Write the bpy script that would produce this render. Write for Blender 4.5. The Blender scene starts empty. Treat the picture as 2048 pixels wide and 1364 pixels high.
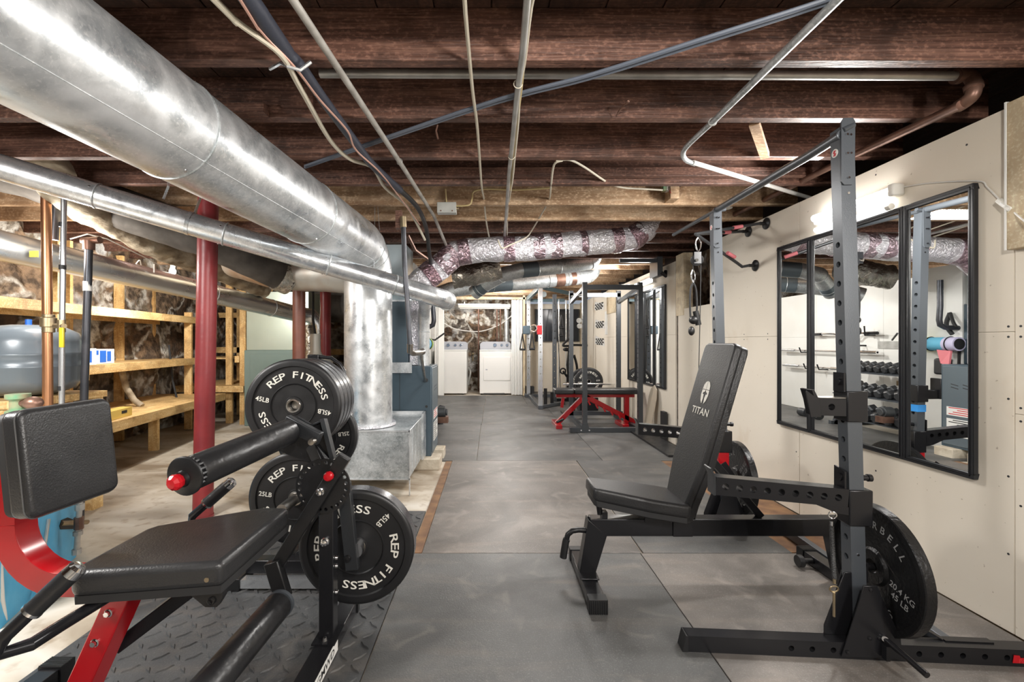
import bpy, bmesh, math, random
from mathutils import Vector, Matrix
R = math.radians
random.seed(7)
scene = bpy.context.scene
COL = scene.collection
# ---------------------------------------------------------------- camera
F, CX, CY, H = 884.0, 983.0, 684.0, 1.12
cam_d = bpy.data.cameras.new('camera')
cam_d.sensor_width = 36.0
cam_d.lens = F / 2048 * 36.0
cam_d.shift_x = (1024 - CX) / 2048
cam_d.shift_y = (CY - 682) / 2048
cam_d.clip_start = 0.02
cam = bpy.data.objects.new('camera', cam_d)
COL.objects.link(cam)
cam.location = (0, 0, H)
cam.rotation_euler = (R(90), 0, 0)
scene.camera = cam
# ---------------------------------------------------------------- world, exposure, lights
w = bpy.data.worlds.new('world'); scene.world = w; w.use_nodes = True
w.node_tree.nodes['Background'].inputs[0].default_value = (0.8, 0.88, 1, 1)
w.node_tree.nodes['Background'].inputs[1].default_value = 0.3
scene.view_settings.view_transform = 'Standard'
scene.view_settings.look = 'None'
scene.view_settings.gamma = 1
scene.view_settings.exposure = 0.42
try: scene.cycles.max_bounces = 10; scene.cycles.sample_clamp_indirect = 6
except Exception: pass

def area(name, loc, direction, sx, sy, power, col=(1, 0.97, 0.92)):
    d = bpy.data.lights.new(name, 'AREA'); d.shape = 'RECTANGLE'; d.size = sx; d.size_y = sy
    d.energy = power; d.color = col
    o = bpy.data.objects.new(name, d); COL.objects.link(o); o.location = loc
    o.rotation_euler = Vector(direction).to_track_quat('-Z', 'Y').to_euler()
    return o
def point(name, loc, power, rad=0.06, col=(1, 0.95, 0.86)):
    d = bpy.data.lights.new(name, 'POINT'); d.energy = power; d.shadow_soft_size = rad; d.color = col
    o = bpy.data.objects.new(name, d); COL.objects.link(o); o.location = loc
    return o
LED = (1, 0.97, 0.93)
# shop light tubes on the right wall (their glow), one near the mirrors, one far, one behind the camera
area('tube_light_glow', (1.88, 2.42, 1.87), (-1, -0.15, -0.45), 0.05, 0.55, 26, LED)
area('far_tube_light_glow', (1.88, 5.75, 1.88), (-1, 0, -0.5), 0.05, 0.55, 45, LED)
area('rear_tube_light_glow', (1.86, -0.55, 1.86), (-1, 0.5, -0.2), 0.06, 1.1, 60, LED)
# fixtureless fill lamps added under the ceiling, plus the overhead and left bulbs
area('rear_fill', (-0.2, -1.3, 1.98), (0, 0.5, -1), 1.2, 0.6, 14, LED)  # added soft fill behind the camera, stands for no fixture
point('overhead_bulb_light', (0.35, -0.12, 1.88), 70, 0.05, (1, 0.96, 0.9))
area('left_fill', (-2.3, 0.9, 1.80), (0.1, 0.4, -1), 0.5, 0.5, 50, (1, 0.97, 0.93))  # added to brighten the concrete on the left
point('left_bulb_light', (-3.12, 4.3, 1.72), 70, 0.06, (1, 0.96, 0.9))
point('shelf_fill', (-2.75, 2.75, 1.7), 30, 0.06, (1, 0.96, 0.9))  # extra fill toward the shelving, no bulb at this spot
point('aisle_fill', (0.25, 6.6, 1.93), 60, 0.08, LED)  # added to lift the far joists, no lamp hangs here
point('far_fill', (0.2, 8.5, 1.9), 45, 0.08, LED)  # same added lift, deeper in the far gym
area('laundry_fill', (-0.3, 9.75, 2.0), (0, 0.0, -1), 1.0, 0.12, 15, LED)  # added fill over the washer and dryer; the strip fixture is unlit
area('middle_fill', (0.5, 3.3, 2.07), (0, 0, -1), 0.5, 0.25, 24, LED)  # added downward fill above the aisle, without a fixture

def P(px, py, Y): return Vector(((px - CX) * Y / F, Y, H - (py - CY) * Y / F))
def FL(px, py, z=0.0):
    Y = (H - z) * F / (py - CY); return Vector(((px - CX) * Y / F, Y, z))
# ---------------------------------------------------------------- materials
MATS = {}
def mat(name, col, rough=0.5, metal=0.0, col2=None, scale=8.0, bump=0.0, bscale=None, detail=4, stretch=(1, 1, 1), contrast=(0.35, 0.65), emit=None, estr=0, rvar=0.0, coat=0, alpha=None):
    m = bpy.data.materials.new(name); m.use_nodes = True; nt = m.node_tree; b = nt.nodes['Principled BSDF']
    b.inputs['Base Color'].default_value = (*col, 1); b.inputs['Roughness'].default_value = rough; b.inputs['Metallic'].default_value = metal
    if coat: b.inputs['Coat Weight'].default_value = coat; b.inputs['Coat Roughness'].default_value = 0.15
    if emit: b.inputs['Emission Color'].default_value = (*emit, 1); b.inputs['Emission Strength'].default_value = estr
    if col2 or bump or rvar:
        tc = nt.nodes.new('ShaderNodeTexCoord'); mp = nt.nodes.new('ShaderNodeMapping'); mp.inputs['Scale'].default_value = stretch
        nt.links.new(tc.outputs['Object'], mp.inputs[0])
        n = nt.nodes.new('ShaderNodeTexNoise'); n.inputs['Scale'].default_value = scale; n.inputs['Detail'].default_value = detail
        nt.links.new(mp.outputs[0], n.inputs['Vector'])
        rp = nt.nodes.new('ShaderNodeValToRGB'); rp.color_ramp.elements[0].position = contrast[0]; rp.color_ramp.elements[1].position = contrast[1]
        rp.color_ramp.elements[0].color = (*col, 1); rp.color_ramp.elements[1].color = (*(col2 or col), 1)
        nt.links.new(n.outputs[0], rp.inputs[0])
        if col2: nt.links.new(rp.outputs[0], b.inputs['Base Color'])
        if rvar:
            mr = nt.nodes.new('ShaderNodeMapRange'); mr.inputs[1].default_value = 0.3; mr.inputs[2].default_value = 0.7
            mr.inputs[3].default_value = max(0.02, rough - rvar); mr.inputs[4].default_value = min(1, rough + rvar)
            nt.links.new(n.outputs[0], mr.inputs[0]); nt.links.new(mr.outputs[0], b.inputs['Roughness'])
        if bump:
            n2 = nt.nodes.new('ShaderNodeTexNoise'); n2.inputs['Scale'].default_value = bscale or scale * 4; n2.inputs['Detail'].default_value = 3
            nt.links.new(mp.outputs[0], n2.inputs['Vector'])
            bp = nt.nodes.new('ShaderNodeBump'); bp.inputs['Strength'].default_value = bump; bp.inputs['Distance'].default_value = 0.01
            nt.links.new(n2.outputs[0], bp.inputs['Height']); nt.links.new(bp.outputs[0], b.inputs['Normal'])
    MATS[name] = m
    return m
def ramp(nt, src, stops):
    rp = nt.nodes.new('ShaderNodeValToRGB'); e = rp.color_ramp.elements
    while len(e) < len(stops): e.new(0.5)
    for i, (p, c) in enumerate(stops): e[i].position = p; e[i].color = (*c, 1)
    nt.links.new(src, rp.inputs[0]); return rp.outputs[0]
def mixc(nt, fac, a, b, mode='MIX'):
    x = nt.nodes.new('ShaderNodeMix'); x.data_type = 'RGBA'; x.blend_type = mode
    for s, v in ((x.inputs[0], fac), (x.inputs[6], a), (x.inputs[7], b)):
        if hasattr(v, 'links'): nt.links.new(v, s)
        elif isinstance(v, tuple): s.default_value = (*v, 1)
        else: s.default_value = v
    return x.outputs[2]
def coords(nt, sc=(1, 1, 1)):
    tc = nt.nodes.new('ShaderNodeTexCoord'); mp = nt.nodes.new('ShaderNodeMapping'); mp.inputs['Scale'].default_value = sc
    nt.links.new(tc.outputs['Object'], mp.inputs[0]); return mp.outputs[0]
def noise(nt, v, s, d=4, dist=0):
    n = nt.nodes.new('ShaderNodeTexNoise'); n.inputs['Scale'].default_value = s; n.inputs['Detail'].default_value = d; n.inputs['Distortion'].default_value = dist
    nt.links.new(v, n.inputs['Vector']); return n.outputs[0]
def bump(nt, h, s, dist=0.01, n=None):
    bp = nt.nodes.new('ShaderNodeBump'); bp.inputs['Strength'].default_value = s; bp.inputs['Distance'].default_value = dist
    nt.links.new(h, bp.inputs['Height'])
    if n: nt.links.new(n, bp.inputs['Normal'])
    return bp.outputs[0]
def newmat(name, rough=0.5, metal=0):
    m = bpy.data.materials.new(name); m.use_nodes = True; b = m.node_tree.nodes['Principled BSDF']
    b.inputs['Roughness'].default_value = rough; b.inputs['Metallic'].default_value = metal; MATS[name] = m
    return m.node_tree, b

def wood(name, a, b_, c, grain=(1.2, 14, 14), rough=0.65, bs=0.35, knots=True):
    nt, b = newmat(name, rough)
    v = coords(nt, grain); n1 = noise(nt, v, 2.2, 6, 1.2)
    col = ramp(nt, n1, [(0.3, a), (0.52, b_), (0.72, c)])
    v2 = coords(nt, (1, 1, 1)); n2 = noise(nt, v2, 1.6, 5)
    col = mixc(nt, ramp(nt, n2, [(0.42, (0, 0, 0)), (0.7, (0.6, 0.6, 0.6))]), col, tuple(x * 0.55 for x in a))
    n5 = noise(nt, coords(nt, (1, 1.6, 1.6)), 60, 6)
    col = mixc(nt, ramp(nt, n5, [(0.50, (0, 0, 0)), (0.68, (0.5, 0.5, 0.5))]), col, tuple(min(1, x * 1.35) for x in c))
    n6 = noise(nt, v2, 4.5, 8, 1.0)
    col = mixc(nt, ramp(nt, n6, [(0.48, (0, 0, 0)), (0.64, (0.55, 0.55, 0.55))]), col, tuple(x * 0.5 for x in a))
    nt.links.new(col, b.inputs['Base Color'])
    v3 = coords(nt, (3, 40, 40)); nt.links.new(bump(nt, noise(nt, v3, 3, 4), bs, 0.004), b.inputs['Normal'])
wood('joist_wood', (0.065, 0.029, 0.020), (0.15, 0.070, 0.048), (0.27, 0.142, 0.10), grain=(0.8, 26, 26), bs=0.9, rough=0.55)
wood('pale_joist_wood', (0.36, 0.20, 0.10), (0.56, 0.37, 0.22), (0.74, 0.56, 0.38), grain=(1.4, 10, 10), bs=0.4)
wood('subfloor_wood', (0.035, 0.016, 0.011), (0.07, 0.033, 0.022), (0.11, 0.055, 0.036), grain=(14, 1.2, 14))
wood('pine', (0.55, 0.30, 0.10), (0.72, 0.46, 0.19), (0.82, 0.60, 0.30), grain=(6, 6, 1.0), bs=0.15)
wood('pine_long', (0.55, 0.31, 0.11), (0.72, 0.47, 0.2), (0.83, 0.62, 0.32), grain=(8, 1.0, 8), bs=0.15)
wood('white_pine', (0.66, 0.50, 0.31), (0.78, 0.64, 0.44), (0.85, 0.73, 0.54), grain=(6, 6, 1.0), bs=0.1)

def galv(name, c1, c2, r0, r1, vs=60, metal=0.8, smudge=0.8):
    nt, b = newmat(name, 0.3, metal)
    v = coords(nt)
    vo = nt.nodes.new('ShaderNodeTexVoronoi'); vo.inputs['Scale'].default_value = vs; nt.links.new(v, vo.inputs['Vector'])
    n1 = noise(nt, v, 3.0, 6, 0.5); n2 = noise(nt, v, 7.0, 8, 1.0); n3 = noise(nt, v, 110, 3)
    col = mixc(nt, ramp(nt, n2, [(0.35, (0, 0, 0)), (0.65, (1, 1, 1))]), c1, c2)
    col = mixc(nt, ramp(nt, vo.outputs['Color'], [(0.2, (0, 0, 0)), (0.8, (0.35, 0.35, 0.35))]), col, (0.92, 0.94, 0.96))
    col = mixc(nt, ramp(nt, n3, [(0.55, (0, 0, 0)), (0.7, (0.6, 0.6, 0.6))]), col, (0.95, 0.96, 0.97))
    col = mixc(nt, ramp(nt, n1, [(0.52, (0, 0, 0)), (0.66, (smudge,) * 3)]), col, (0.90, 0.92, 0.94))
    nt.links.new(col, b.inputs['Base Color'])
    mr = nt.nodes.new('ShaderNodeMapRange'); mr.inputs[1].default_value = 0.35; mr.inputs[2].default_value = 0.65; mr.inputs[3].default_value = r0; mr.inputs[4].default_value = r1
    nt.links.new(n2, mr.inputs[0]); nt.links.new(mr.outputs[0], b.inputs['Roughness'])
    nt.links.new(bump(nt, noise(nt, v, 24, 4), 0.2, 0.004), b.inputs['Normal'])
galv('galvanized', (0.50, 0.54, 0.57), (0.74, 0.76, 0.77), 0.26, 0.46, 70, 0.75)
galv('galvanized_bright', (0.50, 0.55, 0.60), (0.82, 0.84, 0.86), 0.2, 0.36, 90, 0.82, 0.4)
galv('galvanized_dull', (0.36, 0.40, 0.41), (0.52, 0.55, 0.56), 0.34, 0.5, 70, 0.7, 0.3)
def foil(name, c1, c2, s=14, st=0.9, metal=0.9, rg=0.22):
    nt, b = newmat(name, rg, metal)
    v = coords(nt, (1, 1, 1)); n1 = noise(nt, v, s, 5, 1.5)
    nt.links.new(ramp(nt, noise(nt, v, 5, 3), [(0.4, c1), (0.6, c2)]), b.inputs['Base Color'])
    nt.links.new(bump(nt, n1, st, 0.03), b.inputs['Normal'])
foil('foil', (0.78, 0.76, 0.82), (0.90, 0.89, 0.93), 34, 0.9, 0.74, 0.28)
foil('foil_tape', (0.36, 0.24, 0.28), (0.62, 0.50, 0.56), 22)
foil('old_foil', (0.34, 0.31, 0.27), (0.6, 0.57, 0.5), 10)

# stone
def stone(name, dark=1.0, sc=2.4, lime=0.56, mw=(0.02, 0.075)):
    nt, b = newmat(name, 0.85)
    v = coords(nt)
    vm = nt.nodes.new('ShaderNodeVectorMath'); vm.operation = 'ADD'
    nn = nt.nodes.new('ShaderNodeTexNoise'); nn.inputs['Scale'].default_value = 2.4; nn.inputs['Detail'].default_value = 6; nt.links.new(v, nn.inputs['Vector'])
    sc_ = nt.nodes.new('ShaderNodeVectorMath'); sc_.operation = 'SCALE'; sc_.inputs['Scale'].default_value = 0.75
    nt.links.new(nn.outputs['Color'], sc_.inputs[0]); nt.links.new(v, vm.inputs[0]); nt.links.new(sc_.outputs[0], vm.inputs[1])
    vo = nt.nodes.new('ShaderNodeTexVoronoi'); vo.feature = 'DISTANCE_TO_EDGE'; vo.inputs['Scale'].default_value = sc; nt.links.new(vm.outputs[0], vo.inputs['Vector'])
    vc = nt.nodes.new('ShaderNodeTexVoronoi'); vc.inputs['Scale'].default_value = sc; nt.links.new(vm.outputs[0], vc.inputs['Vector'])
    d = dark
    stones = ramp(nt, vc.outputs['Color'], [(0.1, (0.09 * d, 0.05 * d, 0.028 * d)), (0.4, (0.24 * d, 0.15 * d, 0.085 * d)), (0.6, (0.33 * d, 0.24 * d, 0.16 * d)), (0.85, (0.15 * d, 0.13 * d, 0.11 * d))])
    mot = mixc(nt, ramp(nt, noise(nt, v, 11, 8), [(0.4, (0, 0, 0)), (0.6, (0.85, 0.85, 0.85))]), stones, (0.045 * d, 0.03 * d, 0.02 * d))
    mort = ramp(nt, noise(nt, v, 8, 7), [(0.4, (0.20 * d, 0.16 * d, 0.11 * d)), (0.58, (0.62 * d, 0.59 * d, 0.53 * d))])
    fac = ramp(nt, vo.outputs['Distance'], [(mw[0], (1, 1, 1)), (mw[1], (0, 0, 0))])
    col = mixc(nt, fac, mot, mort)
    col = mixc(nt, ramp(nt, noise(nt, v, 1.7, 8, 0.6), [(lime, (0, 0, 0)), (lime + 0.07, (0.9, 0.9, 0.9))]), col, ramp(nt, noise(nt, v, 13, 5), [(0.4, (0.34 * d, 0.33 * d, 0.31 * d)), (0.6, (0.62 * d, 0.62 * d, 0.60 * d))]))
    nt.links.new(col, b.inputs['Base Color'])
    n1 = bump(nt, vo.outputs['Distance'], 0.9, 0.12)
    nt.links.new(bump(nt, noise(nt, v, 12, 8), 1.0, 0.05, n1), b.inputs['Normal'])
stone('stone', 0.9, 1.7, 0.53); stone('stone_brown', 0.95, 3.0, 0.58, (0.05, 0.14))

# floor concrete
nt, b = newmat('concrete', 0.55)
v = coords(nt, (0.7, 1.6, 1)); v1 = coords(nt)
c = ramp(nt, noise(nt, v, 1.4, 6, 1.0), [(0.34, (0.30, 0.235, 0.165)), (0.48, (0.53, 0.465, 0.375)), (0.66, (0.68, 0.635, 0.56))])
c = mixc(nt, ramp(nt, noise(nt, v1, 14, 6), [(0.55, (0, 0, 0)), (0.72, (0.5, 0.5, 0.5))]), c, (0.26, 0.17, 0.09))
nt.links.new(c, b.inputs['Base Color']); nt.links.new(bump(nt, noise(nt, v1, 30, 5), 0.2, 0.004), b.inputs['Normal'])
# rubber mats
def rubber(name, k, tint=(1, 1, 1)):
    nt, b = newmat(name, 0.55)
    v = coords(nt); c = ramp(nt, noise(nt, v, 1.7, 7, 0.8), [(0.3, tuple(0.085 * k * t for t in tint)), (0.55, tuple(0.13 * k * t for t in tint)), (0.72, tuple(0.20 * k * t for t in tint))])
    vs = coords(nt, (0.4, 3.0, 1))
    c = mixc(nt, ramp(nt, noise(nt, vs, 2.2, 6, 1.5), [(0.5, (0, 0, 0)), (0.75, (0.45, 0.45, 0.45))]), c, (0.26 * k, 0.21 * k, 0.17 * k))
    c = mixc(nt, ramp(nt, noise(nt, v, 220, 2), [(0.55, (0, 0, 0)), (0.75, (0.3, 0.3, 0.3))]), c, (0.42 * k, 0.41 * k, 0.40 * k))
    c = mixc(nt, ramp(nt, noise(nt, v, 0.9, 8, 2.0), [(0.46, (0, 0, 0)), (0.62, (0.7, 0.7, 0.7))]), c, tuple(0.055 * k * t for t in tint))
    c = mixc(nt, ramp(nt, noise(nt, v, 6, 8, 1.0), [(0.56, (0, 0, 0)), (0.7, (0.35, 0.35, 0.35))]), c, (0.30 * k, 0.27 * k, 0.24 * k))
    nt.links.new(c, b.inputs['Base Color'])
    mr = nt.nodes.new('ShaderNodeMapRange'); mr.inputs[3].default_value = 0.38; mr.inputs[4].default_value = 0.62; nt.links.new(noise(nt, v, 2.5, 5), mr.inputs[0]); nt.links.new(mr.outputs[0], b.inputs['Roughness'])
    nt.links.new(bump(nt, noise(nt, v, 160, 3), 0.25, 0.003), b.inputs['Normal'])
rubber('rubber_mat', 0.66, (1.0, 1.0, 0.98)); rubber('rubber_mat_warm', 0.95, (1.12, 1, 0.90)); rubber('diamond_mat', 0.5, (0.97, 1, 1.04))
# drywall
nt, b = newmat('drywall', 0.8)
v = coords(nt); c = ramp(nt, noise(nt, v, 0.9, 4), [(0.3, (0.74, 0.67, 0.56)), (0.7, (0.82, 0.76, 0.66))])
c = mixc(nt, ramp(nt, noise(nt, coords(nt, (1, 1, 0.7)), 2.3, 6), [(0.60, (0, 0, 0)), (0.74, (0.45, 0.45, 0.45))]), c, (0.50, 0.36, 0.21))
c = mixc(nt, ramp(nt, noise(nt, v, 45, 2), [(0.71, (0, 0, 0)), (0.75, (0.5, 0.5, 0.5))]), c, (0.25, 0.18, 0.12))
nt.links.new(c, b.inputs['Base Color']); nt.links.new(bump(nt, noise(nt, v, 60, 3), 0.05, 0.003), b.inputs['Normal'])
mat('white_panel', (0.80, 0.80, 0.77), 0.6, col2=(0.74, 0.73, 0.69), scale=2)
mat('dark_wall', (0.05, 0.04, 0.035), 0.9, col2=(0.09, 0.075, 0.06), scale=3)
# metals and paints
mat('powder_dark', (0.028, 0.030, 0.033), 0.34, 0.3, bump=0.05, bscale=300)
mat('powder_grey', (0.080, 0.089, 0.101), 0.34, 0.35, bump=0.05, bscale=300)
mat('powder_black', (0.011, 0.011, 0.012), 0.34, 0.2, bump=0.05, bscale=300)
mat('satin_black', (0.014, 0.014, 0.016), 0.26, 0.3)
mat('silver_paint', (0.58, 0.60, 0.62), 0.25, 0.8)
mat('teal_paint', (0.10, 0.15, 0.17), 0.35, 0.4)
mat('leather', (0.028, 0.028, 0.030), 0.33, bump=0.22, bscale=120, scale=20, rvar=0.06, stretch=(1, 1, 0.6))
mat('leather_worn', (0.020, 0.020, 0.021), 0.34, bump=0.12, bscale=220, scale=9, rvar=0.08)
mat('vinyl_dark', (0.015, 0.015, 0.016), 0.40, bump=0.15, bscale=160, scale=10)
mat('stitch', (0.09, 0.09, 0.09), 0.6)
mat('foam_black', (0.013, 0.013, 0.014), 0.36, bump=0.25, bscale=25, scale=6, rvar=0.08)
mat('rubber_black', (0.010, 0.010, 0.011), 0.42, rvar=0.08, scale=12)
mat('rubber_rim', (0.05, 0.05, 0.055), 0.3, rvar=0.1, scale=14)
mat('iron_black', (0.014, 0.014, 0.015), 0.32, 0.5, bump=0.25, bscale=70)
mat('chrome', (0.82, 0.82, 0.83), 0.12, 1.0)
mat('steel', (0.5, 0.49, 0.47), 0.3, 1.0, col2=(0.36, 0.33, 0.29), scale=25)
mat('red_paint', (0.34, 0.002, 0.006), 0.25, 0.0, coat=0.3)
mat('red_gloss', (0.42, 0.004, 0.010), 0.32)
mat('white_ink', (0.66, 0.64, 0.58), 0.6)
mat('white_label', (0.74, 0.73, 0.70), 0.5)
mat('black_ink', (0.02, 0.02, 0.02), 0.6)
mat('red_ink', (0.55, 0.03, 0.04), 0.5)
mat('column_red', (0.26, 0.030, 0.032), 0.38, 0.0, col2=(0.19, 0.022, 0.026), scale=5, bump=0.1, bscale=40)
mat('column_brown', (0.22, 0.075, 0.045), 0.45, 0.0, col2=(0.15, 0.05, 0.035), scale=6)
mat('copper', (0.56, 0.29, 0.15), 0.32, 0.85, col2=(0.42, 0.19, 0.10), scale=4, stretch=(1, 1, 0.4))
mat('brass', (0.45, 0.36, 0.22), 0.4, 0.9, col2=(0.3, 0.24, 0.17), scale=14)
mat('black_iron_pipe', (0.05, 0.055, 0.065), 0.35, 0.6, col2=(0.09, 0.09, 0.10), scale=8)
mat('rust_pipe', (0.14, 0.075, 0.055), 0.4, 0.6, col2=(0.26, 0.15, 0.11), scale=10)
mat('conduit', (0.42, 0.42, 0.40), 0.4, 0.7, col2=(0.58, 0.58, 0.56), scale=10)
mat('grimy_conduit', (0.33, 0.31, 0.28), 0.55, 0.3, col2=(0.50, 0.48, 0.44), scale=14)
mat('silver_duct', (0.68, 0.71, 0.73), 0.3, 0.95, bump=0.05, bscale=20, rvar=0.06, scale=4)
mat('plate_print', (0.22, 0.22, 0.22), 0.5)
mat('hose_foam', (0.035, 0.039, 0.055), 0.5, bump=0.1, bscale=60)
mat('cable_cream', (0.60, 0.55, 0.44), 0.5)
mat('cable_yellow', (0.56, 0.44, 0.22), 0.5)
mat('cable_grey', (0.13, 0.15, 0.19), 0.45)
mat('cable_white', (0.72, 0.70, 0.66), 0.5)
mat('cable_black', (0.02, 0.02, 0.02), 0.5)
mat('cable_pink', (0.62, 0.36, 0.28), 0.4, 0.4)
mat('box_grey', (0.42, 0.42, 0.39), 0.55, 0.2, col2=(0.52, 0.52, 0.49), scale=12)
mat('insulation', (0.20, 0.15, 0.095), 0.9, col2=(0.50, 0.43, 0.32), scale=6, bump=1.0, bscale=12, stretch=(1.6, 1, 1.6), detail=8)
mat('rusty_tin', (0.34, 0.20, 0.11), 0.4, 0.5, col2=(0.55, 0.54, 0.50), scale=3, detail=8)
mat('dark_insulation', (0.045, 0.038, 0.032), 0.8, 0.1, col2=(0.10, 0.088, 0.075), scale=6, bump=0.4, bscale=12)
mat('furnace_teal', (0.060, 0.092, 0.118), 0.42, 0.3, col2=(0.075, 0.108, 0.135), scale=2)
mat('cage_grey', (0.055, 0.060, 0.067), 0.35, 0.35)
mat('furnace_side', (0.14, 0.175, 0.20), 0.4, 0.4)
mat('furnace_green', (0.17, 0.24, 0.22), 0.45, 0.2, col2=(0.21, 0.28, 0.26), scale=2)
mat('plenum_green', (0.46, 0.54, 0.47), 0.35, 0.5, col2=(0.52, 0.60, 0.53), scale=2)
mat('plenum_blue', (0.40, 0.50, 0.54), 0.3, 0.7, col2=(0.50, 0.58, 0.62), scale=2)
mat('tank_grey', (0.13, 0.155, 0.18), 0.28, 0.1, col2=(0.15, 0.18, 0.205), scale=2)
mat('blue_sheet', (0.07, 0.40, 0.68), 0.45, col2=(0.12, 0.47, 0.74), scale=9, bump=0.5, bscale=5)
mat('blue_plastic', (0.02, 0.12, 0.5), 0.4)
mat('blue_tape', (0.03, 0.26, 0.68), 0.5)
mat('green_old', (0.13, 0.30, 0.17), 0.6, 0.3, col2=(0.35, 0.28, 0.17), scale=20)
mat('yellow_plastic', (0.66, 0.52, 0.03), 0.4)
mat('yellow_box', (0.72, 0.52, 0.13), 0.5)
mat('white_plastic', (0.76, 0.74, 0.68), 0.45)
mat('pvc', (0.66, 0.63, 0.56), 0.4, col2=(0.58, 0.54, 0.46), scale=8)
mat('appliance_white', (0.84, 0.84, 0.82), 0.25, coat=0.3)
mat('appliance_grey', (0.45, 0.47, 0.52), 0.3)
mat('knob_blue', (0.16, 0.21, 0.29), 0.3, 0.4)
mat('trim_white', (0.83, 0.83, 0.80), 0.4)
mat('brick', (0.44, 0.37, 0.28), 0.85, col2=(0.58, 0.52, 0.42), scale=12, bump=0.4, bscale=40)
mat('tv_screen', (0.010, 0.013, 0.02), 0.12)
mat('frame_black', (0.018, 0.019, 0.022), 0.3)
mat('mirror', (0.92, 0.94, 0.94), 0.0, 1.0)
mat('tube_glow', (1, 1, 1), 0.5, emit=(1, 0.98, 0.95), estr=14)
mat('bulb_glow', (1, 1, 1), 0.5, emit=(1, 0.97, 0.9), estr=30)
mat('strap_black', (0.015, 0.015, 0.016), 0.6)
mat('paper', (0.70, 0.68, 0.64), 0.7)
mat('skate_wood', (0.42, 0.36, 0.28), 0.5)
mat('mat_lime', (0.45, 0.70, 0.10), 0.7); mat('mat_blue', (0.12, 0.42, 0.60), 0.7); mat('mat_lilac', (0.55, 0.52, 0.70), 0.7)
mat('pink_cloth', (0.75, 0.22, 0.25), 0.7)
mat('motor_grey', (0.08, 0.085, 0.09), 0.4, 0.5)
mat('plywood_edge', (0.13, 0.065, 0.035), 0.7, col2=(0.24, 0.13, 0.06), scale=9)
mat('box_cardboard', (0.50, 0.38, 0.24), 0.8)
mat('dumb_hex', (0.05, 0.052, 0.056), 0.38, 0.3)
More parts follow.
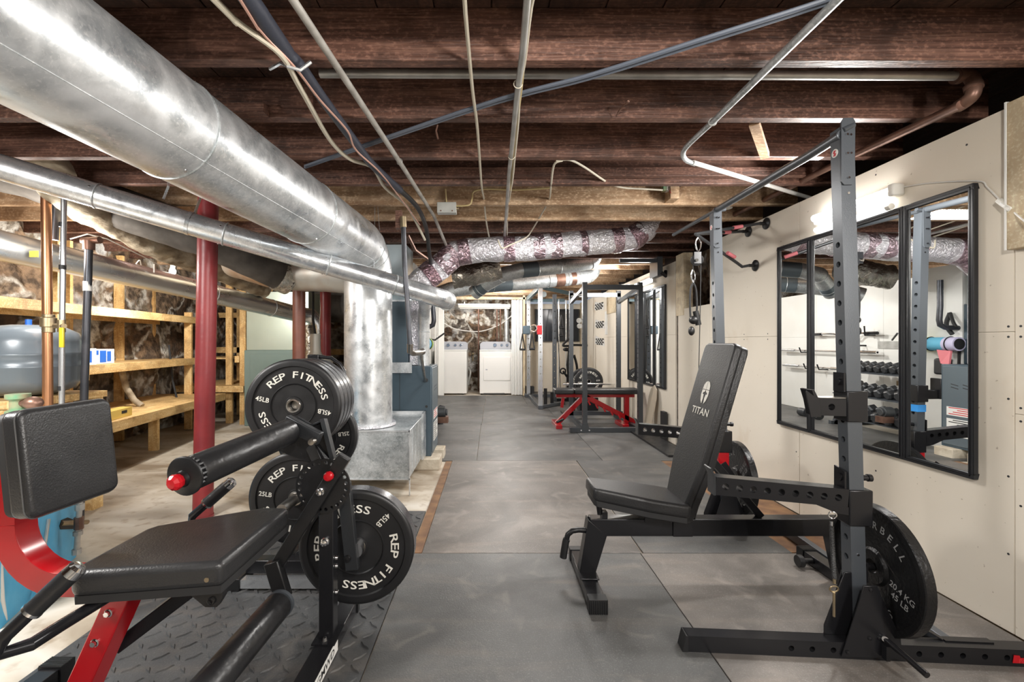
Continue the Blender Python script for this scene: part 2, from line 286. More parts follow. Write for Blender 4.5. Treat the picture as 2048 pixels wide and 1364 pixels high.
# ---------------------------------------------------------------- mesh builder
class MB:
    def __init__(s, M=None): s.v = []; s.f = []; s.M = M; s.flat = False
    def add(s, vs, fs):
        o = len(s.v)
        s.v += [(s.M @ Vector(p)) if s.M else Vector(p) for p in vs]
        s.f += [tuple(i + o for i in f) for f in fs]
        return s
    def box(s, lo, hi):
        x0, y0, z0 = lo; x1, y1, z1 = hi
        return s.add([(x0, y0, z0), (x1, y0, z0), (x1, y1, z0), (x0, y1, z0), (x0, y0, z1), (x1, y0, z1), (x1, y1, z1), (x0, y1, z1)],
                     [(0, 3, 2, 1), (4, 5, 6, 7), (0, 1, 5, 4), (1, 2, 6, 5), (2, 3, 7, 6), (3, 0, 4, 7)])
    def cbox(s, c, sz): return s.box([c[i] - sz[i] / 2 for i in range(3)], [c[i] + sz[i] / 2 for i in range(3)])
    def hexa(s, p): return s.add(p, [(0, 3, 2, 1), (4, 5, 6, 7), (0, 1, 5, 4), (1, 2, 6, 5), (2, 3, 7, 6), (3, 0, 4, 7)])
    def prism(s, poly, d):   # poly: list of 3d points in one plane, d: extrusion vector
        n = len(poly); d = Vector(d); a = [Vector(p) for p in poly]; b_ = [p + d for p in a]
        return s.add(a + b_, [tuple(range(n))[::-1], tuple(range(n, 2 * n))] + [(i, (i + 1) % n, n + (i + 1) % n, n + i) for i in range(n)])
    def beam(s, p0, p1, w_, h_, up=(0, 0, 1)):
        p0 = Vector(p0); p1 = Vector(p1); d = (p1 - p0).normalized(); u = Vector(up); r = d.cross(u)
        if r.length < 1e-4: r = d.cross(Vector((0, 1, 0)))
        r.normalize(); u = r.cross(d).normalized(); q = []
        for p in (p0, p1):
            q += [p - r * w_ / 2 - u * h_ / 2, p + r * w_ / 2 - u * h_ / 2, p + r * w_ / 2 + u * h_ / 2, p - r * w_ / 2 + u * h_ / 2]
        return s.add(q, [(0, 3, 2, 1), (4, 5, 6, 7), (0, 1, 5, 4), (1, 2, 6, 5), (2, 3, 7, 6), (3, 0, 4, 7)])
    def lathe(s, prof, o, ax, seg=24, ang=None):
        o = Vector(o); ax = Vector(ax).normalized(); u = ax.orthogonal().normalized(); w_ = ax.cross(u); vs = []; fs = []; n = len(prof)
        for k in range(seg):
            a = 2 * math.pi * k / seg; dr = u * math.cos(a) + w_ * math.sin(a)
            vs += [o + dr * max(r, 1e-4) + ax * h for r, h in prof]
        for k in range(seg):
            k2 = (k + 1) % seg
            fs += [(k * n + i, k2 * n + i, k2 * n + i + 1, k * n + i + 1) for i in range(n - 1)]
        return s.add(vs, fs)
    def cyl(s, p0, p1, r0, r1=None, seg=18):
        p0 = Vector(p0); p1 = Vector(p1); L = (p1 - p0).length; r1 = r0 if r1 is None else r1
        return s.lathe([(0, 0), (r0, 0), (r1, L), (0, L)], p0, p1 - p0, seg)
    def tube(s, pts, r, seg=10, cap=True, rs=None):
        pts = [Vector(p) for p in pts]; n = len(pts); vs = []; fs = []; pu = None
        for i, p in enumerate(pts):
            d = (pts[min(i + 1, n - 1)] - pts[max(i - 1, 0)]).normalized()
            u = d.orthogonal().normalized() if pu is None else (pu - d * pu.dot(d)).normalized()
            pu = u; w_ = d.cross(u); rr = rs[i] if rs else r
            vs += [p + (u * math.cos(2 * math.pi * k / seg) + w_ * math.sin(2 * math.pi * k / seg)) * rr for k in range(seg)]
        for i in range(n - 1):
            fs += [(i * seg + k, i * seg + (k + 1) % seg, (i + 1) * seg + (k + 1) % seg, (i + 1) * seg + k) for k in range(seg)]
        if cap: fs += [tuple(range(seg))[::-1], tuple((n - 1) * seg + k for k in range(seg))]
        return s.add(vs, fs)
    def sphere(s, c, r, seg=16, sc=(1, 1, 1)):
        pr = [(r * math.sin(math.pi * i / 10), -r * math.cos(math.pi * i / 10)) for i in range(11)]
        m = MB(); m.lathe(pr, (0, 0, 0), (0, 0, 1), seg)
        return s.add([(c[0] + p[0] * sc[0], c[1] + p[1] * sc[1], c[2] + p[2] * sc[2]) for p in m.v], m.f)
    def torus(s, c, ax, R_, r, seg=24, seg2=8):
        c = Vector(c); ax = Vector(ax).normalized(); u = ax.orthogonal().normalized(); w_ = ax.cross(u); vs = []; fs = []
        for k in range(seg):
            a = 2 * math.pi * k / seg; d = u * math.cos(a) + w_ * math.sin(a)
            vs += [c + d * (R_ + r * math.cos(2 * math.pi * j / seg2)) + ax * r * math.sin(2 * math.pi * j / seg2) for j in range(seg2)]
        for k in range(seg):
            fs += [(k * seg2 + j, ((k + 1) % seg) * seg2 + j, ((k + 1) % seg) * seg2 + (j + 1) % seg2, k * seg2 + (j + 1) % seg2) for j in range(seg2)]
        return s.add(vs, fs)
    def holed(s, p0, p1, thru, w_, t, hr, holes, seg=12):
        """square tube from p0 to p1; holes (distances) run along 'thru'; t = size along thru, w_ = size across"""
        s.flat = True
        p0 = Vector(p0); p1 = Vector(p1); L = (p1 - p0).length; d = (p1 - p0).normalized(); th = Vector(thru)
        th = (th - d * th.dot(d)).normalized(); c = d.cross(th)
        def pt(a, b_, h): return p0 + d * a + c * b_ + th * h
        hw = w_ / 2; cuts = [0.0]
        hs = sorted(h for h in holes if hr * 1.2 < h < L - hr * 1.2)
        prev = 0.0; cells = []
        for h in hs:
            a0 = h - hr * 1.25; a1 = h + hr * 1.25
            if a0 > prev + 1e-5: cells.append((prev, a0, None))
            cells.append((a0, a1, h)); prev = a1
        if prev < L - 1e-5: cells.append((prev, L, None))
        for a0, a1, h in cells:
            if h is None:
                for sg in (-1, 1):
                    q = [pt(a0, -hw, sg * t / 2), pt(a1, -hw, sg * t / 2), pt(a1, hw, sg * t / 2), pt(a0, hw, sg * t / 2)]
                    s.add(q, [(0, 1, 2, 3) if sg > 0 else (3, 2, 1, 0)])
            else:
                ring = []; outer = []
                for k in range(seg):
                    a = 2 * math.pi * (k + 0.5) / seg; ca, sa = math.cos(a), math.sin(a)
                    ring.append((h + hr * ca, hr * sa))
                    ex = (a1 - a0) / 2; m = min(ex / abs(ca) if abs(ca) > 1e-6 else 1e9, hw / abs(sa) if abs(sa) > 1e-6 else 1e9)
                    outer.append((h + ca * m, sa * m))
                # corners
                for sg in (-1, 1):
                    vs = [pt(a, b_, sg * t / 2) for a, b_ in outer] + [pt(a, b_, sg * t / 2) for a, b_ in ring]; fs = []
                    for k in range(seg):
                        k2 = (k + 1) % seg; fs.append((k, k2, seg + k2, seg + k) if sg > 0 else (seg + k, seg + k2, k2, k))
                        (x0, y0), (x1, y1) = outer[k], outer[k2]
                        if abs(abs(y0) - hw) < 1e-6 and abs(abs(y1) - hw) > 1e-6 or abs(abs(y1) - hw) < 1e-6 and abs(abs(y0) - hw) > 1e-6:
                            cx_ = a1 if (x0 + x1) / 2 > h else a0; cy_ = hw if (y0 + y1) / 2 > 0 else -hw
                            vs.append(pt(cx_, cy_, sg * t / 2)); fs.append((k, len(vs) - 1, k2) if sg > 0 else (k2, len(vs) - 1, k))
                    s.add(vs, fs)
                vs = [pt(a, b_, -t / 2) for a, b_ in ring] + [pt(a, b_, t / 2) for a, b_ in ring]
                s.add(vs, [(k, seg + k, seg + (k + 1) % seg, (k + 1) % seg) for k in range(seg)])
        for sg in (-1, 1):
            q = [pt(0, sg * hw, -t / 2), pt(L, sg * hw, -t / 2), pt(L, sg * hw, t / 2), pt(0, sg * hw, t / 2)]
            s.add(q, [(0, 1, 2, 3) if sg > 0 else (3, 2, 1, 0)])
        for a, fl in ((0, 0), (L, 1)):
            q = [pt(a, -hw, -t / 2), pt(a, hw, -t / 2), pt(a, hw, t / 2), pt(a, -hw, t / 2)]
            s.add(q, [(3, 2, 1, 0) if fl == 0 else (0, 1, 2, 3)])
        return s

_off = {}
def wloc(o):
    return _off.get(o.name, Vector((0, 0, 0)))
def settags(o, label=None, cat=None, group=None, kind=None):
    if label: o['label'] = label
    if cat: o['category'] = cat
    if group: o['group'] = group
    if kind: o['kind'] = kind
    return o
def thing(name, label, cat, loc, group=None):
    o = bpy.data.objects.new(name, None); COL.objects.link(o); o.location = loc; o.empty_display_size = 0.1
    _off[o.name] = Vector(loc); return settags(o, label, cat, group)
def obj(name, mb, m, parent=None, bevel=0, label=None, cat=None, group=None, kind=None, smooth=35, origin=None, segs=2, sub=0):
    base = wloc(parent) if parent else Vector((0, 0, 0))
    if parent is None:
        if origin is None:
            xs = [min(v[i] for v in mb.v) for i in range(3)]; xb = [max(v[i] for v in mb.v) for i in range(3)]
            origin = Vector(((xs[0] + xb[0]) / 2, (xs[1] + xb[1]) / 2, xs[2]))
        base = Vector(origin) if kind != 'structure' else Vector((0, 0, 0))
    me = bpy.data.meshes.new(name); me.from_pydata([v - base for v in mb.v], [], mb.f); me.validate()
    bm = bmesh.new(); bm.from_mesh(me); bmesh.ops.remove_doubles(bm, verts=bm.verts, dist=1e-5); bmesh.ops.recalc_face_normals(bm, faces=bm.faces); bm.to_mesh(me); bm.free()
    if not mb.flat:
        me.polygons.foreach_set('use_smooth', [True] * len(me.polygons)); me.set_sharp_from_angle(angle=R(smooth))
    me.materials.append(MATS[m]); o = bpy.data.objects.new(name, me); COL.objects.link(o)
    if parent: o.parent = parent
    else: o.location = base
    _off[o.name] = base
    if bevel:
        bv = o.modifiers.new('bevel', 'BEVEL'); bv.width = bevel; bv.segments = segs; bv.limit_method = 'ANGLE'; bv.angle_limit = R(40); bv.harden_normals = False
    if sub: sm = o.modifiers.new('sub', 'SUBSURF'); sm.levels = sub; sm.render_levels = sub
    return settags(o, label, cat, group, kind)
def obj_split(name, mb, m, parent, **k):
    par = list(range(len(mb.v)))
    def fd(i):
        while par[i] != i: par[i] = par[par[i]]; i = par[i]
        return i
    for f in mb.f:
        for i in f[1:]: par[fd(i)] = fd(f[0])
    comp = {}
    for f in mb.f: comp.setdefault(fd(f[0]), []).append(f)
    for fs in comp.values():
        idx = sorted({i for f in fs for i in f}); mp = {i: j for j, i in enumerate(idx)}
        q = MB(); q.v = [mb.v[i] for i in idx]; q.f = [tuple(mp[i] for i in f) for f in fs]; obj(name, q, m, parent, **k)
def copy_tree(o, parent=None, loc=None, label=None, rz=None):
    c = o.copy(); COL.objects.link(c); c.parent = parent
    if parent is None: c.location = loc
    if rz is not None: c.rotation_euler = (0, 0, rz)
    if label: c['label'] = label
    for ch in o.children: copy_tree(ch, c)
    return c
# text
_glyph = {}
def glyphs(txt):
    if txt not in _glyph:
        cu = bpy.data.curves.new('text', 'FONT'); cu.body = txt; cu.size = 1; cu.extrude = 0.0; cu.offset = 0.012; cu.resolution_u = 3
        o = bpy.data.objects.new('text', cu); me = o.to_mesh()
        _glyph[txt] = ([tuple(v.co) for v in me.vertices], [tuple(p.vertices) for p in me.polygons])
        o.to_mesh_clear(); bpy.data.objects.remove(o)
    return _glyph[txt]
def put_text(mb, txt, o, u, v, size, sx=1.0, centre=True):
    """flat text lying on plane (o,u,v)"""
    vs, fs = glyphs(txt); x0 = min(p[0] for p in vs); x1 = max(p[0] for p in vs); y1 = max(p[1] for p in vs); y0 = min(p[1] for p in vs)
    k = size / (y1 - y0); o = Vector(o); u = Vector(u); v = Vector(v); cx = (x0 + x1) / 2 if centre else x0; cy = (y0 + y1) / 2
    mb.add([o + u * ((p[0] - cx) * k * sx) + v * ((p[1] - cy) * k) for p in vs], fs)
def arc_text(mb, txt, o, u, v, rad, mid, span, size, sx=1.0):
    n = len(txt)
    for i, ch in enumerate(txt):
        if ch == ' ': continue
        a = R(mid + span / 2 - span * (i + 0.5) / n); rd = u * math.cos(a) + v * math.sin(a); tg = u * math.sin(a) - v * math.cos(a)
        put_text(mb, ch, o + rd * rad, tg, rd, size, sx)
# ================================================================ SETTING
ZF = -0.012
obj('floor', MB().box((-6, -3.2, -0.2), (3.2, 11, ZF)), 'concrete', kind='structure')
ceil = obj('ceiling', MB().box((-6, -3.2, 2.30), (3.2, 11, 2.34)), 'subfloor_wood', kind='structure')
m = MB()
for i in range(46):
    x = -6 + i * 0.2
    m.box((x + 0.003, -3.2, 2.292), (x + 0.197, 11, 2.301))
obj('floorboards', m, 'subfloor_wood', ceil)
rj = random.Random(3)
for i in range(-11, 23):
    y = 1.548 + 0.406 * i
    if y > 10.9: break
    pale = i in (4, 5) or i >= 10; right = 2.2 if i > 0 else 2.9  # paler wood on two middle joists and all the far ones
    z0 = 2.108 + rj.uniform(-0.004, 0.004)
    m = MB()
    n = 24; xs = [-6 + (right + 6) * k / n for k in range(n + 1)]
    for k in range(n):
        pass
    m.box((-6, y, z0), (right, y + 0.046, 2.293))
    obj('joist', m, 'pale_joist_wood' if pale else 'joist_wood', ceil, bevel=0.004, label='pale floor joist' if pale else None)
# sistered board and small blocks between joists
m = MB(); m.box((-0.62, 2.70, 2.135), (2.0, 2.74, 2.19)); obj('ledger_board', m, 'joist_wood', ceil, bevel=0.003)
m = MB(); a = P(1508, 245, 2.02); b_ = P(1530, 312, 2.33); m.beam(a, b_, 0.04, 0.03); obj('nailing_block', m, 'pale_joist_wood', ceil)
m = MB(); m.box((1.24, 3.06, 2.115), (1.30, 3.17, 2.2)); obj('nailing_block', m, 'pale_joist_wood', ceil)
m = MB(); m.tube([P(1233, 232, 1.93), P(1240, 218, 1.90), P(1256, 203, 1.85)], 0.003, 6); m.sphere(P(1256, 202, 1.85), 0.007); obj('bent_nail', m, 'rust_pipe', ceil)
m = MB(); m.tube([P(875, 250, 1.9), P(872, 262, 1.9), P(876, 278, 1.9)], 0.004, 6); obj('bent_nail', m, 'rust_pipe', ceil)
m = MB(); m.tube([P(500, 160, 1.9), P(530, 175, 1.9)], 0.03, 8); m = MB(); m.box((-0.92, 1.93, 2.15), (-0.78, 1.952, 2.2)); obj('nailing_block', m, 'joist_wood', ceil)

# right wall of drywall panels standing in front of the stone
XR = 2.0
wall_r = obj('wall_right', MB().box((XR + 0.022, -3.2, 0), (XR + 0.09, 1.69, 2.03)), 'dark_wall', kind='structure')
def panel(y0, y1, z0, z1, mt='drywall'):
    obj('wall_panel', MB().box((XR, y0 + 0.0012, z0), (XR + 0.02, y1 - 0.0012, z1 - 0.0012)), mt, wall_r, bevel=0.002)
for y0, y1, spl in ((-3.2, -1.97, 1.16), (-1.97, -0.75, 1.16), (-0.75, 0.47, 1.16), (0.47, 1.69, 0.846), (1.69, 2.87, 1.16), (2.87, 4.05, 1.16)):
    panel(y0, y1, 0, spl); panel(y0, y1, spl, 2.03)
panel(4.05, 4.74, 0, 1.47)
for y0, y1 in ((4.80, 6.02), (6.02, 7.24), (7.24, 8.46), (8.46, 10.0)): panel(y0, y1, 0, 1.2); panel(y0, y1, 1.2, 2.0)
obj('trim_1', MB().box((XR - 0.005, 4.59, 1.4), (XR + 0.09, 4.78, 2.05)), 'white_pine', kind='structure')
m = MB()
for y, zs in ((1.71, (1.14, 1.18, 1.5, 1.7, .9, .6, .3)), (1.86, (1.95,)), (1.67, (1.14, 1.18, .82, .87, .5)), (2.9, (0.4, 0.8, 1.3, 1.7)), (3.5, (1.14, 1.18)), (3.2, (1.14, 1.18)), (2.3, (1.99, .45))):
    for z in zs: m.cyl((XR - 0.0008, y, z), (XR + 0.005, y, z), 0.0045, seg=8)
obj('screw_head', m, 'dumb_hex', wall_r, kind='stuff')
obj('trim_2', MB().box((1.962, 0.9, 1.47), (1.998, 1.684, 2.03)), 'white_pine', kind='structure', bevel=0.003)
obj('trim_3', MB().box((1.960, 1.684, 1.47), (1.999, 1.690, 2.035)), 'white_panel', kind='structure')
obj('trim_4', MB().box((XR - 0.001, 9.85, 0), (XR + 0.02, 9.99, 2.0)), 'white_pine', kind='structure')
# outer stone wall seen over and through the drywall
def rough_wall(name, p0, p1, z0, z1, mt, amp=0.05, nx=60, nz=24, thick=0.25, side=1, seed=1):
    from mathutils import noise as mn
    p0 = Vector((*p0, 0)); p1 = Vector((*p1, 0)); d = p1 - p0; nrm = Vector((-d.y, d.x, 0)).normalized() * side
    m = MB(); vs = []; fs = []
    for i in range(nx + 1):
        for j in range(nz + 1):
            b0 = p0 + d * (i / nx) + Vector((0, 0, z0 + (z1 - z0) * j / nz))
            q = b0 * 2.6 + Vector((seed * 9.1, 0, 0)); h = mn.noise(q) * amp + mn.noise(q * 3) * amp * 0.4
            vs.append(b0 + nrm * h)
    for i in range(nx):
        for j in range(nz):
            a = i * (nz + 1) + j; fs.append((a, a + 1, a + nz + 2, a + nz + 1))
    m.add(vs, fs)
    bk = [p0 - nrm * thick, p1 - nrm * thick]; back = [bk[0] + Vector((0, 0, z0)), bk[1] + Vector((0, 0, z0)), bk[1] + Vector((0, 0, z1)), bk[0] + Vector((0, 0, z1))]
    m.add(back, [(0, 1, 2, 3)])
    return obj(name, m, mt, kind='structure', smooth=60)
rough_wall('wall_outer_right', (2.75, -3.2), (2.75, 11), -0.05, 2.34, 'stone_brown', side=1, seed=2)
rough_wall('wall_left', (-4.75, -3.2), (-4.75, 1.0), -0.05, 2.34, 'stone', side=-1, seed=3)
rough_wall('wall_left', (-4.2, 1.0), (-4.35, 9.2), -0.05, 2.34, 'stone', side=-1, seed=4, nx=110, amp=0.09)
rough_wall('wall_back_left', (-4.8, 9.0), (-1.33, 9.0), -0.05, 2.34, 'stone', side=-1, seed=5)
rough_wall('wall_laundry', (-1.3, 10.35), (0.7, 10.35), -0.05, 2.34, 'stone_brown', side=-1, seed=6, amp=0.06)
obj('wall_front', MB().box((-6, -3.3, -0.05), (3.2, -3.2, 2.34)), 'box_grey', kind='structure')
obj('wall_back', MB().box((0.66, 10.0, 0), (2.1, 10.08, 1.98)).box((0.60, 9.36, 0), (0.66, 10.08, 2.03)), 'drywall', kind='structure')
obj('wall_inner_left', MB().box((-0.84, 4.46, 0), (-0.78, 4.86, 1.92)).box((-1.34, 4.80, 0), (-0.84, 4.86, 1.92)).box((-1.34, 4.86, 0), (-1.28, 9.26, 1.92)).box((-1.34, 9.26, 0), (-1.28, 10.5, 2.05)), 'white_panel', kind='structure')
m = MB()
for y in (5.92, 7.14, 8.36): m.box((-1.2805, y, 0), (-1.2795, y + 0.004, 1.92))
m.box((-1.2805, 4.87, 1.2), (-1.2795, 9.2, 1.204)); obj('trim_5', m, 'box_grey', kind='structure')
# laundry opening
obj('trim_6', MB().box((-1.28, 9.27, 2.015), (0.72, 9.36, 2.06)), 'white_pine', kind='structure')
obj('trim_7', MB().box((-1.12, 9.255, 0), (-1.0, 9.345, 2.01)).box((-1.155, 9.262, 0), (-1.13, 9.34, 2.01)).box((-1.19, 9.262, 0), (-1.165, 9.34, 2.01)), 'trim_white', kind='structure', bevel=0.004)
obj('trim_8', MB().box((0.66, 9.27, 0), (0.705, 9.355, 2.1)), 'white_pine', kind='structure')
m = MB()
for i in range(7): m.box((0.42 + i * 0.033, 9.26 + (i % 2) * 0.03, 0.01), (0.448 + i * 0.033, 9.36, 2.005))
settags(obj('folding_door', m, 'trim_white', bevel=0.004), 'white accordion folding door stacked at the right jamb of the laundry opening', 'door')

# ================================================================ FLOOR MATS
def fmat(x0, x1, y0, y1, lab, mt='rubber_mat'):
    o = obj('floor_mat', MB().box((x0 + 0.002, y0 + 0.002, ZF), (x1 - 0.002, y1 - 0.002, 0)), mt, bevel=0.002)
    settags(o, lab, 'mat', 'rubber stall mats covering the gym floor')
rows = [(-1.3, 0.516), (0.516, 2.346), (2.346, 4.178), (4.178, 6.04), (6.04, 7.92), (7.92, 9.26)]
fmat(-0.433, 0.79, *rows[0], 'grey rubber mat behind the camera, left of two')
fmat(0.79, 1.992, *rows[0], 'grey rubber mat behind the camera, beside the wall')
fmat(-0.433, 0.79, *rows[1], 'nearest grey rubber mat in the aisle, under the bench foot')
fmat(0.79, 1.992, *rows[1], 'grey rubber mat under the near rack base and big iron plate', 'rubber_mat_warm')
fmat(-0.37, 0.80, *rows[2], 'scuffed brown-grey mat in the aisle beyond the near seam', 'rubber_mat_warm')
fmat(0.806, 1.6, *rows[2], 'grey rubber mat under the back end of the bench and rack')
fmat(-0.95, -0.14, *rows[3], 'narrow rubber mat in front of the second furnace')
fmat(-0.14, 1.05, *rows[3], 'rubber mat in the aisle in front of the red bench')
fmat(1.05, 1.992, *rows[3], 'rubber mat beside the wall in front of the far power rack')
fmat(-1.27, -0.13, *rows[4], 'rubber mat beside the white wall, second row from the laundry')
fmat(-0.13, 0.95, *rows[4], 'rubber mat left of the red bench, second row from the laundry')
fmat(0.95, 1.992, *rows[4], 'rubber mat under the far power rack')
fmat(-1.27, -0.11, *rows[5], 'rubber mat in front of the washer')
fmat(-0.11, 0.64, *rows[5], 'rubber mat in front of the dryer')
fmat(0.64, 1.992, *rows[5][:1], 9.98, 'rubber mat under the cable machine in the far corner')
m = MB().box((1.6, 2.36, ZF), (1.992, 4.17, -0.003)); settags(obj('plywood_strip', m, 'plywood_edge'), 'bare brown subfloor strip along the wall base behind the bench', 'board')
m = MB().box((-0.431, 2.36, ZF), (-0.373, 4.17, -0.004)); settags(obj('edge_strip', m, 'plywood_edge'), 'rusty brown strip along the left edge of the aisle mat', 'board')
# diamond plate mat with raised bars
m = MB().box((-1.56, 0.4, ZF), (-0.436, 2.93, 0))
sp = 0.082; iy = 0; y = 0.45
while y < 2.9:
    x = -1.53 + (iy % 2) * 0.0
    ix = 0
    while x < -0.46:
        a = R(45 if (ix + iy) % 2 else -45); dx, dy = math.cos(a) * 0.029, math.sin(a) * 0.029; nx_, ny_ = -math.sin(a) * 0.0045, math.cos(a) * 0.0045
        cx_, cy_ = x, y
        bot = [(cx_ - dx, cy_ - dy, 0), (cx_ + nx_ * 1.6, cy_ + ny_ * 1.6, 0), (cx_ + dx, cy_ + dy, 0), (cx_ - nx_ * 1.6, cy_ - ny_ * 1.6, 0)]
        top = [(cx_ - dx * .75, cy_ - dy * .75, 0.0048), (cx_ + nx_, cy_ + ny_, 0.0054), (cx_ + dx * .75, cy_ + dy * .75, 0.0048), (cx_ - nx_, cy_ - ny_, 0.0054)]
        m.add(bot + top, [(4, 5, 6, 7), (0, 1, 5, 4), (1, 2, 6, 5), (2, 3, 7, 6), (3, 0, 4, 7)])
        x += sp * 0.72; ix += 1
    y += sp * 0.72; iy += 1
settags(obj('diamond_mat', m, 'diamond_mat'), 'dark rubber mat with raised diamond tread under the leg machine', 'mat')

# ================================================================ POWER RACK (near right)
ang = R(-3.8); RO = Vector((1.31, 1.60, 0)); M0 = Matrix.Translation(RO) @ Matrix.Rotation(ang, 4, 'Z')
def LV(x, y, z): return M0 @ Vector((x, y, z))
LEAN = -0.025; RW = 1.06
rack = thing('power_rack', 'tall dark grey half rack with drilled uprights standing against the cream wall', 'rack', RO)
hole_zs = [1.478 - 0.0715 * k for k in range(19)]
for yo in (0.0, RW):
    m = MB(M0); b0 = Vector((0.025, yo + 0.025, 0.055)); b1 = Vector((0.025 + LEAN * 1.9, yo + 0.025, 1.90))
    m.holed(b0, b1, (1, 0, 0), 0.05, 0.05, 0.011, [z - 0.055 for z in hole_zs])
    up = obj('upright', m, 'powder_grey', rack)
    # cap plate on the front with bolts
    xo = LEAN * 1.85
    m = MB(M0); pl = []
    for (x, z) in ((0, 1.70), (0, 1.915), (0.008, 1.929), (0.04, 1.929), (0.048, 1.915), (0.046, 1.70), (0.038, 1.688), (0.010, 1.688)):
        pl.append(Vector((xo + x, yo - 0.007, z)))
    m.prism(pl, (0, 0.006, 0)); obj('cap_plate', m, 'powder_grey', up)
    m = MB(M0)
    for dx, dz in ((0.018, 1.868), (0.030, 1.866), (0.019, 1.80), (0.031, 1.80), (0.024, 1.712)):
        m.cyl((xo + dx, yo - 0.013, dz), (xo + dx, yo - 0.006, dz), 0.004, seg=8)
    for dz in (0.35, 1.66): m.cyl((0.025 + LEAN * dz, yo - 0.0015, dz), (0.025 + LEAN * dz, yo + 0.004, dz), 0.0045, seg=10)
    obj_split('bolt', m, 'chrome' if yo == 0 else 'satin_black', up)
    # round sticker
    m = MB(M0); m.cyl((xo - 0.0012, yo + 0.026, 1.815), (xo + 0.003, yo + 0.026, 1.815), 0.0155, seg=24); st = obj('sticker', m, 'white_label', up, label='round white sticker with a red mark')
    m = MB(M0); m.prism([(xo - 0.0016, yo + 0.026 + a, 1.815 + b_) for a, b_ in ((-.008, .009), (.004, .011), (.009, .002), (.002, -.002), (.008, -.009), (-.004, -.012), (-.009, -.004), (-.002, .001))], (0.001, 0, 0)); obj('red_mark', m, 'red_ink', st)
    # base rail with holes
    m = MB(M0); m.holed((-0.60, yo - 0.018, 0.029), (0.645 if yo == 0 else 0.52, yo - 0.018, 0.029), (0, 1, 0), 0.058, 0.048, 0.010, [0.36 + 0.0715 * k for k in range(13)] if yo == 0 else [])
    rail = obj('base_rail', m, 'satin_black', rack)
    m = MB(M0); m.hexa([(-0.618, yo - 0.044, 0), (-0.598, yo - 0.044, 0), (-0.598, yo + 0.008, 0), (-0.618, yo + 0.008, 0), (-0.605, yo - 0.044, 0.058), (-0.598, yo - 0.044, 0.058), (-0.598, yo + 0.008, 0.058), (-0.605, yo + 0.008, 0.058)]); obj('end_cap', m, 'rubber_black', rail)
    # gusset plates
    m = MB(M0)
    poly = [(-0.075, 0.012), (-0.06, 0.06), (-0.012, 0.22), (0.0, 0.265), (0.046, 0.265), (0.062, 0.22), (0.122, 0.09), (0.128, 0.012)]
    m.prism([Vector((x, yo - 0.050, z)) for x, z in poly], (0, 0.006, 0))
    m.prism([Vector((x * 0.9 - 0.004, yo + 0.052, z)) for x, z in poly], (0, 0.006, 0))
    m.prism([Vector(p) for p in ((-0.002, yo + 0.0, 0.058), (-0.10, yo - 0.0, 0.058), (-0.10, yo - 0.0, 0.09), (-0.03, yo - 0.0, 0.285), (-0.002, yo - 0.0, 0.285))], (0, 0.006, 0))
    obj('gusset_plate', m, 'satin_black', rack, bevel=0.0015)
    m = MB(M0)
    for x, z in ((0.018, 0.082), (-0.055, 0.03), (0.05, 0.085), (0.022, 0.252)): m.lathe([(0, 0), (0.007, 0), (0.006, 0.004), (0, 0.006)], (x, yo - 0.050, z), (0, -1, 0), 12)
    obj_split('bolt', m, 'satin_black', rack)
# cross tubes of the base, rear brace and pull-up bar
m = MB(M0); m.beam((0.335, 0.006, 0.028), (0.335, RW - 0.02, 0.028), 0.035, 0.05); obj('base_crossmember', m, 'powder_grey', rack, bevel=0.003)
m = MB(M0); m.box((0.30, -0.015, 0.0585), (0.46, 0.01, 0.0625)); m.beam((0.30, -0.003, 0.061), (0.24, 0.04, 0.09), 0.02, 0.004); obj('base_bracket', m, 'satin_black', rack)
m = MB(M0); m.tube([(-0.040, 0.0, 1.872), (-0.022, 0.2, 1.885), (-0.020, 0.93, 1.912), (-0.022, RW + 0.03, 1.918)], 0.018, 14); m.tube([(-0.022, RW + 0.03, 1.918), (-0.03, 1.8, 1.945)], 0.0125, 12); obj('pull_up_bar', m, 'powder_grey', rack)
m = MB(M0); m.cyl((-0.04, -0.005, 1.885), (0.0, 0.0, 1.905), 0.010); m.torus((-0.039, 0.0, 1.873), (0.1, 1, .06), 0.016, 0.003); m.cyl((-0.022, RW + .01, 1.915), (0.03, RW + .01, 1.92), 0.011); obj('bar_clamp', m, 'powder_grey', rack)
# toe-stop pin with handle and strap
m = MB(M0); m.tube([(0.066, -0.055, 0.085), (0.075, -0.10, 0.075), (0.088, -0.19, 0.060)], 0.010, 12); m.box((0.055, -0.075, 0.02), (0.068, -0.053, 0.07)); obj('hitch_pin', m, 'satin_black', rack)
m = MB(M0); m.cyl((0.061, -0.062, 0.088), (0.069, -0.050, 0.087), 0.0095); obj('pin_collar', m, 'chrome', rack)
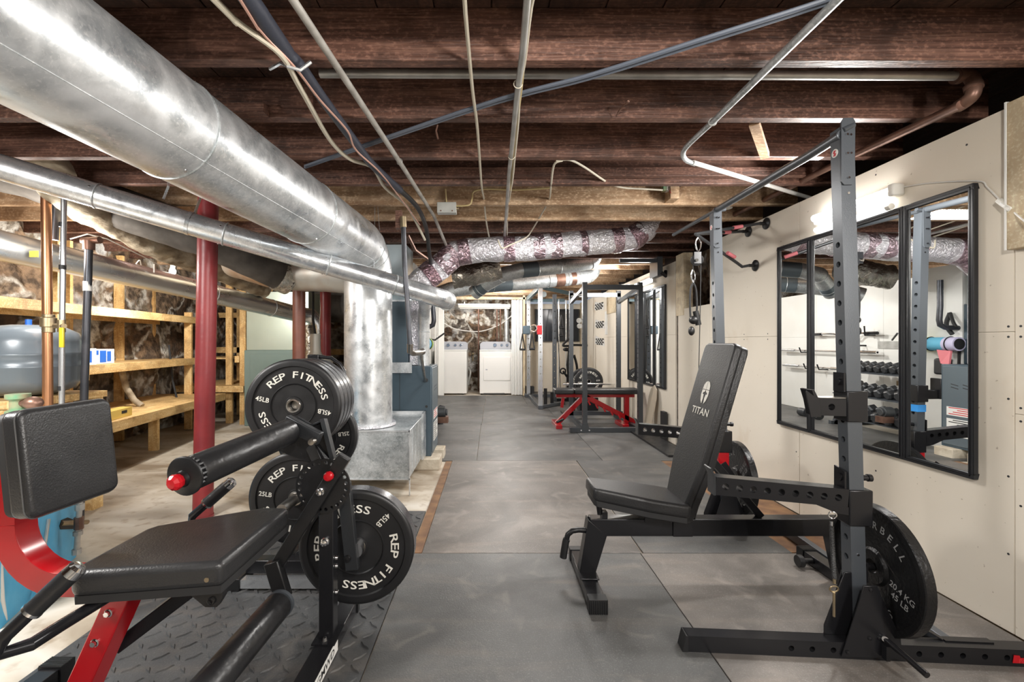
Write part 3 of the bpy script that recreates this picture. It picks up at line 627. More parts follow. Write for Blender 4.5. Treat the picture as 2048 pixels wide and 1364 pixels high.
# red and metal badge on the base rail
m = MB(M0); yb = -0.0435; pl = [(0.30 + .215, 0.010), (.335 + .215 - .02, 0.010), (.345 + .19, 0.012), (0.645, 0.012)]
m.prism([Vector((x, yb, z)) for x, z in ((0.490, 0.014), (0.560, 0.014), (0.563, 0.010), (0.575, 0.012), (0.572, 0.032), (0.515, 0.032), (0.512, 0.040), (0.494, 0.041))], (0, -0.0015, 0)); bdg = obj('badge', m, 'red_gloss', rack, label='red raised name badge')
m = MB(M0); m.prism([Vector((x, yb, z)) for x, z in ((0.578, 0.012), (0.640, 0.014), (0.640, 0.034), (0.592, 0.034), (0.590, 0.041), (0.570, 0.042), (0.572, 0.036), (0.580, 0.034))], (0, -0.0015, 0)); bd2 = obj('badge', m, 'dumb_hex', rack, label='black and silver raised name badge')
m = MB(M0); put_text(m, 'Power', Vector((0.536, yb - 0.002, 0.022)), Vector((1, 0, 0)), Vector((0, 0, 1)), 0.013, 1.1); obj('lettering', m, 'red_ink', bdg)
m = MB(M0); put_text(m, 'RACK', Vector((0.607, yb - 0.002, 0.023)), Vector((1, 0, 0)), Vector((0, 0, 1)), 0.012, 1.1); obj('lettering', m, 'white_label', bd2)
# safety arms
for yo in (0.0, RW):
    m = MB(M0); z0, z1 = 0.556, 0.59
    m.holed((-0.02, yo + 0.02, z0 - 0.002), (-0.485, yo + 0.02, z1), (0, 1, 0), 0.066, 0.05, 0.0125, [0.035 + 0.0495 * k for k in range(9)])
    arm = obj('safety_arm', m, 'satin_black', rack, bevel=0.0)
    m = MB(M0); m.prism([Vector((x, yo - 0.006, z)) for x, z in ((-0.02, z0 - 0.033), (-0.13, z0 - 0.027), (-0.06, z0 - 0.055), (-0.02, z0 - 0.062))], (0, 0.052, 0)); obj('gusset', m, 'satin_black', arm)
    m = MB(M0); m.box((-0.018, yo - 0.008, 0.455), (0.063, yo + 0.058, 0.585)); obj('sleeve', m, 'satin_black', arm, bevel=0.004)
    m = MB(M0); m.prism([Vector((x, yo - 0.008, z)) for x, z in ((-0.486, z1 - 0.034), (-0.486, z1 + 0.036), (-0.502, z1 + 0.066), (-0.507, z1 + 0.064), (-0.493, z1 + 0.034), (-0.493, z1 - 0.034))], (0, 0.056, 0)); obj('end_lip', m, 'powder_dark', arm)
    m = MB(M0); m.prism([Vector((-0.030, yo + a, b_)) for a, b_ in ((0.0, 0.585), (0.0, 0.65), (0.055, 0.66), (0.055, 0.585))], (0.006, 0, 0)); m.cyl((-0.034, yo + 0.025, 0.625), (-0.024, yo + 0.025, 0.625), 0.014); m.cyl((-0.022, yo + 0.025, 0.622), (0.075, yo + 0.025, 0.622), 0.0105); m.cyl((0.066, yo + 0.025, 0.622), (0.079, yo + 0.025, 0.622), 0.0135); obj('locking_pin', m, 'satin_black', arm)
# J cups
for yo in (0.0,):
    m = MB(M0); xo = LEAN * 0.88
    m.box((xo - 0.006, yo - 0.012, 0.832), (xo + 0.064, yo + 0.062, 0.942)); cup = obj('j_cup', m, 'satin_black', rack, bevel=0.003)
    m = MB(M0); m.holed((xo - 0.006, yo + 0.02, 0.884), (xo - 0.105, yo + 0.02, 0.886), (0, 1, 0), 0.064, 0.055, 0.012, [0.052]); obj('cup_arm', m, 'satin_black', cup)
    m = MB(M0); m.prism([Vector((xo + x, yo - 0.014, z)) for x, z in ((-0.098, 0.850), (-0.104, 0.91), (-0.122, 0.948), (-0.130, 0.946), (-0.118, 0.905), (-0.108, 0.850))], (0, 0.07, 0)); m.prism([Vector((xo + x, yo - 0.016, z)) for x, z in ((-0.098, 0.850), (-0.104, 0.91), (-0.150, 0.945), (-0.152, 0.938), (-0.135, 0.848))], (0, 0.004, 0)); obj('cup_lip', m, 'satin_black', cup, bevel=0.001)
    m = MB(M0); m.box((xo - 0.011, yo + 0.0, 0.938), (xo - 0.005, yo + 0.055, 1.008)); m.cyl((xo - 0.018, yo + 0.026, 0.975), (xo - 0.010, yo + 0.026, 0.975), 0.013); m.cyl((xo + 0.05, yo + 0.026, 0.97), (xo + 0.07, yo + 0.026, 0.97), 0.009); obj('locking_pin', m, 'satin_black', cup)
    m = MB(M0); m.box((xo - 0.10, yo - 0.006, 0.9165), (xo - 0.006, yo + 0.046, 0.9185)); obj('wear_pad', m, 'steel', cup)
# cup on the far upright, turned to the wall side, seen in the mirror
m = MB(M0); xo = LEAN * 0.8; m.box((xo - 0.006, RW - .012, 0.76), (xo + 0.064, RW + .062, 0.86)); m.box((xo - 0.09, RW + .005, 0.775), (xo, RW + .045, 0.83)); m.box((xo - 0.10, RW - .005, 0.775), (xo - 0.09, RW + .055, 0.90)); obj('j_cup', m, 'satin_black', rack, bevel=0.003)
m = MB(M0); m.box((xo + 0.0445, -0.0005, 0.70), (xo + 0.0515, 0.0505, 0.742)); m = MB(M0); m.box((-0.0185, -0.003, 0.70), (0.0345, 0.053, 0.742)); obj('tape_band', m, 'blue_tape', rack, label='blue tape band') if False else None
m = MB(M0); m.box((-0.014, RW - .003, 0.37), (0.047, RW + .053, 0.465)); obj('collar', m, 'red_gloss', rack, bevel=0.004, label='glossy red collar on the far upright')
m = MB(M0); m.box((-0.0155, RW - .004, 0.485), (0.041, RW + .0515, 0.545)); obj('tape_band', MB(M0).box((-0.021, RW - .0025, 0.70), (0.0345, RW + .0525, 0.742)), 'blue_tape', rack, label='blue tape band on the far upright'); obj('label', m, 'white_label', rack, label='white printed label on the far upright')
m = MB(M0)
for dx in (0, 0.05): m.beam((-0.06 + dx, RW - .04, 0.40), (0.02 + dx, RW - .04, 0.28), 0.006, 0.045, (0, 0, 1))
obj('brace_plate', m, 'satin_black', rack)
# weight horns on the wall side
for yo in (0.0, RW):
    m = MB(M0); m.cyl((0.05, yo + 0.05, 0.285), (0.20, yo + 0.05, 0.285), 0.0125); m.cyl((0.045, yo + 0.05, 0.285), (0.058, yo + 0.05, 0.285), 0.03); m.box((0.045, yo, 0.25), (0.051, yo + 0.08, 0.32)); obj('weight_horn', m, 'satin_black', rack)
m = MB(M0); m.cyl((0.165, 0.0, 0.30), (0.165, 0.0, 0.30), 0.01); 
# pin on spring cord hanging from the safety arm
px0 = LV(-0.045, -0.02, 0.512)
t = thing('hitch_pin_cord', 'coiled black cord with steel ring and brass pin hanging from the near safety arm', 'pin', px0 - Vector((0, 0, 0.3)))
m = MB(); m.torus(P(1665, 1030, 1.575), (0.3, 1, 0), 0.012, 0.0022); m.cyl(P(1663, 1042, 1.575), P(1663, 1051, 1.575), 0.005); obj('ring', m, 'chrome', t)
pts = []; a0 = P(1663, 1051, 1.575); a1 = P(1669, 1158, 1.575)
for k in range(241):
    q = a0.lerp(a1, k / 240); an = k * 0.9; pts.append(q + Vector((math.cos(an) * 0.006, math.sin(an) * 0.006, 0)))
obj('coiled_cord', MB().tube(pts, 0.0018, 5), 'cable_black', t)
m = MB(); m.cyl(a1, P(1669, 1167, 1.575), 0.005); m.torus(P(1668, 1178, 1.575), (0.2, 1, 0.4), 0.0135, 0.0025); m.cyl(P(1668, 1185, 1.575), P(1668, 1233, 1.575), 0.0042); obj('pin', m, 'brass', t)

# cast iron plates hanging on the horns
def iron_plate(c, n, up, label, r=0.225, th=0.038, group=None, sc=1.0, rot=0):
    n = Vector(n).normalized(); up = Vector(up); v = (up - n * up.dot(n)).normalized(); u = v.cross(n)  # u to viewer's right when looking at the face
    u = -n.cross(v); q = Matrix.Rotation(R(rot), 3, n); u = q @ u; v = q @ v
    c = Vector(c); t = thing('weight_plate', label, 'weight plate', c - Vector((0, 0, r)), group)
    k = r / 0.225
    prof = [(0.026 * k, 0), (0.026 * k, -th * .5), (0.026 * k, -th), (r * .96, -th), (r, -th * .9), (r, -0.003), (r * .985, 0), (r * .90, 0), (r * .875, -0.010), (r * .30, -0.010), (r * .26, -0.001), (0.026 * k, 0)]
    obj('plate_body', MB().lathe(prof, c, n, 64), 'iron_black', t, smooth=40)
    m = MB(); o = c - n * 0.0092
    arc_text(m, 'BARBELL', o, u, v, r * .68, 90, 92, r * .12, 1.0); arc_text(m, 'STANDARD', o, u, v, r * .68, 270, 100, r * .12, 1.0)
    put_text(m, '20.4 KG', o + u * r * .56 + v * r * .0, u, v, r * .10); put_text(m, '45 LB', o + u * r * .56 - v * r * .15, u, v, r * .10)
    obj('lettering', m, 'plate_print', t)
    m = MB()
    m.beam(o + (u * .5 - v * .86) * r * .30, o + (u * .6 - v * .8) * r * .86, 0.004, 0.003, n); m.beam(o + (u * .1 + v) * r * .30, o + (u * .75 + v * .35) * r * .5, 0.002, 0.002, n)
    obj_split('rib', m, 'steel', t); return t
nx = (LV(-1, 0, 0) - LV(0, 0, 0))
iron_plate(LV(0.098, 0.05, 0.287), nx, (0, 0.3, 1), 'black iron plate with raised lettering on the near horn of the rack by the wall', rot=-32)
iron_plate(LV(0.098, RW + .05, 0.287), nx, (0, 0.3, 1), 'black iron plate on the far horn of the rack behind the bench back', rot=30)
iron_plate(LV(0.140, 1.19, 0.262), nx, (0, 0, 1), 'smaller black iron plate outside the big one on the far horn', r=0.165, th=0.03) if False else None

# ================================================================ BENCH (near)
t = thing('weight_bench', 'black adjustable weight bench with upright backrest and low front foot in the near rack', 'bench', (0.95, 2.05, 0))
m = MB(); m.beam((0.455, 2.055, 0.268), (1.64, 2.055, 0.268), 0.06, 0.078); obj('main_beam', m, 'satin_black', t, bevel=0.003)
m = MB(); m.hexa([(0.402, 2.025, 0.05), (0.475, 2.025, 0.05), (0.475, 2.085, 0.05), (0.402, 2.085, 0.05), (0.444, 2.0245, 0.306), (0.53, 2.0245, 0.231), (0.53, 2.0855, 0.231), (0.444, 2.0855, 0.306)]); obj('front_leg', m, 'satin_black', t, bevel=0.003)
m = MB(); m.hexa([(1.595, 2.025, 0.05), (1.65, 2.025, 0.05), (1.65, 2.085, 0.05), (1.595, 2.085, 0.05), (1.555, 2.025, 0.235), (1.615, 2.025, 0.235), (1.615, 2.085, 0.235), (1.555, 2.085, 0.235)]); obj('rear_leg', m, 'satin_black', t, bevel=0.003)
m = MB(); m.box((0.405, 1.86, 0.006), (0.475, 2.26, 0.056)); m.box((0.398, 1.97, 0.056), (0.482, 2.14, 0.064)); ff = obj('front_foot', m, 'satin_black', t, bevel=0.003)
for y0, y1 in ((1.815, 1.862), (2.258, 2.30)):
    m = MB(); m.box((0.401, y0, 0), (0.479, y1, 0.060))
    if y0 < 2:
        for k in range(9): m.box((0.402 + k * 0.0087, y0 - 0.003, 0.0), (0.406 + k * 0.0087, y0 + 0.0, 0.056))
    obj('rubber_cap', m, 'rubber_black', ff, bevel=0.0015)
m = MB(); m.box((1.59, 1.72, 0.006), (1.65, 2.255, 0.056)); rf = obj('rear_foot', m, 'satin_black', t, bevel=0.003)
for y0, y1 in ((1.68, 1.722), (2.252, 2.30)):
    m = MB(); m.box((1.586, y0, 0), (1.654, y1, 0.060))
    for k in range(6): m.box((1.586, y0 + 0.004 + k * 0.007, 0.060), (1.654, y0 + 0.007 + k * 0.007, 0.0625))
    obj('rubber_cap', m, 'rubber_black', rf)
m = MB(); m.cyl((1.535, 2.19, 0.035), (1.59, 2.19, 0.035), 0.013); m.cyl((1.515, 2.19, 0.035), (1.54, 2.19, 0.035), 0.029); obj('wheel', m, 'rubber_black', rf, bevel=0.003)
m = MB(); m.tube([(0.435, 2.055, 0.245), (0.405, 2.055, 0.247), (0.375, 2.055, 0.242), (0.355, 2.055, 0.225), (0.345, 2.055, 0.19), (0.335, 2.055, 0.125)], 0.0125, 12); hd = obj('lift_handle', m, 'powder_black', t)
m = MB(); m.tube([(0.350, 2.055, 0.205), (0.345, 2.055, 0.19), (0.333, 2.055, 0.118)], 0.0165, 12); obj('grip', m, 'foam_black', hd)
def pad(poly_fn, th, nrm): pass
# seat pad: tapered to the front, tilted up at the front
st_n = Vector((-0.07, 0, 1)).normalized()
def seat_pt(x, y, dz=0): return Vector((x, y, 0.462 + (0.45 - x) * 0.16 + dz))
m = MB(); q = []
outline = [(0.452, 1.985), (0.462, 1.965), (0.70, 1.925), (0.865, 1.925), (0.875, 1.94), (0.875, 2.17), (0.865, 2.185), (0.70, 2.185), (0.462, 2.145), (0.452, 2.125)]
m.prism([seat_pt(x, y, -0.05) for x, y in outline], (0.004, 0, 0.058)); seat = obj('seat', m, 'vinyl_dark', t, bevel=0.014, segs=3, smooth=60)
m = MB(); m.prism([seat_pt(0.66 + (x - .66) * .96, 2.055 + (y - 2.055) * .93, -0.075) for x, y in outline], (0, 0, 0.03)); obj('seat_board', m, 'strap_black', seat, bevel=0.003)
m = MB(); m.beam((0.66, 2.055, 0.37), (0.80, 2.055, 0.30), 0.05, 0.05); m.box((0.70, 2.02, 0.295), (0.86, 2.09, 0.345)); obj('seat_hinge', m, 'satin_black', t, bevel=0.002)
m = MB(); m.box((0.51, 2.035, 0.30), (0.535, 2.075, 0.335)); m.cyl((0.505, 2.055, 0.32), (0.49, 2.055, 0.415), 0.013); obj('seat_post', m, 'satin_black', t)
# backrest
B0 = Vector((0.835, 0, 0.315)); B1 = Vector((1.068, 0, 1.115)); bd = (B1 - B0).normalized(); bn = Vector((-bd.z, 0, bd.x))
def bk(s_, y, off=0): return B0 + bd * s_ + bn * off + Vector((0, y, 0))
L = (B1 - B0).length; y0, y1 = 1.915, 2.195
out = [(0.0, y0 + .07), (0.02, y0 + .05), (0.26, y0), (L - .03, y0), (L - .008, y0 + .008), (L, y0 + .03), (L, y1 - .03), (L - .008, y1 - .008), (L - .03, y1), (0.26, y1), (0.02, y1 - .05), (0.0, y1 - .07)]
m = MB(); m.prism([bk(s_, y, -0.028) for s_, y in out], bn * 0.034); back = obj('backrest', m, 'vinyl_dark', t, bevel=0.009, segs=3, smooth=60)
m = MB(); m.prism([bk(s_ * .99 + .003, 2.055 + (y - 2.055) * .985, -0.058) for s_, y in out], bn * 0.032); obj('backrest_rear', m, 'vinyl_dark', back, bevel=0.006, smooth=60)
m = MB(); m.beam(bk(0.02, 2.055, -0.08), bk(0.62, 2.055, -0.08), 0.05, 0.04, bn); m.beam((1.0, 2.055, 0.60), (1.25, 2.055, 0.31), 0.03, 0.03); m.box((0.83, 2.018, 0.23), (0.92, 2.092, 0.345)); obj('back_support', m, 'satin_black', t, bevel=0.002)
# helmet emblem and lettering on the backrest (white print)
uu = Vector((0, -1, 0)); vv = bd; o0 = bk(0.595, 2.055, 0.0067)
m = MB()
def hp(pts_):
    for sg in (1, -1):
        m.prism([o0 + uu * (sg * a) + vv * b_ for a, b_ in pts_], bn * 0.0006)
hp([(0.0015, 0.052), (0.016, 0.047), (0.028, 0.032), (0.031, 0.012), (0.0015, 0.012)])
hp([(0.031, 0.009), (0.033, -0.015), (0.024, -0.042), (0.010, -0.056), (0.006, -0.030), (0.010, -0.012), (0.020, -0.012), (0.018, -0.004), (0.006, 0.0), (0.0015, 0.009)])
emb = obj('helmet_emblem', m, 'white_ink', back)
m = MB(); put_text(m, 'TITAN', bk(0.503, 2.055, 0.0072), uu, vv, 0.033, 1.2); obj('lettering', m, 'white_ink', back)
m = MB(); put_text(m, 'FITNESS', bk(0.478, 2.055, 0.0072), uu, vv, 0.0075, 1.4); obj('small_lettering', m, 'dumb_hex', back)

# ================================================================ LEG MACHINE (near left)
t = thing('leg_machine', 'black and red leg extension machine with roller pads in the left foreground', 'exercise machine', (-0.95, 1.30, 0))
so = [(-0.693, 1.135), (-0.693, 1.52), (-0.78, 1.525), (-1.04, 1.375), (-1.055, 1.345), (-1.055, 1.11), (-1.03, 1.085)]
m = MB(); m.prism([(x, y, 0.487) for x, y in so], (0, 0, 0.066)); seat = obj('seat', m, 'leather_worn', t, bevel=0.028, segs=4, smooth=60)
m = MB(); m.prism([(-0.875 + (x + .875) * .98, 1.31 + (y - 1.31) * .98, 0.472) for x, y in so], (0, 0, 0.02)); obj('seat_board', m, 'strap_black', seat)
m = MB(); m.cyl((-0.728, 1.137, 0.512), (-0.728, 1.128, 0.512), 0.006); obj('rivet', m, 'brass', seat)
m = MB(); m.prism([(-0.75, 1.148, z) if False else (x, 1.15, z) for x, z in ((-0.80, 0.475), (-0.70, 0.475), (-0.70, 0.455), (-0.715, 0.43), (-0.745, 0.43))], (0, 0.02, 0)); m.torus((-0.728, 1.145, 0.447), (0, 1, 0), 0.008, 0.002); obj('latch_bracket', m, 'powder_black', t)
# back pad (square, rounded, slightly tilted), facing the roller side
bc = Vector((-1.170, 1.235, 0.808)); tilt = R(-6); Mb = Matrix.Translation(bc) @ Matrix.Rotation(tilt, 4, 'Y') @ Matrix.Rotation(R(-6), 4, 'Z')
hw, hh, rr = 0.122, 0.140, 0.026; ro = []
for cx_, cz_, a0 in ((hw - rr, hh - rr, 0), (-hw + rr, hh - rr, 90), (-hw + rr, -hh + rr, 180), (hw - rr, -hh + rr, 270)):
    for k in range(5):
        a = R(a0 + k * 22.5); ro.append((cx_ + rr * math.cos(a), cz_ + rr * math.sin(a)))
m = MB(Mb); m.prism([(-0.055, a, b_) for a, b_ in ro], (0.062, 0, 0)); bp = obj('back_pad', m, 'leather_worn', t, bevel=0.013, segs=4, smooth=60)
m = MB(Mb)
pts = [(-0.008, a * 1.006, b_ * 1.006) for a, b_ in ro]; m.tube(pts + [pts[0]], 0.0016, 6); obj('stitched_seam', m, 'stitch', bp)
m = MB(Mb); m.prism([(-0.070, a * .97, b_ * .97) for a, b_ in ro], (0.02, 0, 0)); obj('pad_board', m, 'strap_black', bp)
# red curved upright tube (rectangular section)
path = [(-1.38, 0.79), (-1.38, 0.60)]
for k in range(9): a = R(180 + k * 10); path.append((-1.21 + 0.17 * math.cos(a), 0.60 + 0.17 * math.sin(a)))
path += [(-1.10, 0.432), (-0.765, 0.444)]
m = MB(); vs = []; fs = []; yw = 0.032; hw_ = 0.034
for i, (x, z) in enumerate(path):
    p = Vector((x, 1.28, z)); pa = Vector((path[max(i - 1, 0)][0], 0, path[max(i - 1, 0)][1])); pb = Vector((path[min(i + 1, len(path) - 1)][0], 0, path[min(i + 1, len(path) - 1)][1]))
    d = (pb - pa).normalized(); nn = Vector((-d.z, 0, d.x))
    vs += [p + nn * hw_ + Vector((0, -yw, 0)), p + nn * hw_ + Vector((0, yw, 0)), p - nn * hw_ + Vector((0, yw, 0)), p - nn * hw_ + Vector((0, -yw, 0))]
for i in range(len(path) - 1):
    for k in range(4): fs.append((i * 4 + k, i * 4 + (k + 1) % 4, i * 4 + 4 + (k + 1) % 4, i * 4 + 4 + k))
fs += [(0, 1, 2, 3), tuple(len(vs) - 4 + k for k in range(4))]; m.add(vs, fs)
obj('curved_frame', m, 'red_paint', t, bevel=0.005, segs=3, smooth=50)
obj('pad_bracket', MB().box((-1.36, 1.25, 0.72), (-1.235, 1.31, 0.77)), 'satin_black', t)
m = MB(); m.cyl((-1.06, 1.243, 0.45), (-1.045, 1.235, 0.455), 0.006); obj_split('bolt', m, 'chrome', t)
# red sloping leg with bolts
m = MB(); m.hexa([(-1.235, 1.222, 0.05), (-1.165, 1.222, 0.05), (-1.165, 1.292, 0.05), (-1.235, 1.292, 0.05), (-1.066, 1.222, 0.42), (-0.998, 1.222, 0.42), (-0.998, 1.292, 0.42), (-1.066, 1.292, 0.42)]); leg = obj('rear_leg', m, 'red_paint', t, bevel=0.004)
for z in (0.372, 0.29):
    x = -1.035 - (0.42 - z) * 0.455; m = MB(); m.lathe([(0, 0), (0.0115, 0), (0.0115, 0.004), (0.009, 0.006)], (x, 1.2222, z), (0, -1, 0), 16); m.lathe([(0, 0.012), (0.0075, 0.012), (0.0085, 0.006), (0.0085, 0)], (x, 1.2222, z), (0, -1, 0), 6); obj_split('bolt', m, 'chrome', leg)
m = MB(); m.beam((-1.22, 1.20, 0.030), (-0.62, 1.20, 0.030), 0.05, 0.05); m.beam((-1.22, 1.257, 0.03), (-1.42, 1.20, 0.03), 0.05, 0.05); obj('base_beam', m, 'satin_black', t, bevel=0.003)
m = MB(); m.beam(P(392, 1172, 1.36), P(236, 1290, 1.33), 0.04, 0.04); obj('diagonal_brace', m, 'satin_black', t, bevel=0.003)
m = MB(); m.box((-1.47, 0.92, 0.006), (-1.405, 1.44, 0.056)); rf = obj('rear_foot', m, 'satin_black', t, bevel=0.003)
m = MB(); m.box((-1.475, 1.437, 0), (-1.40, 1.487, 0.062))
for k in range(8): m.box((-1.475, 1.439 + k * 0.006, 0.062), (-1.40, 1.442 + k * 0.006, 0.0645))
obj('rubber_cap', m, 'rubber_black', rf)
# handles
for (tip, low, joint, nm) in ((P(160, 1131, 1.03), P(8, 1275, 0.97), Vector((-1.00, 1.16, 0.455)), 1), (P(466, 961, 1.62), P(385, 1032, 1.60), Vector((-1.0, 1.40, 0.455)), 2)):
    d = (tip - low).normalized()
    m = MB(); m.tube([low - d * 0.0 + Vector((0, 0, 0)), low.lerp(tip, 0.5), tip - d * 0.01], 0.0135, 14)
    m.tube([tip.lerp(low, 0.6), low, low - d * 0.035 + Vector((0.012, 0.012, -0.012)), low + Vector((0.03, 0.03, -0.035)), low.lerp(joint, 0.5) + Vector((0, 0, -0.025)), joint], 0.0145, 12)
    h = obj('side_handle', m, 'satin_black', t)
    m = MB(); m.tube([low.lerp(tip, 0.36), tip - d * 0.022], 0.0205, 18); obj('grip', m, 'foam_black', h)
    m = MB(); m.lathe([(0.0, 0.026), (0.014, 0.024), (0.020, 0.018), (0.021, 0.0), (0.0, 0.0)], tip - d * 0.024, d, 20); m.cyl(low.lerp(tip, 0.34), low.lerp(tip, 0.375), 0.0215); obj_split('chrome_end', m, 'chrome', h)
# main post, base foot, sprocket, lever
m = MB(); m.box((-0.620, 1.585, 0.05), (-0.568, 1.635, 0.575)); post = obj('front_post', m, 'satin_black', t, bevel=0.003)
m = MB()
for z, x in ((0.305, -0.5665), (0.21, -0.5665), (0.335, -0.5665)): m.lathe([(0, 0.009), (0.007, 0.008), (0.009, 0), (0, 0)], (x, 1.61, z), (1, 0, 0), 12)
m.lathe([(0, 0.02), (0.011, 0.018), (0.011, 0.004), (0.015, 0.003), (0.015, 0)], (-0.596, 1.585, 0.405), (0, -1, 0), 18)
m.lathe([(0, 0.014), (0.007, 0.012), (0.009, 0.0)], (-0.594, 1.575, 0.056), (0, 0, 1), 10)
obj_split('bolt', m, 'chrome', post)
m = MB(); m.box((-0.635, 1.555, 0.050), (-0.553, 1.665, 0.056)); obj('foot_plate', m, 'satin_black', post)
m = MB(); m.box((-0.625, 1.02, 0.006), (-0.557, 1.83, 0.050)); ff = obj('front_foot', m, 'satin_black', t, bevel=0.003)
m = MB(); m.box((-0.63, 1.828, 0), (-0.552, 1.85, 0.054)); obj('rubber_cap', m, 'rubber_black', ff)
m = MB(); m.box((-0.5572, 1.355, 0.006), (-0.5562, 1.60, 0.049)); lb = obj('maker_label', m, 'white_label', ff, label='pale sticker with black capitals')
m = MB(); put_text(m, 'GMWD', Vector((-0.5558, 1.485, 0.028)), Vector((0, 1, 0)), Vector((0, 0, 1)), 0.026, 1.35); obj('lettering', m, 'black_ink', lb)
dc = Vector((-0.600, 1.590, 0.607))
m = MB()
seg = 24
# sprocket with a ring of real holes
ring_in, ring_out = 0.079, 0.098
vs = []; fs = []
def disc_with_holes(m, c, r, n, hr, hrad, y0, y1):
    # inner disc
    m.lathe([(0, 0), (hrad - hr * 1.3, 0)], Vector((c.x, y0, c.z)), (0, -1, 0), n * 2); m.lathe([(hrad - hr * 1.3, 0), (0, 0)], Vector((c.x, y1, c.z)), (0, -1, 0), n * 2)
    m.lathe([(r, 0), (r, abs(y1 - y0))], Vector((c.x, max(y0, y1), c.z)), (0, -1, 0), n * 2)
    for k in range(n):
        a0 = 2 * math.pi * k / n; a1 = 2 * math.pi * (k + 1) / n; am = (a0 + a1) / 2
        def q(rad, a, y): return Vector((c.x + rad * math.cos(a), y, c.z + rad * math.sin(a)))
        ri = hrad - hr * 1.3
        for yy in (y0, y1):
            hc = q(hrad, am, yy); ring = []; outer = []
            er = Vector((math.cos(am), 0, math.sin(am))); et = Vector((-math.sin(am), 0, math.cos(am)))
            for j in range(8):
                b_ = 2 * math.pi * j / 8 + math.pi / 8; ring.append(hc + er * hr * math.cos(b_) + et * hr * math.sin(b_))
            crn = [q(r, am + (a1 - am) * .5, yy), q(r, a1, yy), q(ri, a1, yy), q(ri, am + (a1 - am) * .5, yy), q(ri, am - (a1 - am) * .5, yy), q(ri, a0, yy), q(r, a0, yy), q(r, am - (a1 - am) * .5, yy)]
            m.add(ring + crn, [(j, (j + 1) % 8, 8 + (j + 1) % 8, 8 + j) for j in range(8)])
        for j in range(8):
            b0 = 2 * math.pi * j / 8 + math.pi / 8; b1 = b0 + math.pi / 4
            er = Vector((math.cos(am), 0, math.sin(am))); et = Vector((-math.sin(am), 0, math.cos(am))); h0 = q(hrad, am, y0); h1 = q(hrad, am, y1)
            m.add([h0 + er * hr * math.cos(b0) + et * hr * math.sin(b0), h0 + er * hr * math.cos(b1) + et * hr * math.sin(b1), h1 + er * hr * math.cos(b1) + et * hr * math.sin(b1), h1 + er * hr * math.cos(b0) + et * hr * math.sin(b0)], [(0, 1, 2, 3)])
m = MB(); disc_with_holes(m, dc, 0.0965, 24, 0.0068, 0.083, 1.572, 1.580); m.flat = True; obj('sprocket', m, 'powder_black', t)
m = MB(); m.beam(P(690, 912, 1.545), P(556, 1128, 1.545), 0.030, 0.044, (1, 0, 0.7)); lever = obj('lever_arm', m, 'powder_black', t, bevel=0.003)
m = MB(); m.cyl((-0.560, 1.57, 0.657), (-0.558, 1.515, 0.660), 0.006); m.lathe([(0, 0.028), (0.012, 0.027), (0.0165, 0.02), (0.0165, 0.006), (0.009, 0)], (-0.5585, 1.53, 0.659), (-0.05, -1, 0), 10); obj('selector_knob', m, 'red_gloss', lever)
m = MB(); m.lathe([(0, 0.018), (0.009, 0.017), (0.010, 0.006), (0.014, 0.004), (0.014, 0)], (-0.592, 1.53, 0.602), (0, -1, 0), 18); obj('pivot_bolt', m, 'chrome', lever)
m = MB(); m.beam(P(545, 1122, 1.53), P(568, 1196, 1.53), 0.035, 0.05, (1, 0, 0)); lk = obj('roller_bracket', m, 'powder_black', lever, bevel=0.004)
m = MB(); m.lathe([(0, 0.012), (0.008, 0.011), (0.010, 0)], P(536, 1146, 1.51), (0, -1, 0), 14); obj_split('bolt', m, 'chrome', lk) if False else None
lr0 = P(558, 1210, 1.50); lr1 = lr0 + Vector((-0.015, -0.46, 0.0))
m = MB(); m.lathe([(0, 0), (0.036, 0), (0.0445, 0.006), (0.0455, 0.02), (0.0455, 0.44), (0.040, 0.456), (0, 0.458)], lr0, lr1 - lr0, 32); obj('shin_roller', m, 'foam_black', lever, smooth=50)
m = MB(); m.cyl(lr0 + Vector((0, 0.012, 0)), lr0 + Vector((0, -0.002, 0)), 0.047, seg=32); obj('roller_washer', m, 'powder_grey', lever)
# weight arm behind the post
m = MB(); m.beam(P(688, 965, 1.68), P(706, 1138, 1.68), 0.03, 0.048, (1, 0, 0)); wa = obj('weight_arm', m, 'powder_dark', t, bevel=0.003)
m = MB(); m.cyl(P(712, 1097, 1.70), P(712, 1097, 1.70) + Vector((0, 0.16, 0)), 0.0245); m.cyl(P(712, 1097, 1.70) + Vector((0, -0.02, 0)), P(712, 1097, 1.70), 0.03); obj('plate_sleeve', m, 'chrome', wa)
m = MB(); m.lathe([(0, 0.01), (0.012, 0.009), (0.014, 0)], P(695, 1117, 1.665), (0, -1, 0), 16); obj_split('bolt', m, 'powder_black', wa)
# thigh roller and its gusset
tr0 = P(368, 953, 1.13); tr1 = P(577, 864, 1.56); d = (tr1 - tr0).normalized()
m = MB(); m.lathe([(0, 0.028), (0.041, 0.028), (0.0455, 0.036), (0.0455, (tr1 - tr0).length - 0.004), (0.037, (tr1 - tr0).length), (0, (tr1 - tr0).length)], tr0, d, 36); rl = obj('thigh_roller', m, 'foam_black', t, smooth=50)
m = MB(); m.lathe([(0, 0), (0.047, 0), (0.051, 0.003), (0.051, 0.008), (0.047, 0.011), (0.034, 0.013), (0.034, 0.030), (0, 0.03)], tr0 - d * 0.002, d, 36)
for k in range(18):
    a = 2 * math.pi * k / 18; u = d.orthogonal().normalized(); w_ = d.cross(u); c0 = tr0 + d * 0.019 + (u * math.cos(a) + w_ * math.sin(a)) * 0.037; m.cyl(c0 - d * 0.007, c0 + d * 0.012, 0.0055, seg=8)
obj('end_dial', m, 'powder_black', rl, smooth=40)
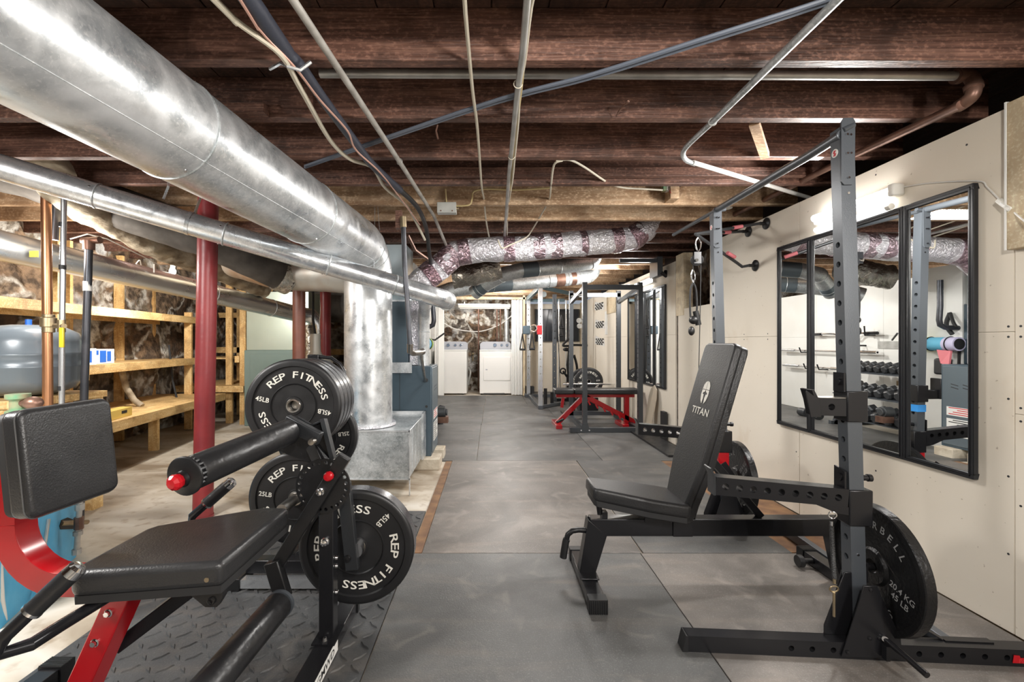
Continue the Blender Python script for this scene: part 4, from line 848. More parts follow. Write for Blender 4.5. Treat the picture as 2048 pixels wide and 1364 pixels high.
m = MB(); m.lathe([(0, 0.034), (0.012, 0.033), (0.0195, 0.026), (0.021, 0.018), (0.0185, 0.008), (0.011, 0.004), (0.009, 0)], tr0 + Vector((-0.006, 0, -0.008)), -d, 10); obj('red_knob', m, 'red_gloss', rl, smooth=20)
m = MB(); m.lathe([(0, 0.01), (0.02, 0.009), (0.0225, 0)], tr0 + Vector((-0.003, 0, -0.006)), -d, 16); obj('knob_collar', m, 'powder_black', rl)
m = MB(); m.beam(P(572, 842, 1.585), P(640, 878, 1.56), 0.026, 0.048, (0, 0, 1)); lk = obj('upper_link', m, 'powder_dark', t, bevel=0.004)
m = MB(); m.lathe([(0, 0.024), (0.0105, 0.023), (0.0125, 0.016), (0.0125, 0)], P(627, 882, 1.545), (0, -1, 0), 16); obj_split('bolt', m, 'steel', lk)
m = MB(); m.prism([P(x, y, 1.63) for x, y in ((572, 850), (600, 836), (622, 848), (648, 842), (668, 915), (645, 935), (600, 918), (566, 905))], (0, 0.006, 0)); obj('gusset_plate', m, 'powder_black', t)
m = MB(); m.beam(P(647, 838, 1.63), P(667, 918, 1.60), 0.03, 0.016, (1, 0, 0.3)); m.beam(P(647, 840, 1.63), P(624, 850, 1.63), 0.03, 0.006); m.tube([P(596, 834, 1.6), P(620, 848, 1.6), P(612, 852, 1.6), P(596, 840, 1.6)], 0.004, 6); obj('bent_bracket', m, 'powder_dark', t, bevel=0.002)
m = MB(); m.box((-0.628, 1.583, 0.565), (-0.56, 1.64, 0.66)); m.beam((-0.60, 1.61, 0.64), (-0.66, 1.64, 0.74), 0.04, 0.05); obj('post_head', m, 'powder_black', t, bevel=0.003)

# bumper plates
def bumper(c, n, label, rot=0, w_lb='45LB', th=0.075, group=None, r=0.225, parts=True):
    n = Vector(n).normalized(); v = Vector((0, 0, 1)); v = (v - n * v.dot(n)).normalized(); u = v.cross(n)
    u = v.cross(n); c = Vector(c); q = Matrix.Rotation(R(rot), 3, n); u2 = q @ u; v2 = q @ v
    t = thing('bumper_plate', label, 'weight plate', c - Vector((0, 0, r)), group)
    prof = [(0.0255, -0.004), (0.0255, -th), (r * .9, -th), (r * .975, -th * .97), (r, -th * .88), (r, -th * .12), (r * .975, -th * .03), (r * .93, 0), (r * .85, 0), (r * .835, -0.008), (r * .48, -0.008), (r * .465, -0.002), (r * .45, -0.008), (r * .20, -0.008), (r * .19, -0.004), (0.0255, -0.004)]
    obj('rubber_disc', MB().lathe(prof, c, n, 72), 'rubber_black', t, smooth=40)
    m = MB(); m.lathe([(r * 1.0005, -th * .86), (r * 1.002, -th * .5), (r * 1.0005, -th * .14)], c, n, 72); obj('tread_band', m, 'rubber_rim', t)
    m = MB(); m.lathe([(0.0255, -0.02), (0.0255, 0.001), (0.032, 0.002), (0.036, -0.003), (0.036, -0.010)], c, n, 40); obj('steel_hub', m, 'steel', t)
    m = MB(); o = c - n * 0.0072
    for k in (0, 180): arc_text(m, 'REP FITNESS', o, u2, v2, r * .665, 75 + k, 130, r * .14, 1.4)
    for k in (0, 180):
        a = R(167 + k); rd = u2 * math.cos(a) + v2 * math.sin(a); sg = 1 if k == 0 else -1
        put_text(m, w_lb, o + rd * r * .655, -rd if True else rd, -(-rd).cross(n) if False else n.cross(-rd), r * .10, 1.0)
    obj('lettering', m, 'white_ink', t); return t
nb = Vector((0.10, -1, 0.02)).normalized()
sc_ = P(586, 812, 2.12)
for k, lab in enumerate(('black bumper plate with full white lettering, front of the stack on the tree', 'second bumper plate of the stack, only its rim showing', 'third bumper plate of the stack, only its rim showing', 'rearmost bumper plate of the upper stack, against the tree post')):
    bumper(sc_ - nb * 0.077 * k, nb, lab, rot=0 if k == 0 else 37 * k, group='stacked bumper plates on the tree')
bumper(P(590, 998, 2.16), Vector((0.04, -1, 0)), 'bumper plate marked 25LB low on the tree with a steel sleeve through it', rot=4, w_lb='25LB', th=0.05)
bumper(P(634, 874, 2.54), nb, 'bumper plate marked 25LB behind the tree, half hidden by the stack', rot=18, w_lb='25LB', th=0.05)
bumper(P(712, 1096, 1.725), Vector((0.03, -1, 0)), 'bumper plate marked 45LB loaded on the weight arm of the leg machine', rot=-122)
# plate tree
t = thing('plate_tree', 'black plate tree carrying the bumper plates behind the leg machine', 'plate rack', (-0.98, 2.45, 0))
bx = sc_.x - nb.x * 0.35
m = MB(); m.box((bx - 0.03, 2.44, 0.05), (bx + 0.03, 2.49, 1.05)); obj('post', m, 'satin_black', t, bevel=0.003)
m = MB(); m.cyl((sc_ - nb * 0.05), (sc_ - nb * 0.35), 0.0235); obj('horn', m, 'steel', t)
h0 = P(590, 998, 2.16); m = MB(); m.cyl(h0 + Vector((0, -0.14, 0)), (h0.x, 2.44, h0.z), 0.0245); m.cyl((h0.x, 2.23, h0.z), (h0.x, 2.30, h0.z), 0.035); obj('horn', m, 'steel', t)
h1 = P(634, 874, 2.54); m = MB(); m.cyl((h1.x, 2.49, h1.z), (h1.x, 2.66, h1.z), 0.0235); obj('horn', m, 'steel', t)
m = MB(); m.tube([(bx, 2.46, 1.04), P(644, 714, 2.46), P(662, 716, 2.46), P(680, 728, 2.46), P(688, 742, 2.46), (bx + 0.18, 2.46, 0.90), (bx + 0.03, 2.46, 0.84)], 0.010, 10); obj('carry_handle', m, 'satin_black', t)
m = MB(); m.box((-1.13, 2.03, 0.055), (-0.74, 2.09, 0.115)); m.box((-1.0, 2.06, 0.055), (-0.94, 2.46, 0.105)); m.box((-1.15, 2.44, 0.0), (-0.78, 2.50, 0.055)); obj('base_tube', m, 'satin_black', t, bevel=0.003)
m = MB()
for x0 in (-1.21, -0.78): m.box((x0, 1.98, 0.0), (x0 + 0.08, 2.10, 0.056))
obj('foot', m, 'rubber_black', t, bevel=0.003)
m = MB(); m.box((-1.13, 1.985, 0.012), (-0.78, 2.03, 0.05)); obj('foot_bar', m, 'silver_paint', t)
# ================================================================ DUCTS AND PIPES
def single(name, mb, m, label, cat, group=None, bevel=0, smooth=40, **k):
    return settags(obj(name, mb, m, bevel=bevel, smooth=smooth, **k), label, cat, group)
def duct(name, label, pts, r, m='galvanized', seams=(), seg=40, straps=(), cat='duct', screws=True, kseam=1.006):
    """pts: centre line; seams: list of segment positions (i, f)"""
    pts = [Vector(p) for p in pts]
    t = thing(name, label, cat, pts[0])
    obj('duct_body', MB().tube(pts, r, seg), m, t, smooth=50)
    for i, f in seams:
        c = pts[i].lerp(pts[i + 1], f); d = (pts[i + 1] - pts[i]).normalized()
        mb = MB(); mb.lathe([(r * .99, -0.006), (r + 0.004, -0.004), (r + 0.0045, 0.0), (r + 0.002, 0.003), (r * 0.99, 0.006)], c, d, seg); obj('seam_band', mb, 'galvanized_dull', t)
        if screws:
            u = d.orthogonal().normalized(); w_ = d.cross(u)
            for k in range(3):
                a = k * 2.1 + 4.0; q = c - d * 0.025 + (u * math.cos(a) + w_ * math.sin(a)) * r; nn = (u * math.cos(a) + w_ * math.sin(a))
                obj('screw', MB().lathe([(0, 0.004), (0.004, 0.003), (0.005, 0)], q, nn, 8), 'chrome', t)
    return t
def arc3(c, a, b_, r, n=8):
    """quarter bend from direction a*r around c to b*r"""
    a = Vector(a); b_ = Vector(b_); return [Vector(c) + (a * math.cos(R(90 * k / n)) + b_ * math.sin(R(90 * k / n))) * r for k in range(n + 1)]
# the big trunk duct: overhead run, elbow and riser
ex, ey, ez = -0.963, 3.46, 1.838
dv = Vector((0.098, 1, -0.026)).normalized()
RB = 0.245
start = Vector((ex, ey, ez)) - dv * 3.9; back_ = Vector((start.x - .22, -2.4, start.z - .01)); endh = Vector((ex, ey, ez)) - dv * RB
cen = endh + Vector((0, 0, -RB)); el = []
for k in range(1, 13):
    a = R(90 * k / 12); el.append(cen + Vector((0, 0, 1)) * RB * math.cos(a) + dv * RB * math.sin(a))
big = duct('trunk_duct', 'very large round galvanized duct running overhead along the left and turning down at an elbow', [back_, start, start.lerp(endh, .3), start.lerp(endh, .65), endh] + el + [Vector((el[-1].x, el[-1].y, 0.478))], 0.182, seams=[(2, 0.72), (3, 0.45)], seg=64)
for k in (2, 5, 8, 11):
    c = el[k]; dd = (el[k] - el[k - 1]).normalized(); mb = MB(); mb.lathe([(0.181, -0.004), (0.1855, -0.002), (0.1855, 0.002), (0.181, 0.004)], c, dd, 56); obj('elbow_seam', mb, 'galvanized_dull', big)
mb = MB(); mb.lathe([(0.182, 0), (0.186, 0.004), (0.186, 0.016), (0.21, 0.020), (0.21, 0.0)], (el[-1].x, el[-1].y, 0.476), (0, 0, 1), 40); obj('collar', mb, 'foil', big)
mb = MB(); mb.beam(start + Vector((0.13, 0, -0.128)), endh + Vector((0.13, 0, -0.128)), 0.003, 0.003); obj('lock_seam', mb, 'galvanized_dull', big)
# hanger strap on the elbow
t = thing('hanger_strap', 'perforated steel strap and wire holding up the elbow of the big duct', 'strap', P(765, 400, 3.3))
mb = MB()
for a, b_ in (((750, 408, 3.32), (748, 535, 3.22)), ((755, 408, 3.32), (762, 496, 3.22))): mb.beam(P(*a), P(*b_), 0.012, 0.002, (1, 0, 0))
obj('strap', mb, 'galvanized_bright', t)
mb = MB(); mb.tube([P(748, 408, 3.32), P(751, 405, 3.32), P(758, 406, 3.32)], 0.003, 6); obj('wire', mb, 'conduit', t)
# second duct crossing below the trunk duct, then turning back and down to the furnace flue
c0 = P(-240, 262, 2.06); c1 = P(862, 591, 3.10)
dd = (c1 - c0).normalized()
q = [c0, c0.lerp(c1, .33), c0.lerp(c1, .66), c1]
for k, (x, y, z) in enumerate(((0.045, 0.02, -0.012), (0.085, 0.07, -0.02), (0.10, 0.14, -0.022), (0.085, 0.25, -0.022))): q.append(c1 + Vector((x, y, z)))
d2 = duct('flue_duct', 'medium round galvanized duct sloping down across the room in front of the riser', q, 0.066, 'galvanized_bright', seams=[(0, 0.92), (1, 0.6), (2, 0.25), (2, 0.72)], seg=36)
mb = MB(); pA = c0.lerp(c1, 0.46); mb.lathe([(0.067, -0.009), (0.069, -0.009), (0.069, 0.009), (0.067, 0.009)], pA, dd, 36); mb.beam(pA + Vector((0.03, 0, 0.06)), pA + Vector((0.045, 0.1, 0.30)), 0.018, 0.002, (1, 0, 0)); 
single('hanger_strap', mb, 'galvanized_bright', 'perforated strap looped round the medium duct beside the red column', 'strap')
mb = MB(); mb.beam(P(337, 372, 2.6), P(327, 398, 2.6), 0.018, 0.002, (1, 0, 0)); mb.beam(P(337, 372, 2.6), P(339, 340, 2.6), 0.018, 0.002, (1, 0, 0)); single('hanger_strap', mb, 'galvanized_bright', 'short loose end of perforated strap above the medium duct', 'strap')
# flue riser to the furnace
fr = P(845, 650, 4.05)
mb = MB(); rx = fr.x
duct('flue_pipe', 'short vertical galvanized flue rising from the top of the blue-grey furnace', [(rx, 4.12, 0.902), (rx, 4.12, 1.32), (rx + 0.01, 4.08, 1.40), (rx + 0.04, 3.95, 1.44), (rx + 0.09, 3.6, 1.452), (rx + 0.145, 3.34, 1.462)], 0.055, 'galvanized', seams=[(0, 0.75)], screws=False)
# far-left silver duct
duct('supply_duct', 'long smooth silver duct with a yellow sticker on the far left, above the shelving', [P(-900, 250, 1.75), P(-160, 442, 2.6), P(0, 491, 2.9), P(300, 558, 4.0), P(590, 627, 5.65), P(622, 632, 5.75), P(640, 650, 5.8), P(645, 720, 5.8)], 0.1, 'silver_duct', seams=[(3, 0.35), (3, 0.78)], screws=False)
mb = MB(); pa = P(68, 508, 2.93); mb.cbox(pa, (0.055, 0.006, 0.04)); single('duct_sticker', mb, 'yellow_plastic', 'yellow sticker on the silver duct by the copper pipe', 'sticker')
# insulated ducts
def lumpy(pts, r, seg=28, seedv=0, amp=0.09, n=40):
    from mathutils import noise as mn
    pts = [Vector(p) for p in pts]; L_ = [0]
    for a, b_ in zip(pts, pts[1:]): L_.append(L_[-1] + (b_ - a).length)
    res = []
    for k in range(n + 1):
        s_ = L_[-1] * k / n; i = max(j for j in range(len(L_) - 1) if L_[j] <= s_ + 1e-9); f = (s_ - L_[i]) / (L_[i + 1] - L_[i]); res.append(pts[i].lerp(pts[i + 1], f))
    m = MB(); m.tube(res, r, seg); out = []
    for i, v in enumerate(m.v):
        c = res[min(i // seg, n)]; out.append(c + (v - c) * (1 + amp * mn.noise(v * 9 + Vector((seedv, 0, 0))) + amp * .6 * mn.noise(v * 22)))
    m.v = out; return m
single('insulated_duct', lumpy([P(74, 262, 2.52), P(88, 320, 2.54), P(112, 368, 2.6), P(165, 408, 2.8), P(330, 497, 3.6), P(515, 572, 5.0), P(530, 577, 5.1)], 0.108, amp=0.14, n=110), 'insulation', 'tan wrapped duct sagging between the copper pipe and the first red column', 'duct', smooth=60)
single('insulated_duct', lumpy([P(-180, 288, 2.55), P(60, 352, 2.75), P(420, 480, 3.3), P(580, 556, 3.75)], 0.14, seedv=5, amp=0.05), 'dark_insulation', 'dark grimy duct running behind the medium duct with a silver end band', 'duct', smooth=60)
e0 = P(556, 546, 3.68); e1 = P(580, 556, 3.76); single('duct_end_band', MB().cyl(e0, e1, 0.148, seg=32), 'old_foil', 'silver foil band at the end of the dark grimy duct', 'duct')
single('insulated_duct', lumpy([P(470, 520, 3.9), P(560, 545, 3.8), P(640, 548, 3.75), P(720, 552, 3.7)], 0.15, seedv=8, amp=0.03), 'rusty_tin', 'flattened rust-stained duct behind the medium duct beside the riser', 'duct', smooth=60)
single('old_duct', lumpy([P(560, 606, 6.85), P(600, 606, 6.85), P(700, 610, 6.85), P(800, 610, 6.85)], 0.28, seedv=9, amp=0.02), 'dark_insulation', 'dark trunk duct far behind the brown and red columns', 'duct')
# foil-wrapped duct across the aisle
fp = [P(818, 590, 3.95), P(838, 566, 3.95), P(880, 534, 4.0), P(908, 508, 4.0), P(950, 500, 4.0), P(1060, 496, 4.0), P(1160, 487, 4.02), P(1238, 480, 4.05), P(1266, 474, 4.05), P(1290, 458, 4.05), P(1306, 436, 4.08)]
t = thing('foil_duct', 'crinkled foil-wrapped duct crossing above the aisle with dark tape bands', 'duct', fp[5])
obj('foil_wrap', lumpy(fp, 0.112, seg=40, amp=0.10, n=110), 'foil', t, smooth=80)
def taped(i, f, wd=0.05, tilt=0):
    c = fp[i].lerp(fp[i + 1], f); d = (fp[i + 1] - fp[i]).normalized(); mb = lumpy([c - d * wd, c - d * wd * .3, c + d * wd * .3, c + d * wd], 0.117, seg=36, amp=0.07, n=6, seedv=i + f); obj('tape_band', mb, 'foil_tape', t, smooth=80)
for a in ((1, 0.5), (2, 0.3), (2, 0.8, 0.06), (3, 0.5, 0.05), (4, 0.62), (5, 0.15), (5, 0.5), (6, 0.05, 0.03), (6, 0.9), (8, 0.2, 0.06), (0, 0.6, 0.03)): taped(*a)
# grey ducts behind it
def smooth_path(pts, n=6):
    pts = [Vector(p) for p in pts]; out = []
    for i in range(len(pts) - 1):
        p0 = pts[max(i - 1, 0)]; p1 = pts[i]; p2 = pts[i + 1]; p3 = pts[min(i + 2, len(pts) - 1)]
        for k in range(n):
            t_ = k / n; out.append(0.5 * ((2 * p1) + (p2 - p0) * t_ + (2 * p0 - 5 * p1 + 4 * p2 - p3) * t_ ** 2 + (3 * p1 - p0 - 3 * p2 + p3) * t_ ** 3))
    return out + [pts[-1]]
def elbow_path(run, end, r):
    """run: straight points; the last bends upward through a quarter turn of radius r"""
    run = [Vector(p) for p in run]; d = (run[-1] - run[-2]).normalized(); d.z = 0; d.normalize(); c = run[-1] + Vector((0, 0, r)); o = list(run)
    for k in range(1, 7): a = R(15 * k); o.append(c + d * r * math.sin(a) - Vector((0, 0, 1)) * r * math.cos(a))
    return o + [o[-1] + Vector((0, 0, end))]
pa_ = elbow_path([P(868, 592, 5.6), P(900, 580, 5.7), P(960, 571, 5.9), P(1040, 566, 6.1), P(1150, 556, 6.3), P(1168, 554, 6.35)], 0.12, 0.17)
pb_ = elbow_path([P(948, 586, 5.45), P(972, 568, 5.35), P(1005, 549, 5.2), P(1040, 541, 5.2), P(1150, 530, 5.4), P(1172, 526, 5.45)], 0.15, 0.13)
g1_ = duct('branch_duct', 'lower grey duct behind the foil duct, ending in an elbow above the far rack', pa_, 0.10, 'galvanized_dull', seams=[(2, 0.3), (3, 0.5), (3, 0.85), (4, 0.3), (6, .5), (8, .5)], screws=False)
g2_ = duct('branch_duct', 'upper grey duct rising over the lower one to a second elbow', pb_, 0.088, 'galvanized_dull', seams=[(0, 0.5), (1, 0.9), (3, 0.3), (3, 0.7), (6, 0.5), (8, .5)], screws=False)
for (g_, i, f0, f1, pth, rr_) in ((g1_, 2, 0.1, 0.75, pa_, .1025), (g1_, 3, 0.62, 0.78, pa_, .1025), (g1_, 3, 0.9, 0.99, pa_, .1025), (g2_, 3, 0.02, 0.30, pb_, .0905), (g2_, 0, 0.3, 0.9, pb_, .0905)):
    obj('dark_band', MB().tube([pth[i].lerp(pth[i + 1], f0), pth[i].lerp(pth[i + 1], f1)], rr_, 36), 'furnace_side' if f1 - f0 > .2 else 'rust_pipe', g_)
single('foil_duct_piece', lumpy([P(905, 555, 4.9), P(960, 545, 4.9), P(1000, 535, 4.9)], 0.13, amp=0.14, n=24), 'old_foil', 'old crumpled foil duct hanging between the foil duct and the grey ducts', 'duct', smooth=80)

# columns
def column(name, px0, py0, px1, py1, Y, r, mt, label, z0=0, z1=2.11):
    a = P(px0, py0, Y); b_ = P(px1, py1, Y); d = (b_ - a) / (b_.z - a.z)
    lo = a + d * (z0 - a.z); hi = a + d * (z1 - a.z)
    t = thing(name, label, 'column', lo); obj('pipe', MB().cyl(lo, hi, r, seg=32), mt, t)
    obj('base_ring', MB().cyl((lo.x, lo.y, z0 - 0.012), (lo.x, lo.y, z0 + 0.004), r + .004, seg=32), mt, t)
    obj('top_plate', MB().box((hi.x - .1, hi.y - .06, z1 - 0.012), (hi.x + .1, hi.y + .06, z1)), mt, t); return t
column('steel_column', 406, 1020, 415, 500, 2.86, 0.058, 'column_red', 'bright red steel column standing on the concrete floor, nearest of three')
column('steel_column', 598, 700, 598, 560, 4.2, 0.057, 'column_brown', 'brown steel column behind the stacked plates, left of the white pipe')
column('steel_column', 651, 700, 651, 575, 4.7, 0.055, 'column_red', 'dull red steel column behind the stacked plates, right of the white pipe')
# pipes at the left
t = thing('copper_pipe', 'copper water pipe with a bronze coupling rising behind the back pad', 'pipe', P(95, 830, 2.6))
obj('tube', MB().tube([P(97, 1068, 2.6), P(95, 700, 2.6), P(94, 560, 2.6), P(92, 395, 2.6), P(91, 330, 2.6)], 0.024, 20), 'copper', t)
obj('coupling', MB().lathe([(0.024, 0), (0.030, 0.002), (0.030, 0.03), (0.038, 0.034), (0.038, 0.085), (0.030, 0.09), (0.030, 0.105), (0.024, 0.107)], P(97, 665, 2.6) , (0, 0, 1), 24), 'brass', t, smooth=20)
t = thing('valve_pipe', 'thin pale pipe with black tape bands and a yellow lever valve', 'pipe', P(122, 830, 2.55))
obj('tube', MB().tube([P(122, 1075, 2.55), P(124, 660, 2.55), P(126, 520, 2.55), P(128, 380, 2.55)], 0.014, 16), 'silver_paint', t)
for py in (445, 530, 772): obj('tape_band', MB().cyl(P(125 if py < 600 else 122, py, 2.55), P(125 if py < 600 else 122, py + 9, 2.55), 0.0165, seg=18), 'strap_black', t)
obj('valve_body', MB().cyl(P(110, 652, 2.57), P(128, 652, 2.54), 0.014).cyl(P(123, 664, 2.55), P(123, 640, 2.55), 0.019), 'brass', t)
obj('valve_lever', MB().box((P(117, 0, 2.5).x, 2.50, P(0, 695, 2.5).z), (P(126, 0, 2.5).x, 2.512, P(0, 655, 2.5).z)), 'yellow_plastic', t, bevel=0.004)
t = thing('drain_pipe', 'dark steel drain pipe leaning slightly between the valve pipe and the red column', 'pipe', P(166, 830, 2.8))
obj('tube', MB().tube([P(160, 1040, 2.8), P(172, 680, 2.8), P(178, 494, 2.8)], 0.021, 18), 'black_iron_pipe', t)
obj('fitting', MB().cyl(P(178, 500, 2.8), P(178, 482, 2.8), 0.031).cyl(P(165, 482, 2.8), P(200, 480, 2.8), 0.022), 'rust_pipe', t)
obj('label_band', MB().cyl(P(175, 582, 2.8), P(175, 563, 2.8), 0.0225, seg=20), 'white_label', t)
single('vent_pipe', MB().tube([P(108, 480, 2.75), P(112, 420, 2.75), P(114, 380, 2.75)], 0.022, 14), 'black_iron_pipe', 'short dark pipe stub hanging beside the copper pipe', 'pipe')
single('thin_wire', MB().tube([P(140, 478, 2.8), P(175, 468, 2.85), P(215, 478, 3.0), P(300, 520, 3.6), P(395, 570, 4.3)], 0.004, 6), 'cable_white', 'thin white wire strung from the drain pipe past the bulb', 'cable')
# bulb and socket
bp_ = P(345, 543, 4.35)
t = thing('bare_bulb', 'lit bare bulb in a white socket above the silver duct', 'lamp', bp_)
obj('glass', MB().sphere(bp_, 0.03, 16, (1, 1, 1.15)), 'bulb_glow', t)
obj('socket', MB().cyl(bp_ + Vector((0.0, 0, 0.03)), bp_ + Vector((0.01, 0, 0.10)), 0.02).cyl(bp_ + Vector((0.01, 0, 0.09)), bp_ + Vector((0.01, 0, 0.115)), 0.045), 'white_plastic', t)
single('hanging_tape', MB().beam(P(265, 535, 3.9), P(278, 520, 3.9), 0.01, 0.003).beam(P(280, 520, 3.9), P(284, 538, 3.9), 0.01, 0.003).beam(P(308, 528, 3.9), P(308, 545, 3.9), 0.012, 0.003), 'cable_white', 'white cable tails hanging below the joists left of the bulb', 'cable')

# pressure tank on a bench
tc_ = P(57, 720, 2.78)
t = thing('pressure_tank', 'grey domed pressure tank with a blue cap behind the copper pipe', 'tank', (tc_.x, 2.78, 0.79))
pr = [(0, 0.0), (0.17, 0.01), (0.25, 0.05), (0.285, 0.11), (0.288, 0.20), (0.292, 0.205), (0.292, 0.215), (0.288, 0.22), (0.288, 0.285), (0.293, 0.29), (0.293, 0.30), (0.288, 0.305), (0.285, 0.385), (0.26, 0.45), (0.19, 0.49), (0.09, 0.505), (0, 0.508)]
obj('shell', MB().lathe([(a * .905, b_ * .87) for a, b_ in pr], (tc_.x, 2.78, 0.787), (0, 0, 1), 48), 'tank_grey', t, smooth=50)
obj('air_valve_cap', MB().cyl((tc_.x, 2.78, 1.226), (tc_.x, 2.78, 1.262), 0.016), 'blue_plastic', t)
single('name_plate', MB().box((P(30, 0, 2.75).x, 2.748, P(0, 781, 2.75).z), (P(58, 0, 2.75).x, 2.753, P(0, 774, 2.75).z)), 'white_label', 'small white plate on the grey pressure tank', 'label') if False else None
single('wooden_stand', MB().box((-3.25, 2.45, 0.745), (-2.66, 3.06, 0.786)).box((-3.24, 2.46, ZF), (-3.16, 2.54, 0.745)).box((-2.76, 2.46, ZF), (-2.68, 2.54, 0.745)).box((-3.24, 2.97, ZF), (-3.16, 3.05, 0.745)).box((-2.76, 2.97, ZF), (-2.68, 3.05, 0.745)), 'pine_long', 'rough wooden stand carrying the grey pressure tank', 'stand')
# old green valve and brown pump body behind the pad
t = thing('pump_valve', 'old green and brown valve body just above the top edge of the back pad', 'valve', P(45, 850, 2.1))
obj('casting', MB().lathe([(0, 0), (0.045, 0), (0.045, 0.02), (0.03, 0.03), (0.03, 0.07), (0.045, 0.08), (0.045, 0.10), (0, 0.10)], P(36, 830, 2.1), (0, 0, 1), 20), 'green_old', t)
obj('pump_body', MB().sphere(P(66, 806, 2.1), 0.035, 16, (1.2, 1, .9)).cyl(P(40, 806, 2.1), P(66, 806, 2.1), 0.02), 'rust_pipe', t)
obj('riser', MB().cyl(P(36, 1000, 2.1), P(36, 830, 2.1), 0.02), 'black_iron_pipe', t)
# blue cabinet, hoses and the pipe beside it
t = thing('blue_cabinet', 'bright blue sheet-sided cabinet behind the red curved frame', 'cabinet', (-2.3, 1.9, 0))
obj('side_panel', MB().prism([(-2.19, 2.33, ZF), (-1.935, 1.74, ZF), (-1.935, 1.74, 0.66), (-2.19, 2.33, 0.66)], (-0.03, -0.015, 0)), 'blue_sheet', t)
obj('body', MB().prism([(-2.21, 2.31, ZF), (-1.97, 1.74, ZF), (-2.75, 1.55, ZF), (-2.95, 2.15, ZF)], (0, 0, 0.66)), 'blue_sheet', t)
obj('top', MB().prism([(-2.18, 2.34, 0.662), (-1.92, 1.72, 0.662), (-2.78, 1.5, 0.662), (-2.98, 2.18, 0.662)], (0, 0, 0.02)), 'white_plastic', t)
def on_side(px, py, off=0.012):   # point on the blue side panel seen at px,py
    r0 = Vector(((px - CX) / F, 1, -(py - CY) / F)); n = Vector((2.33 - 1.74, 2.19 - 1.935, 0)).normalized(); n = Vector((0.59, 0.255, 0)).normalized(); a = Vector((-2.19, 2.33, H)); a.z = 0
    k = (n.dot(Vector((-2.19, 2.33, 0)))) / (n.dot(Vector((r0.x, 1, 0)))); q = Vector((0, 0, H)) + r0 * k; return q + n * off
obj('opening', MB().prism([on_side(x, y, 0.001) for x, y in ((118, 1052), (122, 1040), (134, 1035), (147, 1040), (147, 1058), (120, 1059))], (0.002, 0.001, 0)), 'black_ink', t)
obj('fitting', MB().cyl(on_side(122, 1047, 0.0), on_side(150, 1047, 0.05), 0.012), 'brass', t)
t = thing('riser_pipe', 'short grimy pipe with unions standing just right of the blue cabinet', 'pipe', P(158, 1105, 2.2))
obj('tube', MB().cyl(P(153, 1104, 2.2), P(160, 1000, 2.2), 0.012), 'grimy_conduit', t)
for a, b_ in ((1098, 1108), (1062, 1070), (1034, 1058), (1008, 1020)):
    xx = 153 + (1104 - a) * 7 / 104; obj('union', MB().cyl(P(xx, b_, 2.2), P(xx, a, 2.2), 0.0195, seg=8), 'rust_pipe' if a == 1034 else 'grimy_conduit', t)
mbh = MB(); mbh.tube([on_side(80, 1040, .03), on_side(72, 1090, .03), on_side(66, 1150, .03), on_side(55, 1200, .03)], 0.007, 8); single('flexible_hose', mbh, 'conduit', 'pale ribbed hose hanging down the side of the blue cabinet', 'hose')
mbh = MB(); mbh.tube([P(-20, 1000, 1.75), P(0, 1120, 1.75), P(4, 1200, 1.75), P(10, 1240, 1.78), P(12, 1225, 1.82), P(30, 1214, 1.88), P(50, 1213, 1.95), P(66, 1222, 1.9)], 0.008, 8); single('flexible_hose', mbh, 'cable_white', 'looped white hose on the floor at the foot of the blue cabinet', 'hose')

# ================================================================ SHELVING ALONG THE LEFT WALL
SA = Vector((-3.37, 2.6, 0)); SB = Vector((-3.86, 5.75, 0)); sd = (SB - SA).normalized(); sn = Vector((-sd.y, sd.x, 0)).normalized()
t = thing('wall_shelving', 'long raw pine shelving built along the left stone wall', 'shelving', SA)
def spt(s_, dpt, z): return SA + sd * s_ + sn * dpt + Vector((0, 0, z))
Ls = (SB - SA).length
def sboard(nm, s0, s1, d0, d1, z0, z1, mt='pine_long'):
    mb = MB(); mb.hexa([spt(s0, d0, z0), spt(s1, d0, z0), spt(s1, d1, z0), spt(s0, d1, z0), spt(s0, d0, z1), spt(s1, d0, z1), spt(s1, d1, z1), spt(s0, d1, z1)]); return obj(nm, mb, mt, t, bevel=0.002)
for s_ in (0.02, 0.95, 1.75, 2.5, 3.1): sboard('post', s_, s_ + 0.038, 0.43, 0.52, 0, 2.1, 'pine')
for s_ in (0.3, 1.0, 3.1): sboard('front_post', s_, s_ + 0.038, 0.0, 0.085, 0 if s_ != 1.0 else 0.95, 2.1 if s_ < 3 else 1.5, 'pine')
for z in (0.89, 1.42): 
    sboard('shelf_board', 0.0, Ls, 0.0, 0.26, z, z + 0.02); sboard('shelf_board', 0.0, Ls, 0.262, 0.52, z, z + 0.02)
    sboard('shelf_edge', 0.0, Ls, -0.02, 0.0, z - 0.06, z + 0.022); sboard('back_rail', 0.0, Ls, 0.41, 0.43, z - 0.075, z)
sboard('bench_board', 0.55, Ls, -0.35, 0.5, 0.425, 0.45); sboard('bench_edge', 0.55, Ls, -0.37, -0.35, 0.36, 0.45); sboard('cross_brace', 0.35, 0.40, 0.0, 0.45, 1.30, 1.38)
for s_ in (1.1, 2.0, 3.0): sboard('bench_leg', s_, s_ + 0.038, -0.2, -0.11, ZF, 0.425, 'pine')
sboard('shelf_bracket', 1.28, 1.32, -0.02, 0.02, 0.78, 0.86)
